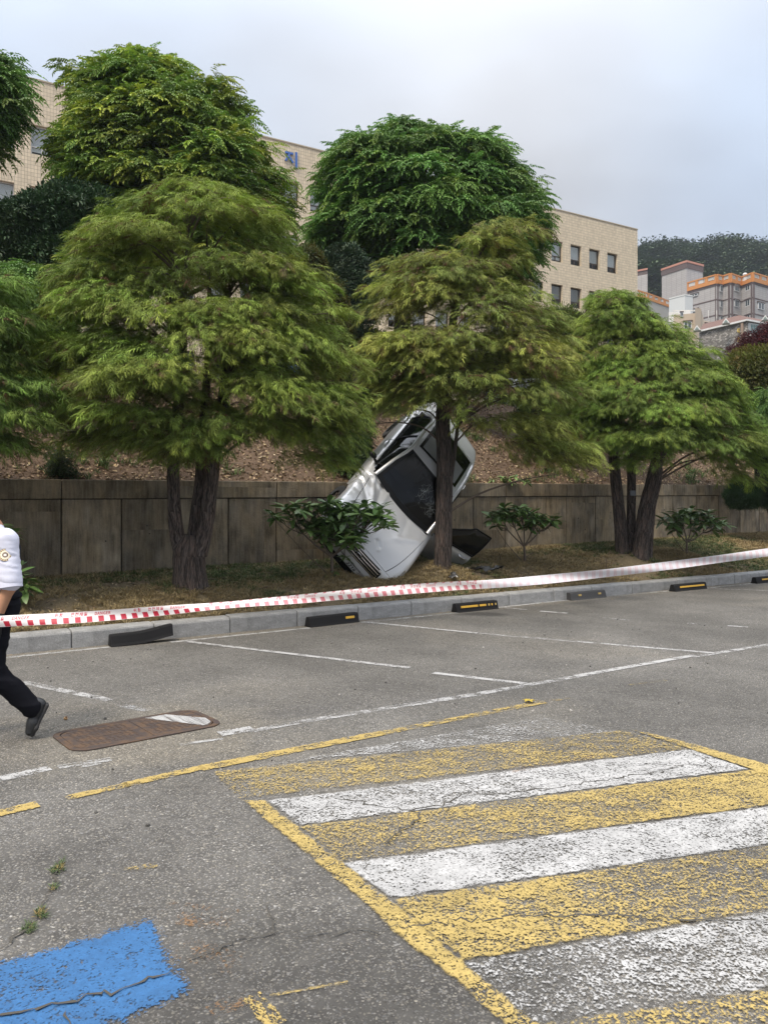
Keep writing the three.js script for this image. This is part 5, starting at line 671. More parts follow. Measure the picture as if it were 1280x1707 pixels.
function makeCar(T, paint, o = {}) {
  const warp = o.warp ?? null, pm = (n, g) => mesh(n, g, paint, T);
  pm('hood', fullPanel(0.80, 1.985, (z) => lerp(2.60, 1.72, clamp((z - 0.85) / 1.13, 0, 1)), 70, 26, 0.006, warp));
  for (const s of [-1, 1]) {
    pm('fender', panel(0.71, 1.985, (z) => lerp(2.65, 1.77, clamp((z - 0.85) / 1.13, 0, 1)), 7.9, s, 64, 48, [1.33, 0.31, 0.37], 0, warp));
    pm('quarter_panel', panel(-1.205, -2.03, 2.66, 7.9, s, 50, 44, [-1.36, 0.31, 0.37]));
    if (!(o.noDoor ?? []).includes('f' + s)) makeDoor(true, s, T, (o.open ?? {})['f' + s] ?? 0); if (!(o.noDoor ?? []).includes('r' + s)) makeDoor(false, s, T, 0);
    mesh('sill_panel', panel(0.70, -1.0, 7.38, 8, s, 20, 4), paint, T);
    const A = [[0.705, 0.985, 0.83], [0.655, 1.21, 0.46], [0.592, 1.40, 0.12], [0.605, 1.425, -0.45], [0.578, 1.39, -0.98], [0.66, 1.16, -1.30], [0.70, 1.0, -1.50]].map(([x, y, z]) => V(s * x, y, z)); mesh('roof_rail', limb(A, [0.034, 0.034, 0.036, 0.034, 0.036, 0.05, 0.06], 10), paint, T);
    mesh('headlamp', panel(1.70, 2.06, 3.0, 4.6, s, 12, 10, null, 0.006), phys(0.5, 0.52, 0.53, 0.08, { metalness: 0.6, clearcoat: 1 }), T); mesh('tail_lamp', panel(-1.95, -2.20, 3.1, 4.7, s, 10, 10, null, 0.006), phys(0.18, 0.01, 0.01, 0.12, { clearcoat: 1 }), T);
    for (const z of [1.33, -1.36]) { makeWheel(T, s * 0.765, z, 0.31, z > 0 ? (o.steer ?? 0) : 0); const well = new THREE.SphereGeometry(0.385, 18, 12).scale(0.62, 1, 1).translate(s * 0.60, 0.34, z); mesh('wheel_well', well, TRIM, T); }
  }
  pm('front_bumper', sheet(16, 72, (a, b) => { const k = (b - 0.5) * 2, p = bodyPoint(lerp(1.99, 2.20, Math.sin(a * Math.PI / 2)), Math.abs(k) * 8, k < 0 ? -1 : 1); return p; })); mesh('bumper_face', sheet(20, 8, (a, b) => { const k = (a - 0.5) * 2, p0 = bodyPoint(2.20, Math.abs(k) * 8, k < 0 ? -1 : 1); return p0.clone().lerp(V(p0.x, 0.36, 2.205), b); }), paint, T);
  pm('rear_bumper', sheet(14, 64, (a, b) => { const k = (b - 0.5) * 2; return bodyPoint(lerp(-2.04, -2.25, a), Math.abs(k) * 8, k < 0 ? -1 : 1); }));
  pm('tailgate_face', sheet(10, 2, (a, b) => { const k = (a - 0.5) * 2, p = bodyPoint(-2.25, Math.abs(k) * 8, k < 0 ? -1 : 1); return p.lerp(V(0, 0.5, -2.25), b); }));
  pm('trunk_lid', fullPanel(-2.03, -1.50, 2.62, 16, 14, 0.003));
  // grille, chrome bars, emblem, plate
  const fz = (x, y) => { const k = y + 0.012 * (x / 0.5) * (x / 0.5); return k < 0.5 ? 2.207 : 2.0 + 0.2 * Math.pow(clamp((0.725 - k) / 0.22, 0, 1), 0.667); };
  const strip = (y0, y1, hw, o2, n = 24) => sheet(n, 3, (a, b) => { const x = lerp(-hw, hw, a), y = lerp(y0, y1, b); return V(x, y, fz(x, y) + o2); });
  mesh('grille', strip(0.575, 0.712, 0.52, 0.012), TRIM, T); for (const y of [0.588, 0.622, 0.656, 0.69]) mesh('grille_bar', strip(y, y + 0.013, 0.49, 0.022), CHROME, T);
  mesh('lower_grille', strip(0.26, 0.40, 0.58, 0.012), TRIM, T);
  const ez = fz(0, 0.645) + 0.02;
  mesh('emblem_ring', new THREE.TorusGeometry(1, 0.14, 8, 28).scale(0.078, 0.052, 0.07).translate(0, 0.645, ez), CHROME, T); const ebar = (x0, y0, x1, y1) => { const g = new THREE.BoxGeometry(Math.hypot(x1 - x0, y1 - y0), 0.013, 0.012); g.rotateZ(Math.atan2(y1 - y0, x1 - x0)); g.translate((x0 + x1) / 2, 0.645 + (y0 + y1) / 2, ez); return g; }; mesh('emblem_mark', merged([ebar(0.030, -0.034, 0.044, 0.034), ebar(-0.044, -0.034, -0.030, 0.034), ebar(-0.036, -0.010, 0.036, 0.012)]), CHROME, T); mesh('emblem_plate', new THREE.CircleGeometry(1, 24).scale(0.076, 0.05, 1).translate(0, 0.645, ez - 0.004), TRIM, T);
  if (o.plate) {
    const c = document.createElement('canvas'); c.width = 512; c.height = 112; const x = c.getContext('2d'); x.fillStyle = '#d4d6d6'; x.fillRect(0, 0, 512, 112); x.strokeStyle = '#202224'; x.lineWidth = 5; x.strokeRect(6, 6, 500, 100); x.fillStyle = '#14161a'; x.font = 'bold 92px sans-serif'; x.textBaseline = 'middle'; x.fillText('2216', 238, 60); x.beginPath(); x.arc(484, 58, 6, 0, 7); x.fill();
    const t = new THREE.CanvasTexture(c); t.colorSpace = THREE.SRGBColorSpace; t.magFilter = THREE.LinearFilter; const g = boxAt(0.52, 0.115, 0.012, 0, 0, 0); mesh('number_plate', g, [TRIM, TRIM, TRIM, TRIM, new THREE.MeshStandardMaterial({ map: t, roughness: 0.5, side: THREE.DoubleSide }), TRIM], T).position.set(0, 0.455, 2.222);
  }
  // greenhouse
  pm('roof', sheet(24, 24, (a, b) => roofPt(lerp(-0.60, 0.60, a) * railPt(lerp(0.15, -1.02, b)).x / 0.605, lerp(0.15, -1.02, b) + 0.03 * (1 - Math.pow(2 * a - 1, 2)) * (1 - 2 * b))));
  const ws = (a, b, o2 = 0) => { const k = 2 * a - 1, hw = lerp(0.70, 0.585, b), z = lerp(0.945 - 0.13 * k * k, 0.165 - 0.045 * k * k, b), y = lerp(0.985, 1.415 + 0.022 * (1 - k * k), b) + 0.035 * Math.sin(b * Math.PI); return V(k * hw, y + o2, z + o2 * 0.7); };
  mesh('windshield', sheet(28, 18, (a, b) => ws(lerp(0.0, 1, a), b)), AUTOGLASS, T);
  const band = (a0, a1, b0, b1) => sheet(16, 10, (a, b) => ws(lerp(a0, a1, a), lerp(b0, b1, b), 0.004)); mesh('windshield_border', merged([band(0, 1, 0, 0.10), band(0, 0.055, 0.10, 0.95), band(0.945, 1, 0.10, 0.95), band(0, 1, 0.95, 1)]), TRIM, T);
  const rg = (a, b) => { const k = 2 * a - 1, hw = lerp(0.68, 0.565, b); return V(k * hw, lerp(1.0, 1.40 + 0.02 * (1 - k * k), b) + 0.03 * Math.sin(b * Math.PI), lerp(-1.56 + 0.08 * k * k, -1.0, b)); }; mesh('rear_window', sheet(16, 10, rg), DARKGLASS, T);
  mesh('cowl', sheet(20, 4, (a, b) => { const k = 2 * a - 1, q = ws(a, 0); return V(k * 0.72, lerp(q.y - 0.012, topH(0.82) + 0.006 - 0.02 * k * k, b), lerp(q.z, Math.max(q.z + 0.02, 0.80), b)); }), TRIM, T);
  if (o.sunroof) { mesh('sunroof_glass', sheet(14, 10, (a, b) => { const p = roofPt(lerp(-0.50, 0.50, a), lerp(-0.07, -0.98, b)); p.y += 0.006; return p; }), DARKGLASS, T); mesh('sunroof_shade', sheet(10, 8, (a, b) => { const p = roofPt(lerp(-0.44, 0.44, a), lerp(-0.12, -0.60, b)); p.y += 0.010; return p; }), phys(0.24, 0.25, 0.26, 0.25, { clearcoat: 0.4 }), T); }
  // cabin seen through the glass
  const flat = (x0, x1, y, z0, z1) => sheet(1, 1, (a, b) => V(lerp(x0, x1, a), y, lerp(z0, z1, b)));
  mesh('floor_pan', merged([flat(-0.80, 0.80, 0.25, 2.05, -2.1)]), TRIM, T);
  mesh('headliner', sheet(6, 6, (a, b) => { const p = roofPt(lerp(-0.55, 0.55, a), lerp(0.1, -0.98, b)); p.y -= 0.03; return p; }), CABIN, T);
  mesh('dashboard', sheet(16, 10, (a, b) => { const x = lerp(-0.70, 0.70, a), t = b; return V(x, 0.93 + 0.05 * Math.sin(t * 3) - 0.35 * Math.max(0, t - 0.75) * 4 * 0.5, lerp(0.86 - 0.13 * Math.pow(x / 0.7, 2), 0.36, t)); }), CABIN, T); mesh('engine_bulkhead', sheet(1, 1, (a, b) => V(lerp(-0.8, 0.8, a), lerp(0.25, 0.95, b), 0.74)), TRIM, T); mesh('parcel_shelf', flat(-0.7, 0.7, 0.97, -0.95, -1.55), CABIN, T);
  for (const [x, z] of [[0.37, -0.25], [-0.37, -0.25], [0.37, -1.0], [-0.37, -1.0]]) mesh('seat', merged([boxAt(0.50, 0.16, 0.5, x, 0.46, z + 0.22, 0.05), boxAt(0.48, 0.62, 0.14, 0, 0.31, 0, 0.05).rotateX(-0.22).translate(x, 0.50, z - 0.03), boxAt(0.26, 0.17, 0.09, x, 1.17, z - 0.18, 0.03)]), SEAT, T);
  mesh('steering_wheel', merged([new THREE.TorusGeometry(0.18, 0.016, 8, 28), boxAt(0.34, 0.03, 0.02), boxAt(0.12, 0.12, 0.04, 0, 0, 0, 0.02)]).rotateX(0.42).translate(0.37, 0.90, 0.26), CABIN, T); mesh('inner_mirror', boxAt(0.22, 0.06, 0.03, 0, 1.31, 0.22, 0.012), TRIM, T);
  return { ws };
}
{ // the crashed car: nose in the soil, tail up on the wall, leaning away to its left
  const T = thing('crashed_car', 'silver sedan standing nose down against the wall behind the middle tree, its bonnet dented', 'car');
  const Fd = V(-0.40190, -0.55340, 0.73069).normalize(), L0 = V(0.64273, -0.73409, -0.20226), L = L0.addScaledVector(Fd, -L0.dot(Fd)).normalize(), U = Fd.clone().cross(L).normalize(), M = new THREE.Matrix4().makeBasis(L, U, Fd);
  T.quaternion.setFromRotationMatrix(M); T.position.set(-0.0014, 1.8125, -14.712);
  const crease = (x, z, x0, z0, ax, az, len, wd, amp) => { const dx = x - x0, dz = z - z0, l = dx * ax + dz * az, c = -dx * az + dz * ax; return amp * Math.exp(-Math.pow(c / wd, 2)) * (1 - smooth(len * 0.5, len, Math.abs(l))); };
  const warp = (p) => { const { x, z } = p; let d = 0;
    d += crease(x, z, -0.55, 1.12, 0.5, 0.86, 0.42, 0.035, 0.030) + crease(x, z, -0.42, 1.05, 0.3, 0.95, 0.36, 0.030, -0.022) + crease(x, z, -0.68, 1.22, 0.75, 0.66, 0.30, 0.03, -0.026) + crease(x, z, -0.30, 0.98, 0.1, 0.99, 0.26, 0.03, 0.016) + crease(x, z, -0.62, 0.92, 0.95, 0.3, 0.25, 0.03, 0.02) + crease(x, z, 0.12, 1.78, 0.8, 0.6, 0.10, 0.03, -0.022) + crease(x, z, 0.16, 1.83, 0.8, 0.6, 0.08, 0.02, 0.012) + crease(x, z, 0.45, 1.30, 0.7, -0.7, 0.4, 0.06, 0.012) + crease(x, z, 0.30, 1.15, 0.2, 0.98, 0.3, 0.05, -0.010) + crease(x, z, 0.1, 1.45, 0.98, 0.15, 0.5, 0.09, -0.012);
    d += 0.008 * (fbm(x * 5 + 3, z * 5, 3, 801) - 0.5); if (x < -0.35) d += 0.028 * (fbm(x * 7, z * 9 + 5, 2, 805) - 0.5) * smooth(-0.35, -0.65, x) * smooth(1.8, 1.2, z);
    return V(p.x + (Math.abs(x) > 0.7 ? d * 0.6 * Math.sign(x) : 0), p.y + d, p.z + d * 0.2); };
  const { ws } = makeCar(T, PAINT, { warp, plate: true, sunroof: true, steer: 0.25, open: { f1: 1.15 } });
  // cracks in the windshield
  const R = rngOf(3), g = new Pile(), crackLine = (a, b, a1, b1, n, w) => { let p = ws(a, b, 0.004); for (let i = 1; i <= n; i++) { const t = i / n, q = ws(clamp(lerp(a, a1, t) + (R() - 0.5) * 0.02, 0.02, 0.98), clamp(lerp(b, b1, t) + (R() - 0.5) * 0.03, 0.1, 0.95), 0.004), d = q.clone().sub(p).normalize(), s = V(d.z, 0, -d.x).normalize().multiplyScalar(w); g.quad(p.clone().sub(s), p.clone().add(s), q.clone().add(s), q.clone().sub(s)); p = q; } };
  for (const [ca, cb] of [[0.82, 0.42], [0.60, 0.60]]) { for (let i = 0; i < 13; i++) { const t = R() * 6.28, l = 0.10 + 0.22 * R(); crackLine(ca, cb, ca + Math.cos(t) * l * 0.5, cb + Math.sin(t) * l, 7, 0.0009); } for (let r = 0.04; r < 0.2; r += 0.035) for (let i = 0; i < 12; i++) if (R() < 0.6) { const t0 = i / 12 * 6.28, t1 = (i + 1) / 12 * 6.28; crackLine(ca + Math.cos(t0) * r * 0.5, cb + Math.sin(t0) * r, ca + Math.cos(t1) * r * 0.5, cb + Math.sin(t1) * r, 2, 0.0008); } }
  mesh('glass_crack', g.geo(), std(0.30, 0.33, 0.33, 0.5), T).userData.kind = 'stuff';
}
// parked cars on the terrace, seen through gaps
for (const [u, v, D, turn, c, lab] of [[928, 676, 24.5, 1.25, phys(0.66, 0.67, 0.68, 0.3, { clearcoat: 0.9 }), 'white car parked on the terrace, seen right of the sparse cypress crown'], [548, 640, 24.0, 2.0, phys(0.03, 0.14, 0.42, 0.3, { clearcoat: 0.9 }), 'blue car parked on the terrace, glimpsed between the left and middle cypress'], [33, 600, 22.0, 1.9, phys(0.66, 0.67, 0.68, 0.3, { clearcoat: 0.9 }), 'white car parked on the terrace, glimpsed through the bright shrub at the left']]) {
  const T = thing('parked_car', lab, 'car', V(0, 0, 0), turn); makeCar(T, c); const p = at(u, v, D), [s, q] = toLand(p.x, p.z); T.position.set(p.x, soilY(s, q), p.z);
}

// ---------------------------------------------------------------- wheel stops
{
  const body = phys(0.012, 0.012, 0.013, 0.75, { specularIntensity: 0.4 }), grey = std(0.05, 0.05, 0.052, 0.8), yel = std(0.58, 0.34, 0.035, 0.5), yelW = std(0.42, 0.30, 0.10, 0.7), G = 'rubber wheel stops along the kerb';
  const defs = [
    [184, 1078.5, 290, 1069, body, 'plain black rubber wheel stop with one end pushed up, left end of the kerb row', [], 0.07],
    [516, 1046, 597.5, 1036.5, body, 'black rubber wheel stop with one short yellow mark, second along the kerb', [[0.72, 0.90, yel]], 0],
    [760, 1021.5, 829, 1014.5, body, 'worn black wheel stop with broken yellow strips beside the oil stain', [[0.10, 0.50, yel], [0.54, 0.70, yel], [0.75, 0.79, yelW], [0.83, 0.86, yel], [0.92, 0.95, yelW]], 0],
    [950, 1001, 1008.5, 995.5, grey, 'faded grey wheel stop with two small round yellow reflectors', [[0.21, 0.29, yelW], [0.77, 0.85, yelW]], 0],
    [1123, 986.5, 1176, 981, body, 'black wheel stop with one long yellow strip, fifth along the kerb', [[0.16, 0.92, yel]], 0],
    [1259, 973, 1315, 967.5, body, 'black and yellow wheel stop cut off by the right edge of the picture', [[0.16, 0.92, yel]], 0]];
  for (const [u0, v0, u1, v1, m, label, marks, lift] of defs) {
    const a = onGround(u0, v0), b = onGround(u1, v1), L = (a.addScaledVector(V(NX, 0, NZ), -0.03), b.addScaledVector(V(NX, 0, NZ), -0.03), a.distanceTo(b)), T = thing('wheel_stop', label, 'wheel stop', a, Math.atan2(-(b.z - a.z), b.x - a.x), G), h = 0.125, w = 0.15;
    const prof = new THREE.Shape([[0, 0], [0.012, 0.02], [0.035, h - 0.012], [0.045, h], [w - 0.045, h], [w - 0.035, h - 0.012], [w - 0.012, 0.02], [w, 0]].map(([x, y]) => new THREE.Vector2(x, y)));
    const g = new THREE.ExtrudeGeometry(prof, { depth: L - 0.03, steps: 14, bevelEnabled: true, bevelThickness: 0.015, bevelSize: 0.008, bevelSegments: 2 }); g.rotateY(Math.PI / 2); g.translate(0.015, 0.006, 0);
    const P = g.attributes.position; for (let i = 0; i < P.count; i++) { const t = P.getX(i) / L; P.setY(i, P.getY(i) + lift * t * t + (lift ? 0.004 * Math.sin(t * 9) : 0)); if (lift) P.setZ(i, P.getZ(i) - 0.05 * t * t + 0.004 * Math.sin(t * 7)); } g.computeVertexNormals();
    mesh('rubber_body', g, m, T);
    for (const [t0, t1, mm] of marks) { const s = boxAt((t1 - t0) * L, 0.034, 0.008, (t0 + t1) / 2 * L, 0, 0, 0.003); s.rotateX(-0.2); s.translate(0, 0.083, -0.013); mesh('reflector', s, mm, T); }
    for (const t of [0.2, 0.8]) mesh('anchor_hole', new THREE.CylinderGeometry(0.016, 0.016, 0.012, 10).translate(t * L, h + 0.004 + lift * t * t, -w / 2), TRIM, T);
  }
}

// ---------------------------------------------------------------- rusty service cover
{
  const c = onGround(232, 1216), T = thing('manhole_cover', 'rusty brown rectangular manhole cover with a white painted band across one end', 'manhole cover', V(c.x, 0.001, c.z), Math.atan2(0.63, 0.777)); T.scale.y = 0.5;
  const N = 512, rust = dataTex(N, N, (x, y, o) => { const f = fbm(x / 40, y / 40, 4, 901, 0), g = vnoise(x / 2, y / 2, 905, 256), k = 0.75 + 0.5 * g; const t = smooth(0.35, 0.7, f); o[0] = lerp(0.062, 0.105, t) * k; o[1] = lerp(0.047, 0.066, t) * k; o[2] = lerp(0.042, 0.042, t) * k; }, true);
  const M = new THREE.MeshStandardMaterial({ map: scaled(rust, 1.5), roughness: 0.8, metalness: 0.25, side: THREE.DoubleSide }), L = 1.10, W = 0.58;
  const rr = (l, w, r) => { const s = new THREE.Shape(); s.moveTo(-l / 2 + r, -w / 2); s.lineTo(l / 2 - r, -w / 2); s.absarc(l / 2 - r, -w / 2 + r, r, -Math.PI / 2, 0); s.lineTo(l / 2, w / 2 - r); s.absarc(l / 2 - r, w / 2 - r, r, 0, Math.PI / 2); s.lineTo(-l / 2 + r, w / 2); s.absarc(-l / 2 + r, w / 2 - r, r, Math.PI / 2, Math.PI); s.lineTo(-l / 2, -w / 2 + r); s.absarc(-l / 2 + r, -w / 2 + r, r, Math.PI, Math.PI * 1.5); return s; };
  const ex = (s, d, y) => { const g = new THREE.ExtrudeGeometry(s, { depth: d, bevelEnabled: true, bevelSize: 0.003, bevelThickness: 0.003, bevelSegments: 1, curveSegments: 10 }); g.rotateX(-Math.PI / 2); g.translate(0, y, 0); return g; };
  const ring = rr(L, W, 0.13); ring.holes.push(rr(L - 0.075, W - 0.075, 0.10)); mesh('frame', ex(ring, 0.012, 0.003), M, T);
  mesh('bed', ex(rr(L - 0.03, W - 0.03, 0.13), 0.001, 0.0015), TRIM, T);
  const half = (x0, x1) => { const s = new THREE.Shape(), w = W / 2 - 0.046, r = 0.11, lft = x0 < -0.3; if (lft) { s.moveTo(x1, -w); s.lineTo(x1, w); s.lineTo(x0 + r, w); s.absarc(x0 + r, w - r, r, Math.PI / 2, Math.PI); s.lineTo(x0, -w + r); s.absarc(x0 + r, -w + r, r, Math.PI, 1.5 * Math.PI); } else { s.moveTo(x0, -w); s.lineTo(x1 - r, -w); s.absarc(x1 - r, -w + r, r, -Math.PI / 2, 0); s.lineTo(x1, w - r); s.absarc(x1 - r, w - r, r, 0, Math.PI / 2); s.lineTo(x0, w); } return s; };
  for (const [x0, x1] of [[-L / 2 + 0.046, 0.012], [0.022, L / 2 - 0.046]]) {
    const p = mesh('cover_plate', ex(half(x0, x1), 0.009, 0.004), M, T), tr = []; let k = 0;
    for (let x = x0 + 0.06; x < x1 - 0.05; x += 0.042) for (let z = -W / 2 + 0.10; z < W / 2 - 0.09; z += 0.042) { const g = new THREE.BoxGeometry(0.028, 0.004, 0.009); g.rotateY((k++ % 2 ? 1 : -1) * 0.78); g.translate(x, 0.0185, z); tr.push(g); k += (z > W / 2 - 0.14 ? 1 : 0); }
    mesh('tread', merged(tr), M, p).userData.kind = 'stuff';
    mesh('lifting_slot', boxAt(0.17, 0.006, 0.045, (x0 + x1) / 2, 0.0185, 0.01, 0.002), M, p);
  }
  // white paint that runs over one end
  const q = [[0.20, 0.232], [0.47, 0.232], [0.50, 0.10], [0.50, -0.06], [0.32, -0.232], [0.10, -0.232]], q2 = [[0.14, -0.235], [0.31, -0.235], [0.505, 0.05], [0.49, 0.17], [0.44, 0.225], [0.40, 0.232]];
  const s = new THREE.Shape(q2.map(([x, z]) => new THREE.Vector2(x, -z))); const g = new THREE.ExtrudeGeometry(s, { depth: 0.002, bevelEnabled: false }); g.rotateX(-Math.PI / 2); g.translate(0, 0.0205, 0);
  const uv = g.attributes.uv, P = g.attributes.position; for (let i = 0; i < P.count; i++) uv.setXY(i, P.getX(i) * 1.2, 0.5 + P.getZ(i) * 0.7); mesh('paint_band', g, WHITE[0], T);
}

// ---------------------------------------------------------------- barrier tape
{
  const T = thing('barrier_tape', 'red and white warning tape stretched across the picture before the kerb', 'barrier tape');
  const glyph = (x, strokes, ox, oy, s) => { x.beginPath(); for (const st of strokes) st.forEach(([a, b], i) => (i ? x.lineTo : x.moveTo).call(x, ox + a * s, oy + b * s)); x.stroke(); }, ringOf = (cx, cy, r) => Array.from({ length: 13 }, (_, i) => [cx + r * Math.cos(i * Math.PI / 6), cy + r * Math.sin(i * Math.PI / 6)]);
  const H = { wi: [ringOf(0.38, 0.24, 0.18), [[0.08, 0.58], [0.70, 0.58]], [[0.40, 0.58], [0.40, 0.92]], [[0.85, 0.05], [0.85, 0.95]]], heom: [[[0.25, 0.05], [0.5, 0.05]], [[0.12, 0.18], [0.6, 0.18]], ringOf(0.36, 0.38, 0.13), [[0.66, 0.32], [0.86, 0.32]], [[0.86, 0.05], [0.86, 0.55]], [[0.25, 0.65], [0.86, 0.65], [0.86, 0.95], [0.25, 0.95], [0.25, 0.65]]], an: [ringOf(0.32, 0.28, 0.2), [[0.72, 0.05], [0.72, 0.62]], [[0.72, 0.32], [0.92, 0.32]], [[0.2, 0.65], [0.2, 0.92], [0.85, 0.92]]], jeon: [[[0.08, 0.12], [0.56, 0.12]], [[0.32, 0.12], [0.08, 0.52]], [[0.32, 0.2], [0.58, 0.52]], [[0.62, 0.3], [0.86, 0.3]], [[0.86, 0.05], [0.86, 0.62]], [[0.2, 0.68], [0.2, 0.94], [0.86, 0.94]]], je: [[[0.05, 0.15], [0.5, 0.15]], [[0.28, 0.15], [0.05, 0.85]], [[0.28, 0.3], [0.5, 0.85]], [[0.52, 0.48], [0.68, 0.48]], [[0.68, 0.05], [0.68, 0.95]], [[0.9, 0.05], [0.9, 0.95]]], il: [ringOf(0.34, 0.26, 0.19), [[0.82, 0.05], [0.82, 0.5]], [[0.2, 0.6], [0.82, 0.6], [0.82, 0.76], [0.2, 0.76], [0.2, 0.94], [0.86, 0.94]]] };
  const band = (kind) => {
    const c = document.createElement('canvas'); c.width = 2048; c.height = 128; const x = c.getContext('2d'); x.fillStyle = kind === 2 ? '#e6e6ee' : '#e8e4e6'; x.fillRect(0, 0, 2048, 128);
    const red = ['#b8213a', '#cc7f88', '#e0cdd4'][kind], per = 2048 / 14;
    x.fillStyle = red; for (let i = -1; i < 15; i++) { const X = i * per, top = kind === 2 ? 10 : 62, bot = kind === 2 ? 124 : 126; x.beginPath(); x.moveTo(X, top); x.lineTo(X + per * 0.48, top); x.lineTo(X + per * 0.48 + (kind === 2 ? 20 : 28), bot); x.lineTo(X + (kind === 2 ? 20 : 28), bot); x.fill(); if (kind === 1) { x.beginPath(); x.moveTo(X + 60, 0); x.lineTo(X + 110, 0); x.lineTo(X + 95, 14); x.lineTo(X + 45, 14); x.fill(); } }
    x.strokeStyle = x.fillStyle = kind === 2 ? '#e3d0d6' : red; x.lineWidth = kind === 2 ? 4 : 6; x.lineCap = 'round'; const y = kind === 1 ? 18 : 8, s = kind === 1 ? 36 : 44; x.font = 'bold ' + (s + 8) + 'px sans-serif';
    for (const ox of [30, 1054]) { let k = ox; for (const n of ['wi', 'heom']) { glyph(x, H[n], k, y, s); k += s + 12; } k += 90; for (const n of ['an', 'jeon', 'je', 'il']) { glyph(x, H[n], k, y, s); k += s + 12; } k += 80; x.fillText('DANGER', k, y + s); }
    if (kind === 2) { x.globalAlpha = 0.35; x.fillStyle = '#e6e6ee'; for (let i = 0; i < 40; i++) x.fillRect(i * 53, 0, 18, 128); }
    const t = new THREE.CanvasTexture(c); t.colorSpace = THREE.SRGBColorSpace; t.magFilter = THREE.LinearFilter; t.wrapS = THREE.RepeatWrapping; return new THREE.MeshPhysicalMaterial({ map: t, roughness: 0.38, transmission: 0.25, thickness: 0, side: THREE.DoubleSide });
  };
  const pts = [[-330, 1052, 4.95], [-150, 1045, 5.0], [0, 1036, 5.1], [150, 1028, 5.25], [300, 1015.5, 5.5], [420, 1005, 5.7], [500, 998.5, 5.85], [640, 985.5, 6.1], [760, 976.5, 6.35], [840, 972, 6.5], [1000, 956.5, 6.8], [1140, 939.5, 7.05], [1280, 920.5, 7.3], [1450, 897, 7.6], [1650, 870, 7.9]].map(([u, v, D]) => at(u, v, D)), C = new THREE.CatmullRomCurve3(pts);
  const n = 260, P = C.getSpacedPoints(n), wd = 0.075, len = C.getLength(), uOf = (p) => CX + F * p.x / -p.z;
  const tilt = (u) => 0.25 + 0.75 * Math.exp(-Math.pow((u - 370) / 110, 2)) + 0.12 * Math.sin(u / 60) - 0.35 * smooth(800, 1150, u);
  const seg = (i0, i1, kind) => { const g = sheet(i1 - i0, 6, (a, b) => { const i = i0 + Math.round(a * (i1 - i0)), p = P[i], t = tilt(uOf(p)), k = (b - 0.5) * wd; return V(p.x, p.y + k * Math.cos(t), p.z + 0.012 * Math.sin(b * 3.1 + i * 0.2) - k * Math.sin(t)); }, (a, b) => [(i0 + a * (i1 - i0)) / n * len / 1.02, b]); mesh('tape_band', g, band(kind), T); };
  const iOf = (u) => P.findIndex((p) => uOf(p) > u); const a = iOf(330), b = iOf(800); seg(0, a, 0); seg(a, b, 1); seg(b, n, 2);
}

// ---------------------------------------------------------------- people: fields of tapered capsules, joined smoothly
function fieldMesh(bones, centre, half, cell, blend = 0.03) {
  const res = Math.ceil(2 * half / cell) + 1, mc = new MarchingCubes(res, undefined, false, false, 400000), hs = mc.halfsize; mc.isolation = 0;
  const q = bones.map(([a, b, r0, r1]) => { const ax = a[0], ay = a[1], az = a[2], dx = b[0] - ax, dy = b[1] - ay, dz = b[2] - az; return [ax, ay, az, dx, dy, dz, 1 / Math.max(1e-9, dx * dx + dy * dy + dz * dz), r0, r1]; });
  for (let k = 0; k < res; k++) for (let j = 0; j < res; j++) for (let i = 0; i < res; i++) {
    const x = centre[0] + (i - hs) / hs * half, y = centre[1] + (j - hs) / hs * half, z = centre[2] + (k - hs) / hs * half; let d = 1e3;
    for (const b of q) { const px = x - b[0], py = y - b[1], pz = z - b[2], t = Math.min(1, Math.max(0, (px * b[3] + py * b[4] + pz * b[5]) * b[6])), ex = px - t * b[3], ey = py - t * b[4], ez = pz - t * b[5], e = Math.sqrt(ex * ex + ey * ey + ez * ez) - b[7] - (b[8] - b[7]) * t; if (e > d + blend) continue; const h = Math.max(0, blend - Math.abs(d - e)); d = Math.min(d, e) - h * h / (4 * blend); }
    mc.field[i + j * res + k * res * res] = -d;
  }
  mc.update(); const n = mc.count, g = new THREE.BufferGeometry(), p = new Float32Array(mc.positionArray.subarray(0, n * 3)), nn = new Float32Array(mc.normalArray.subarray(0, n * 3));
  for (let i = 0; i < n; i++) for (let c = 0; c < 3; c++) p[i * 3 + c] = centre[c] + p[i * 3 + c] * half;
  g.setAttribute('position', new THREE.BufferAttribute(p, 3)); g.setAttribute('normal', new THREE.BufferAttribute(nn, 3)); g.setAttribute('uv', new THREE.BufferAttribute(new Float32Array(n * 2), 2)); return g;
}
function folds(g, amp, f = 1) {                              // creases of cloth: soft ridges that run askew round the limb
  g = mergeVertices(g.deleteAttribute('normal').deleteAttribute('uv'), 1e-4); g.computeVertexNormals(); const P = g.attributes.position, N = g.attributes.normal;
  for (let i = 0; i < P.count; i++) { const x = P.getX(i), y = P.getY(i), z = P.getZ(i), a = Math.atan2(z, x + 0.2), r = 1 - Math.abs(2 * fbm(a * 1.3 * f + y * 5 * f + 9, y * 13 * f - a * 2 + z * 6, 3, 1301) - 1), d = amp * (r * r - 0.35); P.setXYZ(i, x + N.getX(i) * d, y + N.getY(i) * d, z + N.getZ(i) * d); }
  g.setAttribute('uv', new THREE.BufferAttribute(new Float32Array(P.count * 2), 2)); g.computeVertexNormals(); return g;
}
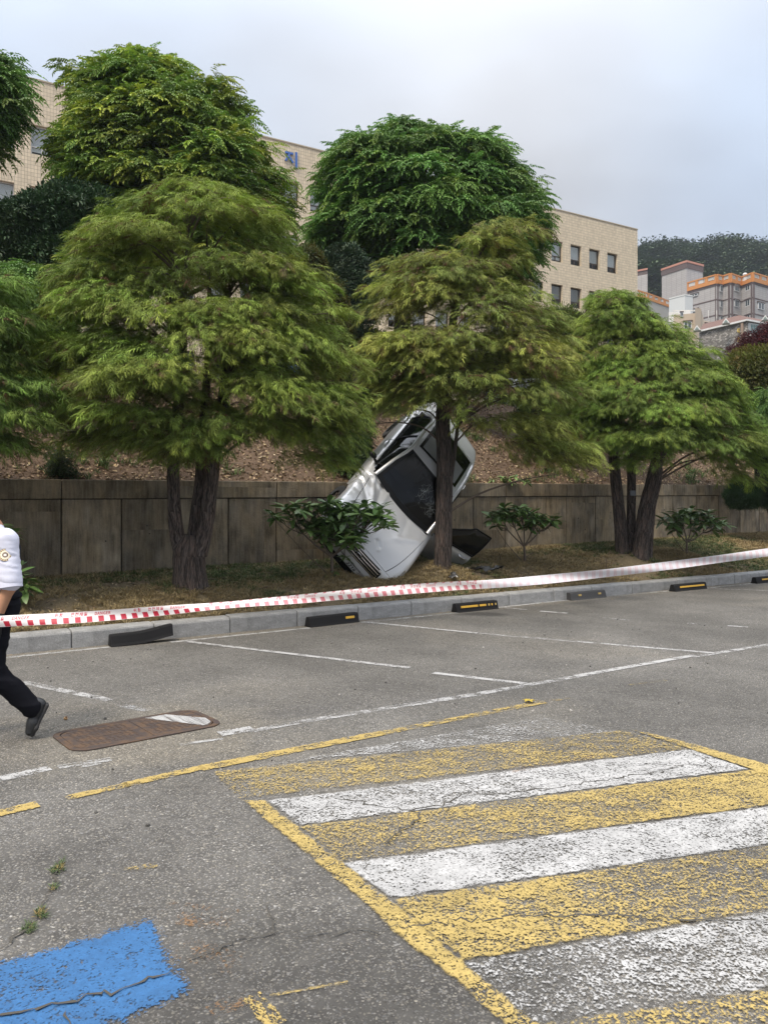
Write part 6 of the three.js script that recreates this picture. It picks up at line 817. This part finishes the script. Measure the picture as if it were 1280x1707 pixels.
{ // officer walking to the left, left side towards the camera: forward -x, up y, left +z
  const base = V(-2.72, 0, -5.42), T = thing('person', 'person in white short sleeved uniform shirt, dark vest and trousers walking out at the left', 'person', V(base.x, 0, base.z), 0.44);
  const skin = phys(0.43, 0.235, 0.145, 0.55, { specularIntensity: 0.4 }), shirt = std(0.60, 0.62, 0.74, 0.85), navy = phys(0.006, 0.0065, 0.010, 0.9, { specularIntensity: 0.25 }), vest = phys(0.018, 0.019, 0.024, 0.9, { specularIntensity: 0.3 }), shoe = std(0.020, 0.022, 0.025, 0.45), sole = std(0.03, 0.03, 0.032, 0.8), hairM = std(0.012, 0.010, 0.009, 0.7), glove = std(0.012, 0.012, 0.013, 0.85);
  const J = { pel: [0, 0.96, 0], spine: [0.005, 1.15, 0], chest: [0.005, 1.33, 0], neck: [-0.03, 1.49, 0], head: [-0.115, 1.63, 0], sl: [0.055, 1.405, 0.185], el: [0.082, 1.11, 0.235], wl: [0.0, 0.865, 0.225], sr: [0.01, 1.405, -0.185], er: [-0.06, 1.13, -0.25], wr: [-0.26, 0.98, -0.20], hl: [0.01, 0.92, 0.095], kl: [-0.04, 0.515, 0.11], al: [0.235, 0.205, 0.10], hr: [-0.01, 0.92, -0.095], kr: [-0.28, 0.53, -0.10], ar: [-0.38, 0.09, -0.10] };
  // body: one surface
  const body = [[J.pel, J.spine, 0.125, 0.115], [J.spine, J.chest, 0.115, 0.12], [[0.005, 1.0, 0.06], [0.005, 1.3, 0.08], 0.09, 0.10], [[0.005, 1.0, -0.06], [0.005, 1.3, -0.08], 0.09, 0.10], [J.chest, J.neck, 0.08, 0.058], [J.neck, [-0.075, 1.57, 0], 0.056, 0.055], [[0, 1.40, 0.06], J.sl, 0.06, 0.058], [J.sl, J.el, 0.052, 0.043], [J.el, J.wl, 0.043, 0.028], [[0, 1.40, -0.06], J.sr, 0.06, 0.058], [J.sr, J.er, 0.052, 0.043], [J.er, J.wr, 0.043, 0.028], [J.hl, J.kl, 0.085, 0.058], [J.kl, J.al, 0.057, 0.037], [J.hr, J.kr, 0.085, 0.058], [J.kr, J.ar, 0.057, 0.037]];
  const headB = [[[-0.108, 1.665, 0], [-0.095, 1.68, 0], 0.088, 0.088], [[-0.135, 1.63, 0], [-0.145, 1.575, 0], 0.066, 0.05], [[-0.20, 1.645, 0], [-0.222, 1.612, 0], 0.011, 0.016], [[-0.185, 1.583, 0.012], [-0.185, 1.583, -0.012], 0.016, 0.016], [[-0.19, 1.563, 0.008], [-0.19, 1.563, -0.008], 0.015, 0.015], [[-0.16, 1.53, 0], [-0.15, 1.535, 0], 0.03, 0.035], [[-0.105, 1.655, 0.085], [-0.095, 1.61, 0.082], 0.014, 0.011], [[-0.105, 1.655, -0.085], [-0.095, 1.61, -0.082], 0.014, 0.011], [[-0.075, 1.56, 0], J.neck, 0.055, 0.056], [[-0.187, 1.672, 0.035], [-0.187, 1.672, -0.035], 0.012, 0.012]];
  const hand = (w, dir, side) => { const D = V(...dir).normalize(), S = V(D.x * 0 + 1, 0, 0).addScaledVector(D, -D.x).normalize(), N = D.clone().cross(S), W = V(...w), pt = (a, b, c = 0) => { const p = W.clone().addScaledVector(D, a).addScaledVector(S, b).addScaledVector(N, c * side); return [p.x, p.y, p.z]; }, L = [[pt(-0.02, 0), pt(0.03, 0), 0.028, 0.026]]; for (let i = 0; i < 4; i++) { const b = -0.03 + 0.02 * i, l = [0.068, 0.08, 0.075, 0.06][i]; L.push([pt(0.02, b * 0.6), pt(0.085, b), 0.015, 0.0115], [pt(0.085, b), pt(0.085 + l * 0.45, b, 0.012), 0.0098, 0.009], [pt(0.085 + l * 0.45, b, 0.012), pt(0.085 + l * 0.85, b, 0.036), 0.009, 0.0078]); } L.push([pt(0.01, -0.025), pt(0.05, -0.052, 0.012), 0.014, 0.0115], [pt(0.05, -0.052, 0.012), pt(0.085, -0.055, 0.026), 0.0105, 0.009]); return L; };
  const hl = hand(J.wl, [-0.18, -0.97, 0.0], -1), hr = hand(J.wr, [-0.7, -0.6, 0.1], 1), mid = (L) => { const s = [0, 0, 0]; for (const [a] of L) for (let c = 0; c < 3; c++) s[c] += a[c] / L.length; return s; };
  mesh('body', merged([fieldMesh(body, [-0.02, 0.80, 0], 0.86, 0.0135, 0.05), fieldMesh(headB, [-0.12, 1.62, 0], 0.16, 0.0032, 0.02), fieldMesh(hl, mid(hl), 0.13, 0.0032, 0.008), fieldMesh(hr, mid(hr), 0.13, 0.0032, 0.008)]), skin, T);
  for (const z of [0.034, -0.034]) { mesh('eye', new THREE.SphereGeometry(0.011, 12, 8).translate(-0.183, 1.648, z), std(0.6, 0.6, 0.58, 0.3), T); mesh('iris', new THREE.SphereGeometry(0.0055, 10, 8).translate(-0.190, 1.648, z), TRIM, T); }
  mesh('hair', fieldMesh([[[-0.10, 1.695, 0], [-0.085, 1.69, 0], 0.088, 0.088], [[-0.055, 1.66, 0.03], [-0.05, 1.60, 0.02], 0.055, 0.045], [[-0.055, 1.66, -0.03], [-0.05, 1.60, -0.02], 0.055, 0.045]], [-0.09, 1.67, 0], 0.17, 0.005, 0.03), hairM, T);
  const midp = (a, b, t) => a.map((x, i) => lerp(x, b[i], t));
  mesh('shirt', folds(fieldMesh([[J.pel, J.spine, 0.128, 0.128], [J.spine, J.chest, 0.128, 0.132], [[0.005, 1.0, 0.065], [0.005, 1.32, 0.085], 0.10, 0.11], [[0.005, 1.0, -0.065], [0.005, 1.32, -0.085], 0.10, 0.11], [J.chest, midp(J.chest, J.neck, 0.85), 0.09, 0.07], [[0.01, 1.405, 0.06], J.sl, 0.072, 0.072], [J.sl, midp(J.sl, J.el, 0.94), 0.072, 0.074], [[0, 1.405, -0.06], J.sr, 0.072, 0.072], [J.sr, midp(J.sr, J.er, 0.94), 0.072, 0.074]], [0, 1.22, 0], 0.42, 0.0095, 0.035), 0.012), shirt, T);
  for (const [s, e] of [[J.sl, J.el], [J.sr, J.er]]) { const a = V(...midp(s, e, 0.80)), b = V(...midp(s, e, 1.08)), d = b.clone().sub(a).normalize(), g = new THREE.LatheGeometry([[0.070, 0], [0.074, 0.03], [0.079, 0.085], [0.076, 0.088], [0.070, 0.04]].map(([r, h]) => new THREE.Vector2(r, h)), 28); const m = mesh('sleeve_cuff', g, shirt, T); m.quaternion.setFromUnitVectors(V(0, 1, 0), d); m.position.copy(a); }
  mesh('vest', folds(fieldMesh([[J.pel, J.spine, 0.13, 0.138], [J.spine, J.chest, 0.138, 0.142], [[0.005, 1.02, 0.06], [0.005, 1.30, 0.07], 0.112, 0.118], [[0.005, 1.02, -0.06], [0.005, 1.30, -0.07], 0.112, 0.118], [[0.03, 1.30, 0.09], [0.035, 1.432, 0.135], 0.09, 0.052], [[0.03, 1.30, -0.09], [0.0, 1.435, -0.125], 0.09, 0.05]], [0, 1.2, 0], 0.36, 0.009, 0.03), 0.006), vest, T);
  mesh('trousers', folds(fieldMesh([[[0.005, 1.02, 0], [0.005, 0.93, 0], 0.125, 0.125], [[0.03, 0.93, 0.05], [0.02, 0.90, 0.06], 0.115, 0.11], [[0.01, 0.93, -0.05], [0.0, 0.90, -0.06], 0.115, 0.11], [J.hl, J.kl, 0.098, 0.078], [J.kl, midp(J.kl, J.al, 0.95), 0.078, 0.068], [J.hr, J.kr, 0.098, 0.078], [J.kr, midp(J.kr, J.ar, 0.97), 0.078, 0.068]], [-0.02, 0.58, 0], 0.56, 0.0105, 0.035), 0.012), navy, T);
  mesh('belt', new THREE.TorusGeometry(1, 0.13, 8, 36).rotateX(Math.PI / 2).scale(0.137, 0.16, 0.165).translate(0.005, 1.01, 0), navy, T);
  const shoeAt = (heel, toe, z) => { const h = V(...heel), t = V(...toe), d = t.clone().sub(h), L = d.length(); d.normalize(); const up = V(-d.y, d.x, 0).multiplyScalar(d.x > 0 ? 1 : -1), P = (a, b, c) => { const p = h.clone().addScaledVector(d, a * L).addScaledVector(up, b); return [p.x, p.y, p.z + c]; }; return { up, d, g: fieldMesh([[P(0.08, 0.05, 0), P(0.25, 0.05, 0), 0.040, 0.040], [P(0.1, 0.09, 0), P(0.2, 0.10, 0), 0.038, 0.042], [P(0.25, 0.055, 0), P(0.65, 0.035, 0), 0.043, 0.037], [P(0.6, 0.032, 0.012), P(0.86, 0.026, 0.010), 0.034, 0.026], [P(0.6, 0.032, -0.014), P(0.86, 0.026, -0.010), 0.034, 0.026]], [(heel[0] + toe[0]) / 2, (heel[1] + toe[1]) / 2 + 0.02, z], 0.2, 0.005, 0.03), s: merged([fieldMesh([[P(0.06, 0.006, 0), P(0.9, 0.004, 0), 0.012, 0.010], [P(0.04, 0.006, 0.025), P(0.7, 0.004, 0.035), 0.012, 0.010], [P(0.04, 0.006, -0.025), P(0.7, 0.004, -0.035), 0.012, 0.010], [P(0.7, 0.004, 0.03), P(0.92, 0.004, 0.012), 0.011, 0.009], [P(0.7, 0.004, -0.03), P(0.92, 0.004, -0.012), 0.011, 0.009]], [(heel[0] + toe[0]) / 2, (heel[1] + toe[1]) / 2, z], 0.2, 0.005, 0.03)]) }; };
  for (const [h, t, z] of [[[0.325, 0.235, 0.10], [0.215, 0.012, 0.10], 0.10], [[-0.33, 0.02, -0.10], [-0.585, 0.05, -0.10], -0.10]]) { const s = shoeAt(h, t, z); const m = mesh('shoe', s.g, shoe, T); mesh('sole', s.s, sole, m); }
  mesh('glove', fieldMesh([...hl, [J.wl, midp(J.el, J.wl, 0.88), 0.032, 0.036]].map(([a, b, r0, r1]) => [a, b, r0 + 0.003, r1 + 0.003]), mid(hl), 0.14, 0.0034, 0.008), glove, T);
  // round arm badge: rings of print on a patch
  const c = document.createElement('canvas'); c.width = c.height = 256; const x = c.getContext('2d'); x.fillStyle = '#d9c7a8'; x.beginPath(); x.arc(128, 128, 126, 0, 7); x.fill(); x.strokeStyle = '#55463a'; x.lineWidth = 5; x.beginPath(); x.arc(128, 128, 122, 0, 7); x.stroke(); x.fillStyle = '#4a3c33'; x.font = 'bold 34px sans-serif'; x.textAlign = 'center'; x.textBaseline = 'middle'; for (let i = 0; i < 16; i++) { x.save(); x.translate(128, 128); x.rotate(i * Math.PI / 8); x.fillRect(-8, -112, 16, 20); x.restore(); } x.fillStyle = '#efe6d2'; x.beginPath(); x.arc(128, 128, 84, 0, 7); x.fill(); x.fillStyle = '#6a5140'; x.beginPath(); x.arc(128, 128, 52, 0, 7); x.fill(); x.fillStyle = '#e9e6e2'; x.fillRect(100, 104, 54, 50); const bt = new THREE.CanvasTexture(c); bt.colorSpace = THREE.SRGBColorSpace; bt.magFilter = THREE.LinearFilter;
  const bc = V(...midp(J.sl, J.el, 0.36)), bg = sheet(10, 10, (a, b) => { const X = (a - 0.5) * 0.088, Y = (b - 0.5) * 0.088; return V(X, Y, 0.0785 - 0.0745 + Math.sqrt(Math.max(0, 0.0745 * 0.0745 - X * X))); }), ba = new THREE.MeshStandardMaterial({ map: bt, roughness: 0.8, side: THREE.DoubleSide, alphaTest: 0.5, transparent: false, alphaMap: dataTex(128, 128, grey((i, j) => Math.hypot(i - 63.5, j - 63.5) < 62 ? 1 : 0), false, false, false) });
  const bd = mesh('arm_badge', bg, ba, T); bd.position.set(bc.x - 0.012, bc.y, bc.z); bd.rotation.x = -0.15;
}

// ---------------------------------------------------------------- broad leaved shrubs, leaf by leaf
{
  const leafGeo = [0, 1, 2].map((k) => { const n = 7, P = []; return sheet(n, 4, (a, b) => { const w = 0.5 * Math.pow(Math.sin(Math.PI * Math.pow(a, 1.25) * 0.97 + 0.03), 0.8), y = b - 0.5; return V(a, -0.16 * a * a * (1 + 0.5 * k) + 0.10 * Math.abs(y) * w, y * w * 0.70 + 0.02 * k * Math.sin(a * 3)); }); });
  const tones = [[0.13, 0.22, 0.056], [0.10, 0.19, 0.052], [0.155, 0.25, 0.066], [0.08, 0.155, 0.046], [0.18, 0.26, 0.095]].map(([r, g, b]) => phys(r, g, b, 0.42, { transmission: 0.12, thickness: 0 }));
  const stemM = std(0.12, 0.095, 0.075, 0.9);
  function bigShrub(label, D, base, whorls, L, seed, group, dark = 0, name = 'shrub') {
    const R = rngOf(seed), T = thing(name, label, 'shrub', V(0, 0, 0), 0, group), b = at(base[0], base[1], D), q = new THREE.Quaternion(), e = new THREE.Euler(); let count = 0; const rest = leafGeo.map(() => []);
    const hub = at(base[2] ?? base[0], base[3] ?? base[1] - 30, D), f = L / 0.205; if (!base[4]) mesh('stem', limb([b.clone().add(V(0, -0.12, 0)), b.clone().lerp(hub, 0.5).add(V(0.01, 0, 0)), hub], [0.026, 0.022, 0.018].map((r) => r * f), 8, 0.1), stemM, T);
    const us = whorls.map((w) => w[0]), uL = Math.min(...us), uR = Math.max(...us), NG = 5, forks = Array.from({ length: NG }, (_, i) => { const g = whorls.filter((w) => Math.min(NG - 1, Math.floor((w[0] - uL) / (uR - uL + 1) * NG)) === i && w[1] < base[1] - 25); if (!g.length) return null; const c = g.reduce((a2, w) => a2.add(at(w[0], w[1], D + (w[2] ?? 0))), V(0, 0, 0)).multiplyScalar(1 / g.length), p = hub.clone().lerp(c, 0.62).add(V(0, -0.06, 0)); if (!base[4]) mesh('branch', limb([hub.clone().add(V(0, -0.03, 0)), hub.clone().lerp(p, 0.5).add(V(0, -0.03, 0.03)), p], [0.014, 0.012, 0.009].map((r) => r * f), 6), stemM, T); return p; });
    const tw = [];
    const more = base[4] ? [] : whorls.filter((w) => (w[3] ?? 1) === 1).map(([u, v, dz = 0, k = 1]) => [u + (R() - 0.5) * 26, v + (R() - 0.35) * 22, dz + (R() - 0.5) * 0.5, k * 0.9]);
    for (const [u, v, dz = 0, s = 1] of [...whorls, ...more]) {
      const p = at(u, v, D + dz); if (!base[4]) { const fk = (v < base[1] - 25 && forks[Math.min(NG - 1, Math.floor((u - uL) / (uR - uL + 1) * NG))]) || b, m = fk.clone().lerp(p, 0.5).add(V((R() - 0.5) * 0.06, -0.04, (R() - 0.5) * 0.06)); mesh('twig', limb([fk, m, p], [0.008, 0.006, 0.005].map((r) => r * f), 5), stemM, T); }
      const n = 9 + Math.floor(R() * 4);
      for (let i = 0; i < n; i++) { const up = i / n; e.set((R() - 0.5) * 0.8, i * 2.4 + R() * 0.5, 0.75 - 1.25 * R(), 'YZX'); q.setFromEuler(e); const k = L * s * (0.75 + 0.6 * R()), gi = Math.floor(R() * 3), pos = p.clone().add(V((R() - 0.5) * 0.03, (R() - 0.5) * 0.05, (R() - 0.5) * 0.03)); if (count++ < 298) { const m = mesh('leaf', leafGeo[gi], tones[Math.min(4, Math.floor(R() * R() * 4.2) + (R() < dark ? 2 : 0)) % 5], T); m.position.copy(pos); m.quaternion.copy(q); m.scale.set(k, k, k * (0.8 + 0.3 * R())); } else rest[gi].push(new THREE.Matrix4().compose(pos, q, V(k, k, k))); }
    }
    rest.forEach((l, i) => { if (l.length) instances('leaf', leafGeo[i], tones[i], l, null, T); }); return T;
  }
  const G = 'broad leaved shrubs planted along the wall foot';
  bigShrub('large spreading broad leaved shrub hiding the left front corner of the crashed car', 12.35, [552, 962, 553, 925], [[462, 862], [478, 848], [490, 866], [505, 855], [518, 842], [522, 872], [532, 858], [545, 842], [548, 872], [558, 858], [562, 886], [572, 842], [578, 868], [588, 856], [592, 880], [602, 842], [608, 866], [618, 856], [628, 848], [636, 866], [645, 876], [540, 890], [548, 902], [570, 900], [582, 905], [590, 900], [520, 886], [505, 874], [555, 872, -0.25], [575, 884, -0.25], [598, 850, -0.3], [560, 848, 0.3], [610, 846, 0.25], [530, 850, 0.3], [500, 850, 0.2], [592, 893, -0.1], [575, 930, 0.1, 0.6], [548, 962, -0.1, 0.4], [560, 955, -0.15, 0.4]], 0.235, 1001, G);
  bigShrub('small slim shrub with a flat leafy top between the sparse cypress and the layered cypress', 15.3, [874, 940, 873, 908], [[820, 862], [832, 856], [845, 852], [838, 866], [856, 850], [868, 856], [852, 862], [880, 860], [892, 864], [904, 862], [914, 866], [920, 872], [885, 870], [866, 848], [900, 872], [845, 860, 0.2], [878, 852, 0.2]], 0.24, 1002, G);
  bigShrub('small rounded shrub with light green leaves right of the layered cypress stems', 17.6, [1143, 925, 1144, 902], [[1108, 868], [1118, 862], [1130, 860], [1142, 858], [1155, 862], [1168, 860], [1180, 864], [1188, 868], [1194, 878], [1125, 870], [1138, 868], [1160, 870], [1172, 874], [1150, 856, 0.2], [1120, 876], [1185, 882]], 0.255, 1003, G, 0.3);
  bigShrub('dark broad leaved shrub at the left edge behind the walking officer', 9.55, [14, 1005, 12, 990], [[34, 968], [20, 955], [45, 975], [30, 985], [10, 965], [8, 985], [-20, 960], [-40, 950], [-10, 880], [12, 885], [-25, 890], [-30, 930]], 0.20, 1004, G, 0.5);
  bigShrub('broken leafy branch lying on top of the wall right of the crashed car', 16.9, [850, 806, 850, 800, true], [[822, 800, 0, 0.9], [836, 796, 0, 0.9], [848, 798, 0, 1], [858, 795, 0, 1], [868, 800, 0, 1], [878, 804, -0.1, 1], [852, 804, -0.1, 0.9], [840, 803, 0, 0.8]], 0.15, 1005, null, 0.6, 'fallen_branch');
}

// ---------------------------------------------------------------- litter, grass, debris and other small things
{
  const R = rngOf(1100), q = new THREE.Quaternion(), e = new THREE.Euler(), g = new Pile(); g.quad(V(-0.5, 0, 0), V(0, 0.12, -0.28), V(0.5, 0.05, 0), V(0, 0.10, 0.28)); const lg = g.geo();
  const lm = phys(1, 1, 1, 0.85, { transmission: 0.1, thickness: 0 });
  const scatter = (name, n, s0, s1, q0, q1, size, col, lift = 0.012, pow = 1) => { const M = [], C = []; for (let i = 0; i < n; i++) { const s = lerp(s0, s1, R()), qq = lerp(q0, q1, Math.pow(R(), pow)), p = land(s, qq, soilY(s, qq) + lift * R()), k = size * (0.6 + 0.8 * R()); e.set((R() - 0.5) * 1.4, R() * 6.28, (R() - 0.5) * 1.4); q.setFromEuler(e); M.push(new THREE.Matrix4().compose(p, q, V(k, k, k * (0.7 + 0.5 * R())))); C.push(col(s, qq)); } instances(name, lg, lm, M, C); };
  const brown = (s = 0, qq = 0) => { const k = (0.5 + 0.9 * R()) * (0.62 + 0.9 * fbm(s * 0.8, qq * 1.1, 3, 1401)), h = R(); return h < 0.12 ? rgb(0.42 * k, 0.34 * k, 0.23 * k) : rgb(0.29 * k, (0.19 + 0.04 * h) * k, 0.122 * k); };
  scatter('leaf_litter', 60000, -14, 27, 2.94, 9, 0.062, brown, 0.03, 1.15);
  scatter('leaf_litter', 16000, -13, 26, 0.2, 2.74, 0.045, brown, 0.01, 0.7);
  scatter('leaf_litter', 2600, -13, 26, 2.2, 2.74, 0.06, brown, 0.02, 0.7);
  const bg = new Pile(); for (let i = 0; i < 7; i++) { const a = i * 0.9 + R(), d = V(Math.cos(a), 0, Math.sin(a)), s = V(-d.z, 0, d.x).multiplyScalar(0.003), b = d.clone().multiplyScalar(0.008), m = d.clone().multiplyScalar(0.02 + 0.02 * R()).setY(0.035), t = d.clone().multiplyScalar(0.05 + 0.03 * R()).setY(0.04 + 0.02 * R()); bg.quad(b.clone().sub(s), b.clone().add(s), m.clone().add(s), m.clone().sub(s)); bg.tri(m.clone().sub(s), m.clone().add(s), t); } const bgeo = bg.geo();
  const M = [], C = []; for (let i = 0; i < 80000; i++) { const s = lerp(-13, 26, R()), qq = lerp(0.19, 2.72, R()), d = fbm(s * 0.9, qq * 1.2, 3, 1201); if (d < 0.24 + 0.2 * R()) continue; const p = land(s, qq, soilY(s, qq) - 0.004), k = 0.6 + 0.8 * R(); e.set((R() - 0.5) * 0.6, R() * 6.28, (R() - 0.5) * 0.6); q.setFromEuler(e); M.push(new THREE.Matrix4().compose(p, q, V(k, k * 0.8, k))); const gr = smooth(0.48, 0.66, fbm(s * 0.7 + 9, qq, 3, 1211)), t = 0.6 + 0.8 * R(); C.push(R() < gr * 0.75 ? rgb(0.075 * t, 0.115 * t, 0.03 * t) : rgb(0.32 * t, 0.25 * t, 0.125 * t)); } instances('dry_grass', bgeo, lm, M, C);
  // weeds and ground cover in patches on the bank
  const M5 = [], C5 = []; for (let i = 0; i < 9000; i++) { const s = lerp(-13, 26, R()), qq = lerp(2.98, 8, R()); if (fbm(s * 0.55 + 4, qq * 0.8, 3, 1301) < 0.56 + 0.1 * R()) continue; const p = land(s, qq, soilY(s, qq)), k = 1.2 + 1.8 * R(); e.set((R() - 0.5) * 0.6, R() * 6.28, (R() - 0.5) * 0.6); q.setFromEuler(e); M5.push(new THREE.Matrix4().compose(p, q, V(k, k, k))); const t = 0.7 + 0.6 * R(); C5.push(rgb(0.07 * t, 0.12 * t, 0.03 * t)); } instances('bank_weeds', bgeo, lm, M5, C5);
  const sg = new THREE.CylinderGeometry(0.25, 0.4, 1, 5).rotateZ(Math.PI / 2), M6 = [], C6 = []; for (let i = 0; i < 900; i++) { const bank = R() < 0.65, s = lerp(-13, 26, R()), qq = bank ? lerp(2.98, 7.5, R()) : lerp(0.25, 2.7, R()), p = land(s, qq, soilY(s, qq) + 0.02), L = 0.12 + 0.4 * R() * R(), w = 0.012 + 0.012 * R(); e.set(R() * 6, R() * 6.28, (R() - 0.5) * 0.5); q.setFromEuler(e); M6.push(new THREE.Matrix4().compose(p, q, V(L, w, w))); const t = 0.6 + 0.8 * R(); C6.push(rgb(0.14 * t, 0.105 * t, 0.08 * t)); } instances('twig_litter', sg, lm, M6, C6);
  // litter that has blown on the asphalt beside the kerb, grit
  const M2 = [], C2 = []; for (let i = 0; i < 420; i++) { const s = lerp(-8, 20, R()), qq = -0.02 - 0.5 * R() * R(), p = land(s, qq, 0.004), k = 0.010 + 0.022 * R(); e.set((R() - 0.5) * 0.5, R() * 6.28, (R() - 0.5) * 0.5); q.setFromEuler(e); M2.push(new THREE.Matrix4().compose(p, q, V(k, k, k))); C2.push(brown()); } instances('kerb_litter', lg, lm, M2, C2);
  const M3 = [], C3 = []; for (let i = 0; i < 260; i++) { const p = V(lerp(-5, 9, R()), 0.004, -lerp(2.2, 13, R())); if (toLand(p.x, p.z)[1] > -0.1) continue; const k = 0.006 + 0.012 * R() * R(); q.setFromEuler(e.set(R(), R() * 6, R())); M3.push(new THREE.Matrix4().compose(p, q, V(k, k * 0.7, k))); const b = R() < 0.7 ? 0.03 + 0.05 * R() : 0.2 + 0.2 * R(); C3.push(rgb(b, b * 0.97, b * 0.92)); } instances('grit', new THREE.IcosahedronGeometry(1, 0), lm, M3, C3);
  // weeds in the crack at the lower left
  const spots = [[100, 1440], [102, 1448], [92, 1455], [90, 1482], [68, 1520], [70, 1526], [52, 1543], [45, 1552], [98, 1446], [66, 1524], [50, 1548]], wg = new Pile(); const M4 = [], C4 = []; for (const [u, v] of spots) for (let i = 0; i < 9; i++) { const p = onGround(u + (R() - 0.5) * 14, v + (R() - 0.5) * 10, 0.006); const k = 0.2 + 0.25 * R(); q.setFromEuler(e.set((R() - 0.5), R() * 6, (R() - 0.5))); M4.push(new THREE.Matrix4().compose(p, q, V(k, k * 0.7, k))); const t = 0.7 + 0.6 * R(); C4.push(R() < 0.3 ? rgb(0.22 * t, 0.17 * t, 0.06 * t) : rgb(0.06 * t, 0.10 * t, 0.03 * t)); } instances('crack_weeds', bgeo, lm, M4, C4);
  const nut = thing('nut', 'small tan nut lying on the asphalt by the walking officer', 'nut', onGround(110, 1200)); mesh('shell', new THREE.SphereGeometry(0.014, 12, 10).scale(1.1, 0.9, 1).translate(0, 0.012, 0), std(0.42, 0.25, 0.11, 0.6), nut); mesh('cap', new THREE.SphereGeometry(0.008, 8, 6).translate(0.006, 0.022, 0.003), std(0.16, 0.08, 0.04, 0.8), nut);
  const yl = new Pile(); for (let i = 0; i < 5; i++) leaf(yl, V(0, 0.004, 0), V(Math.cos(i * 1.2), 0.15, Math.sin(i * 1.2)).normalize(), V(0, 1, 0), 0.06, 0.035); const fl = mesh('fallen_leaf', yl.geo(), std(0.36, 0.27, 0.03, 0.7)); fl.position.copy(onGround(881, 1169, 0.012)); tag(fl, 'yellowed leaf lying at the far tip of the crossing', 'leaf');
  // car debris
  const crump = (L, W, seed, h) => sheet(22, 8, (a, b) => V((a - 0.5) * L, 0.015 + h * fbm(a * 6 + seed, b * 3, 3, seed), (b - 0.5) * W * (0.35 + 0.9 * vnoise(a * 4, 0, seed)) + 0.06 * Math.sin(a * 5)));
  const put = (m, u, v, q0, turn, label) => { const p = soilAt(u, v, 0.2, 2.8); m.position.set(p.x, p.y, p.z); m.rotation.y = turn; tag(m, label, 'debris', null); };
  const black = phys(0.014, 0.014, 0.015, 0.32, { clearcoat: 0.4 });
  put(mesh('car_debris', crump(0.72, 0.16, 5, 0.16), black), 808, 957, 0, TURN * 0.3, 'long torn strip of black plastic on the grass right of the tree');
  put(mesh('car_debris', crump(0.22, 0.14, 9, 0.16), black), 755, 967, 0, 0.9, 'small crumpled lump of black plastic on the grass, before the trunk');
  put(mesh('car_debris', crump(0.20, 0.06, 14, 0.04), std(0.5, 0.5, 0.5, 0.4)), 777, 934, 0, 0.4, 'pale broken fragment lying below the open car door');
  put(mesh('car_debris', crump(0.16, 0.05, 17, 0.04), std(0.30, 0.02, 0.02, 0.3)), 632, 954, 0, 0.2, 'red broken lamp sliver under the car nose');
  // label board on the layered cypress
  const pl = mesh('tree_label', boxAt(0.12, 0.11, 0.012, 0, 0, 0, 0.003), std(0.13, 0.14, 0.16, 0.5)); pl.position.copy(at(1054.5, 822, 16.58)); tag(pl, 'small grey board fixed to the middle stem of the layered cypress', 'board');
}
camera.updateProjectionMatrix();
renderer.render(scene, camera);
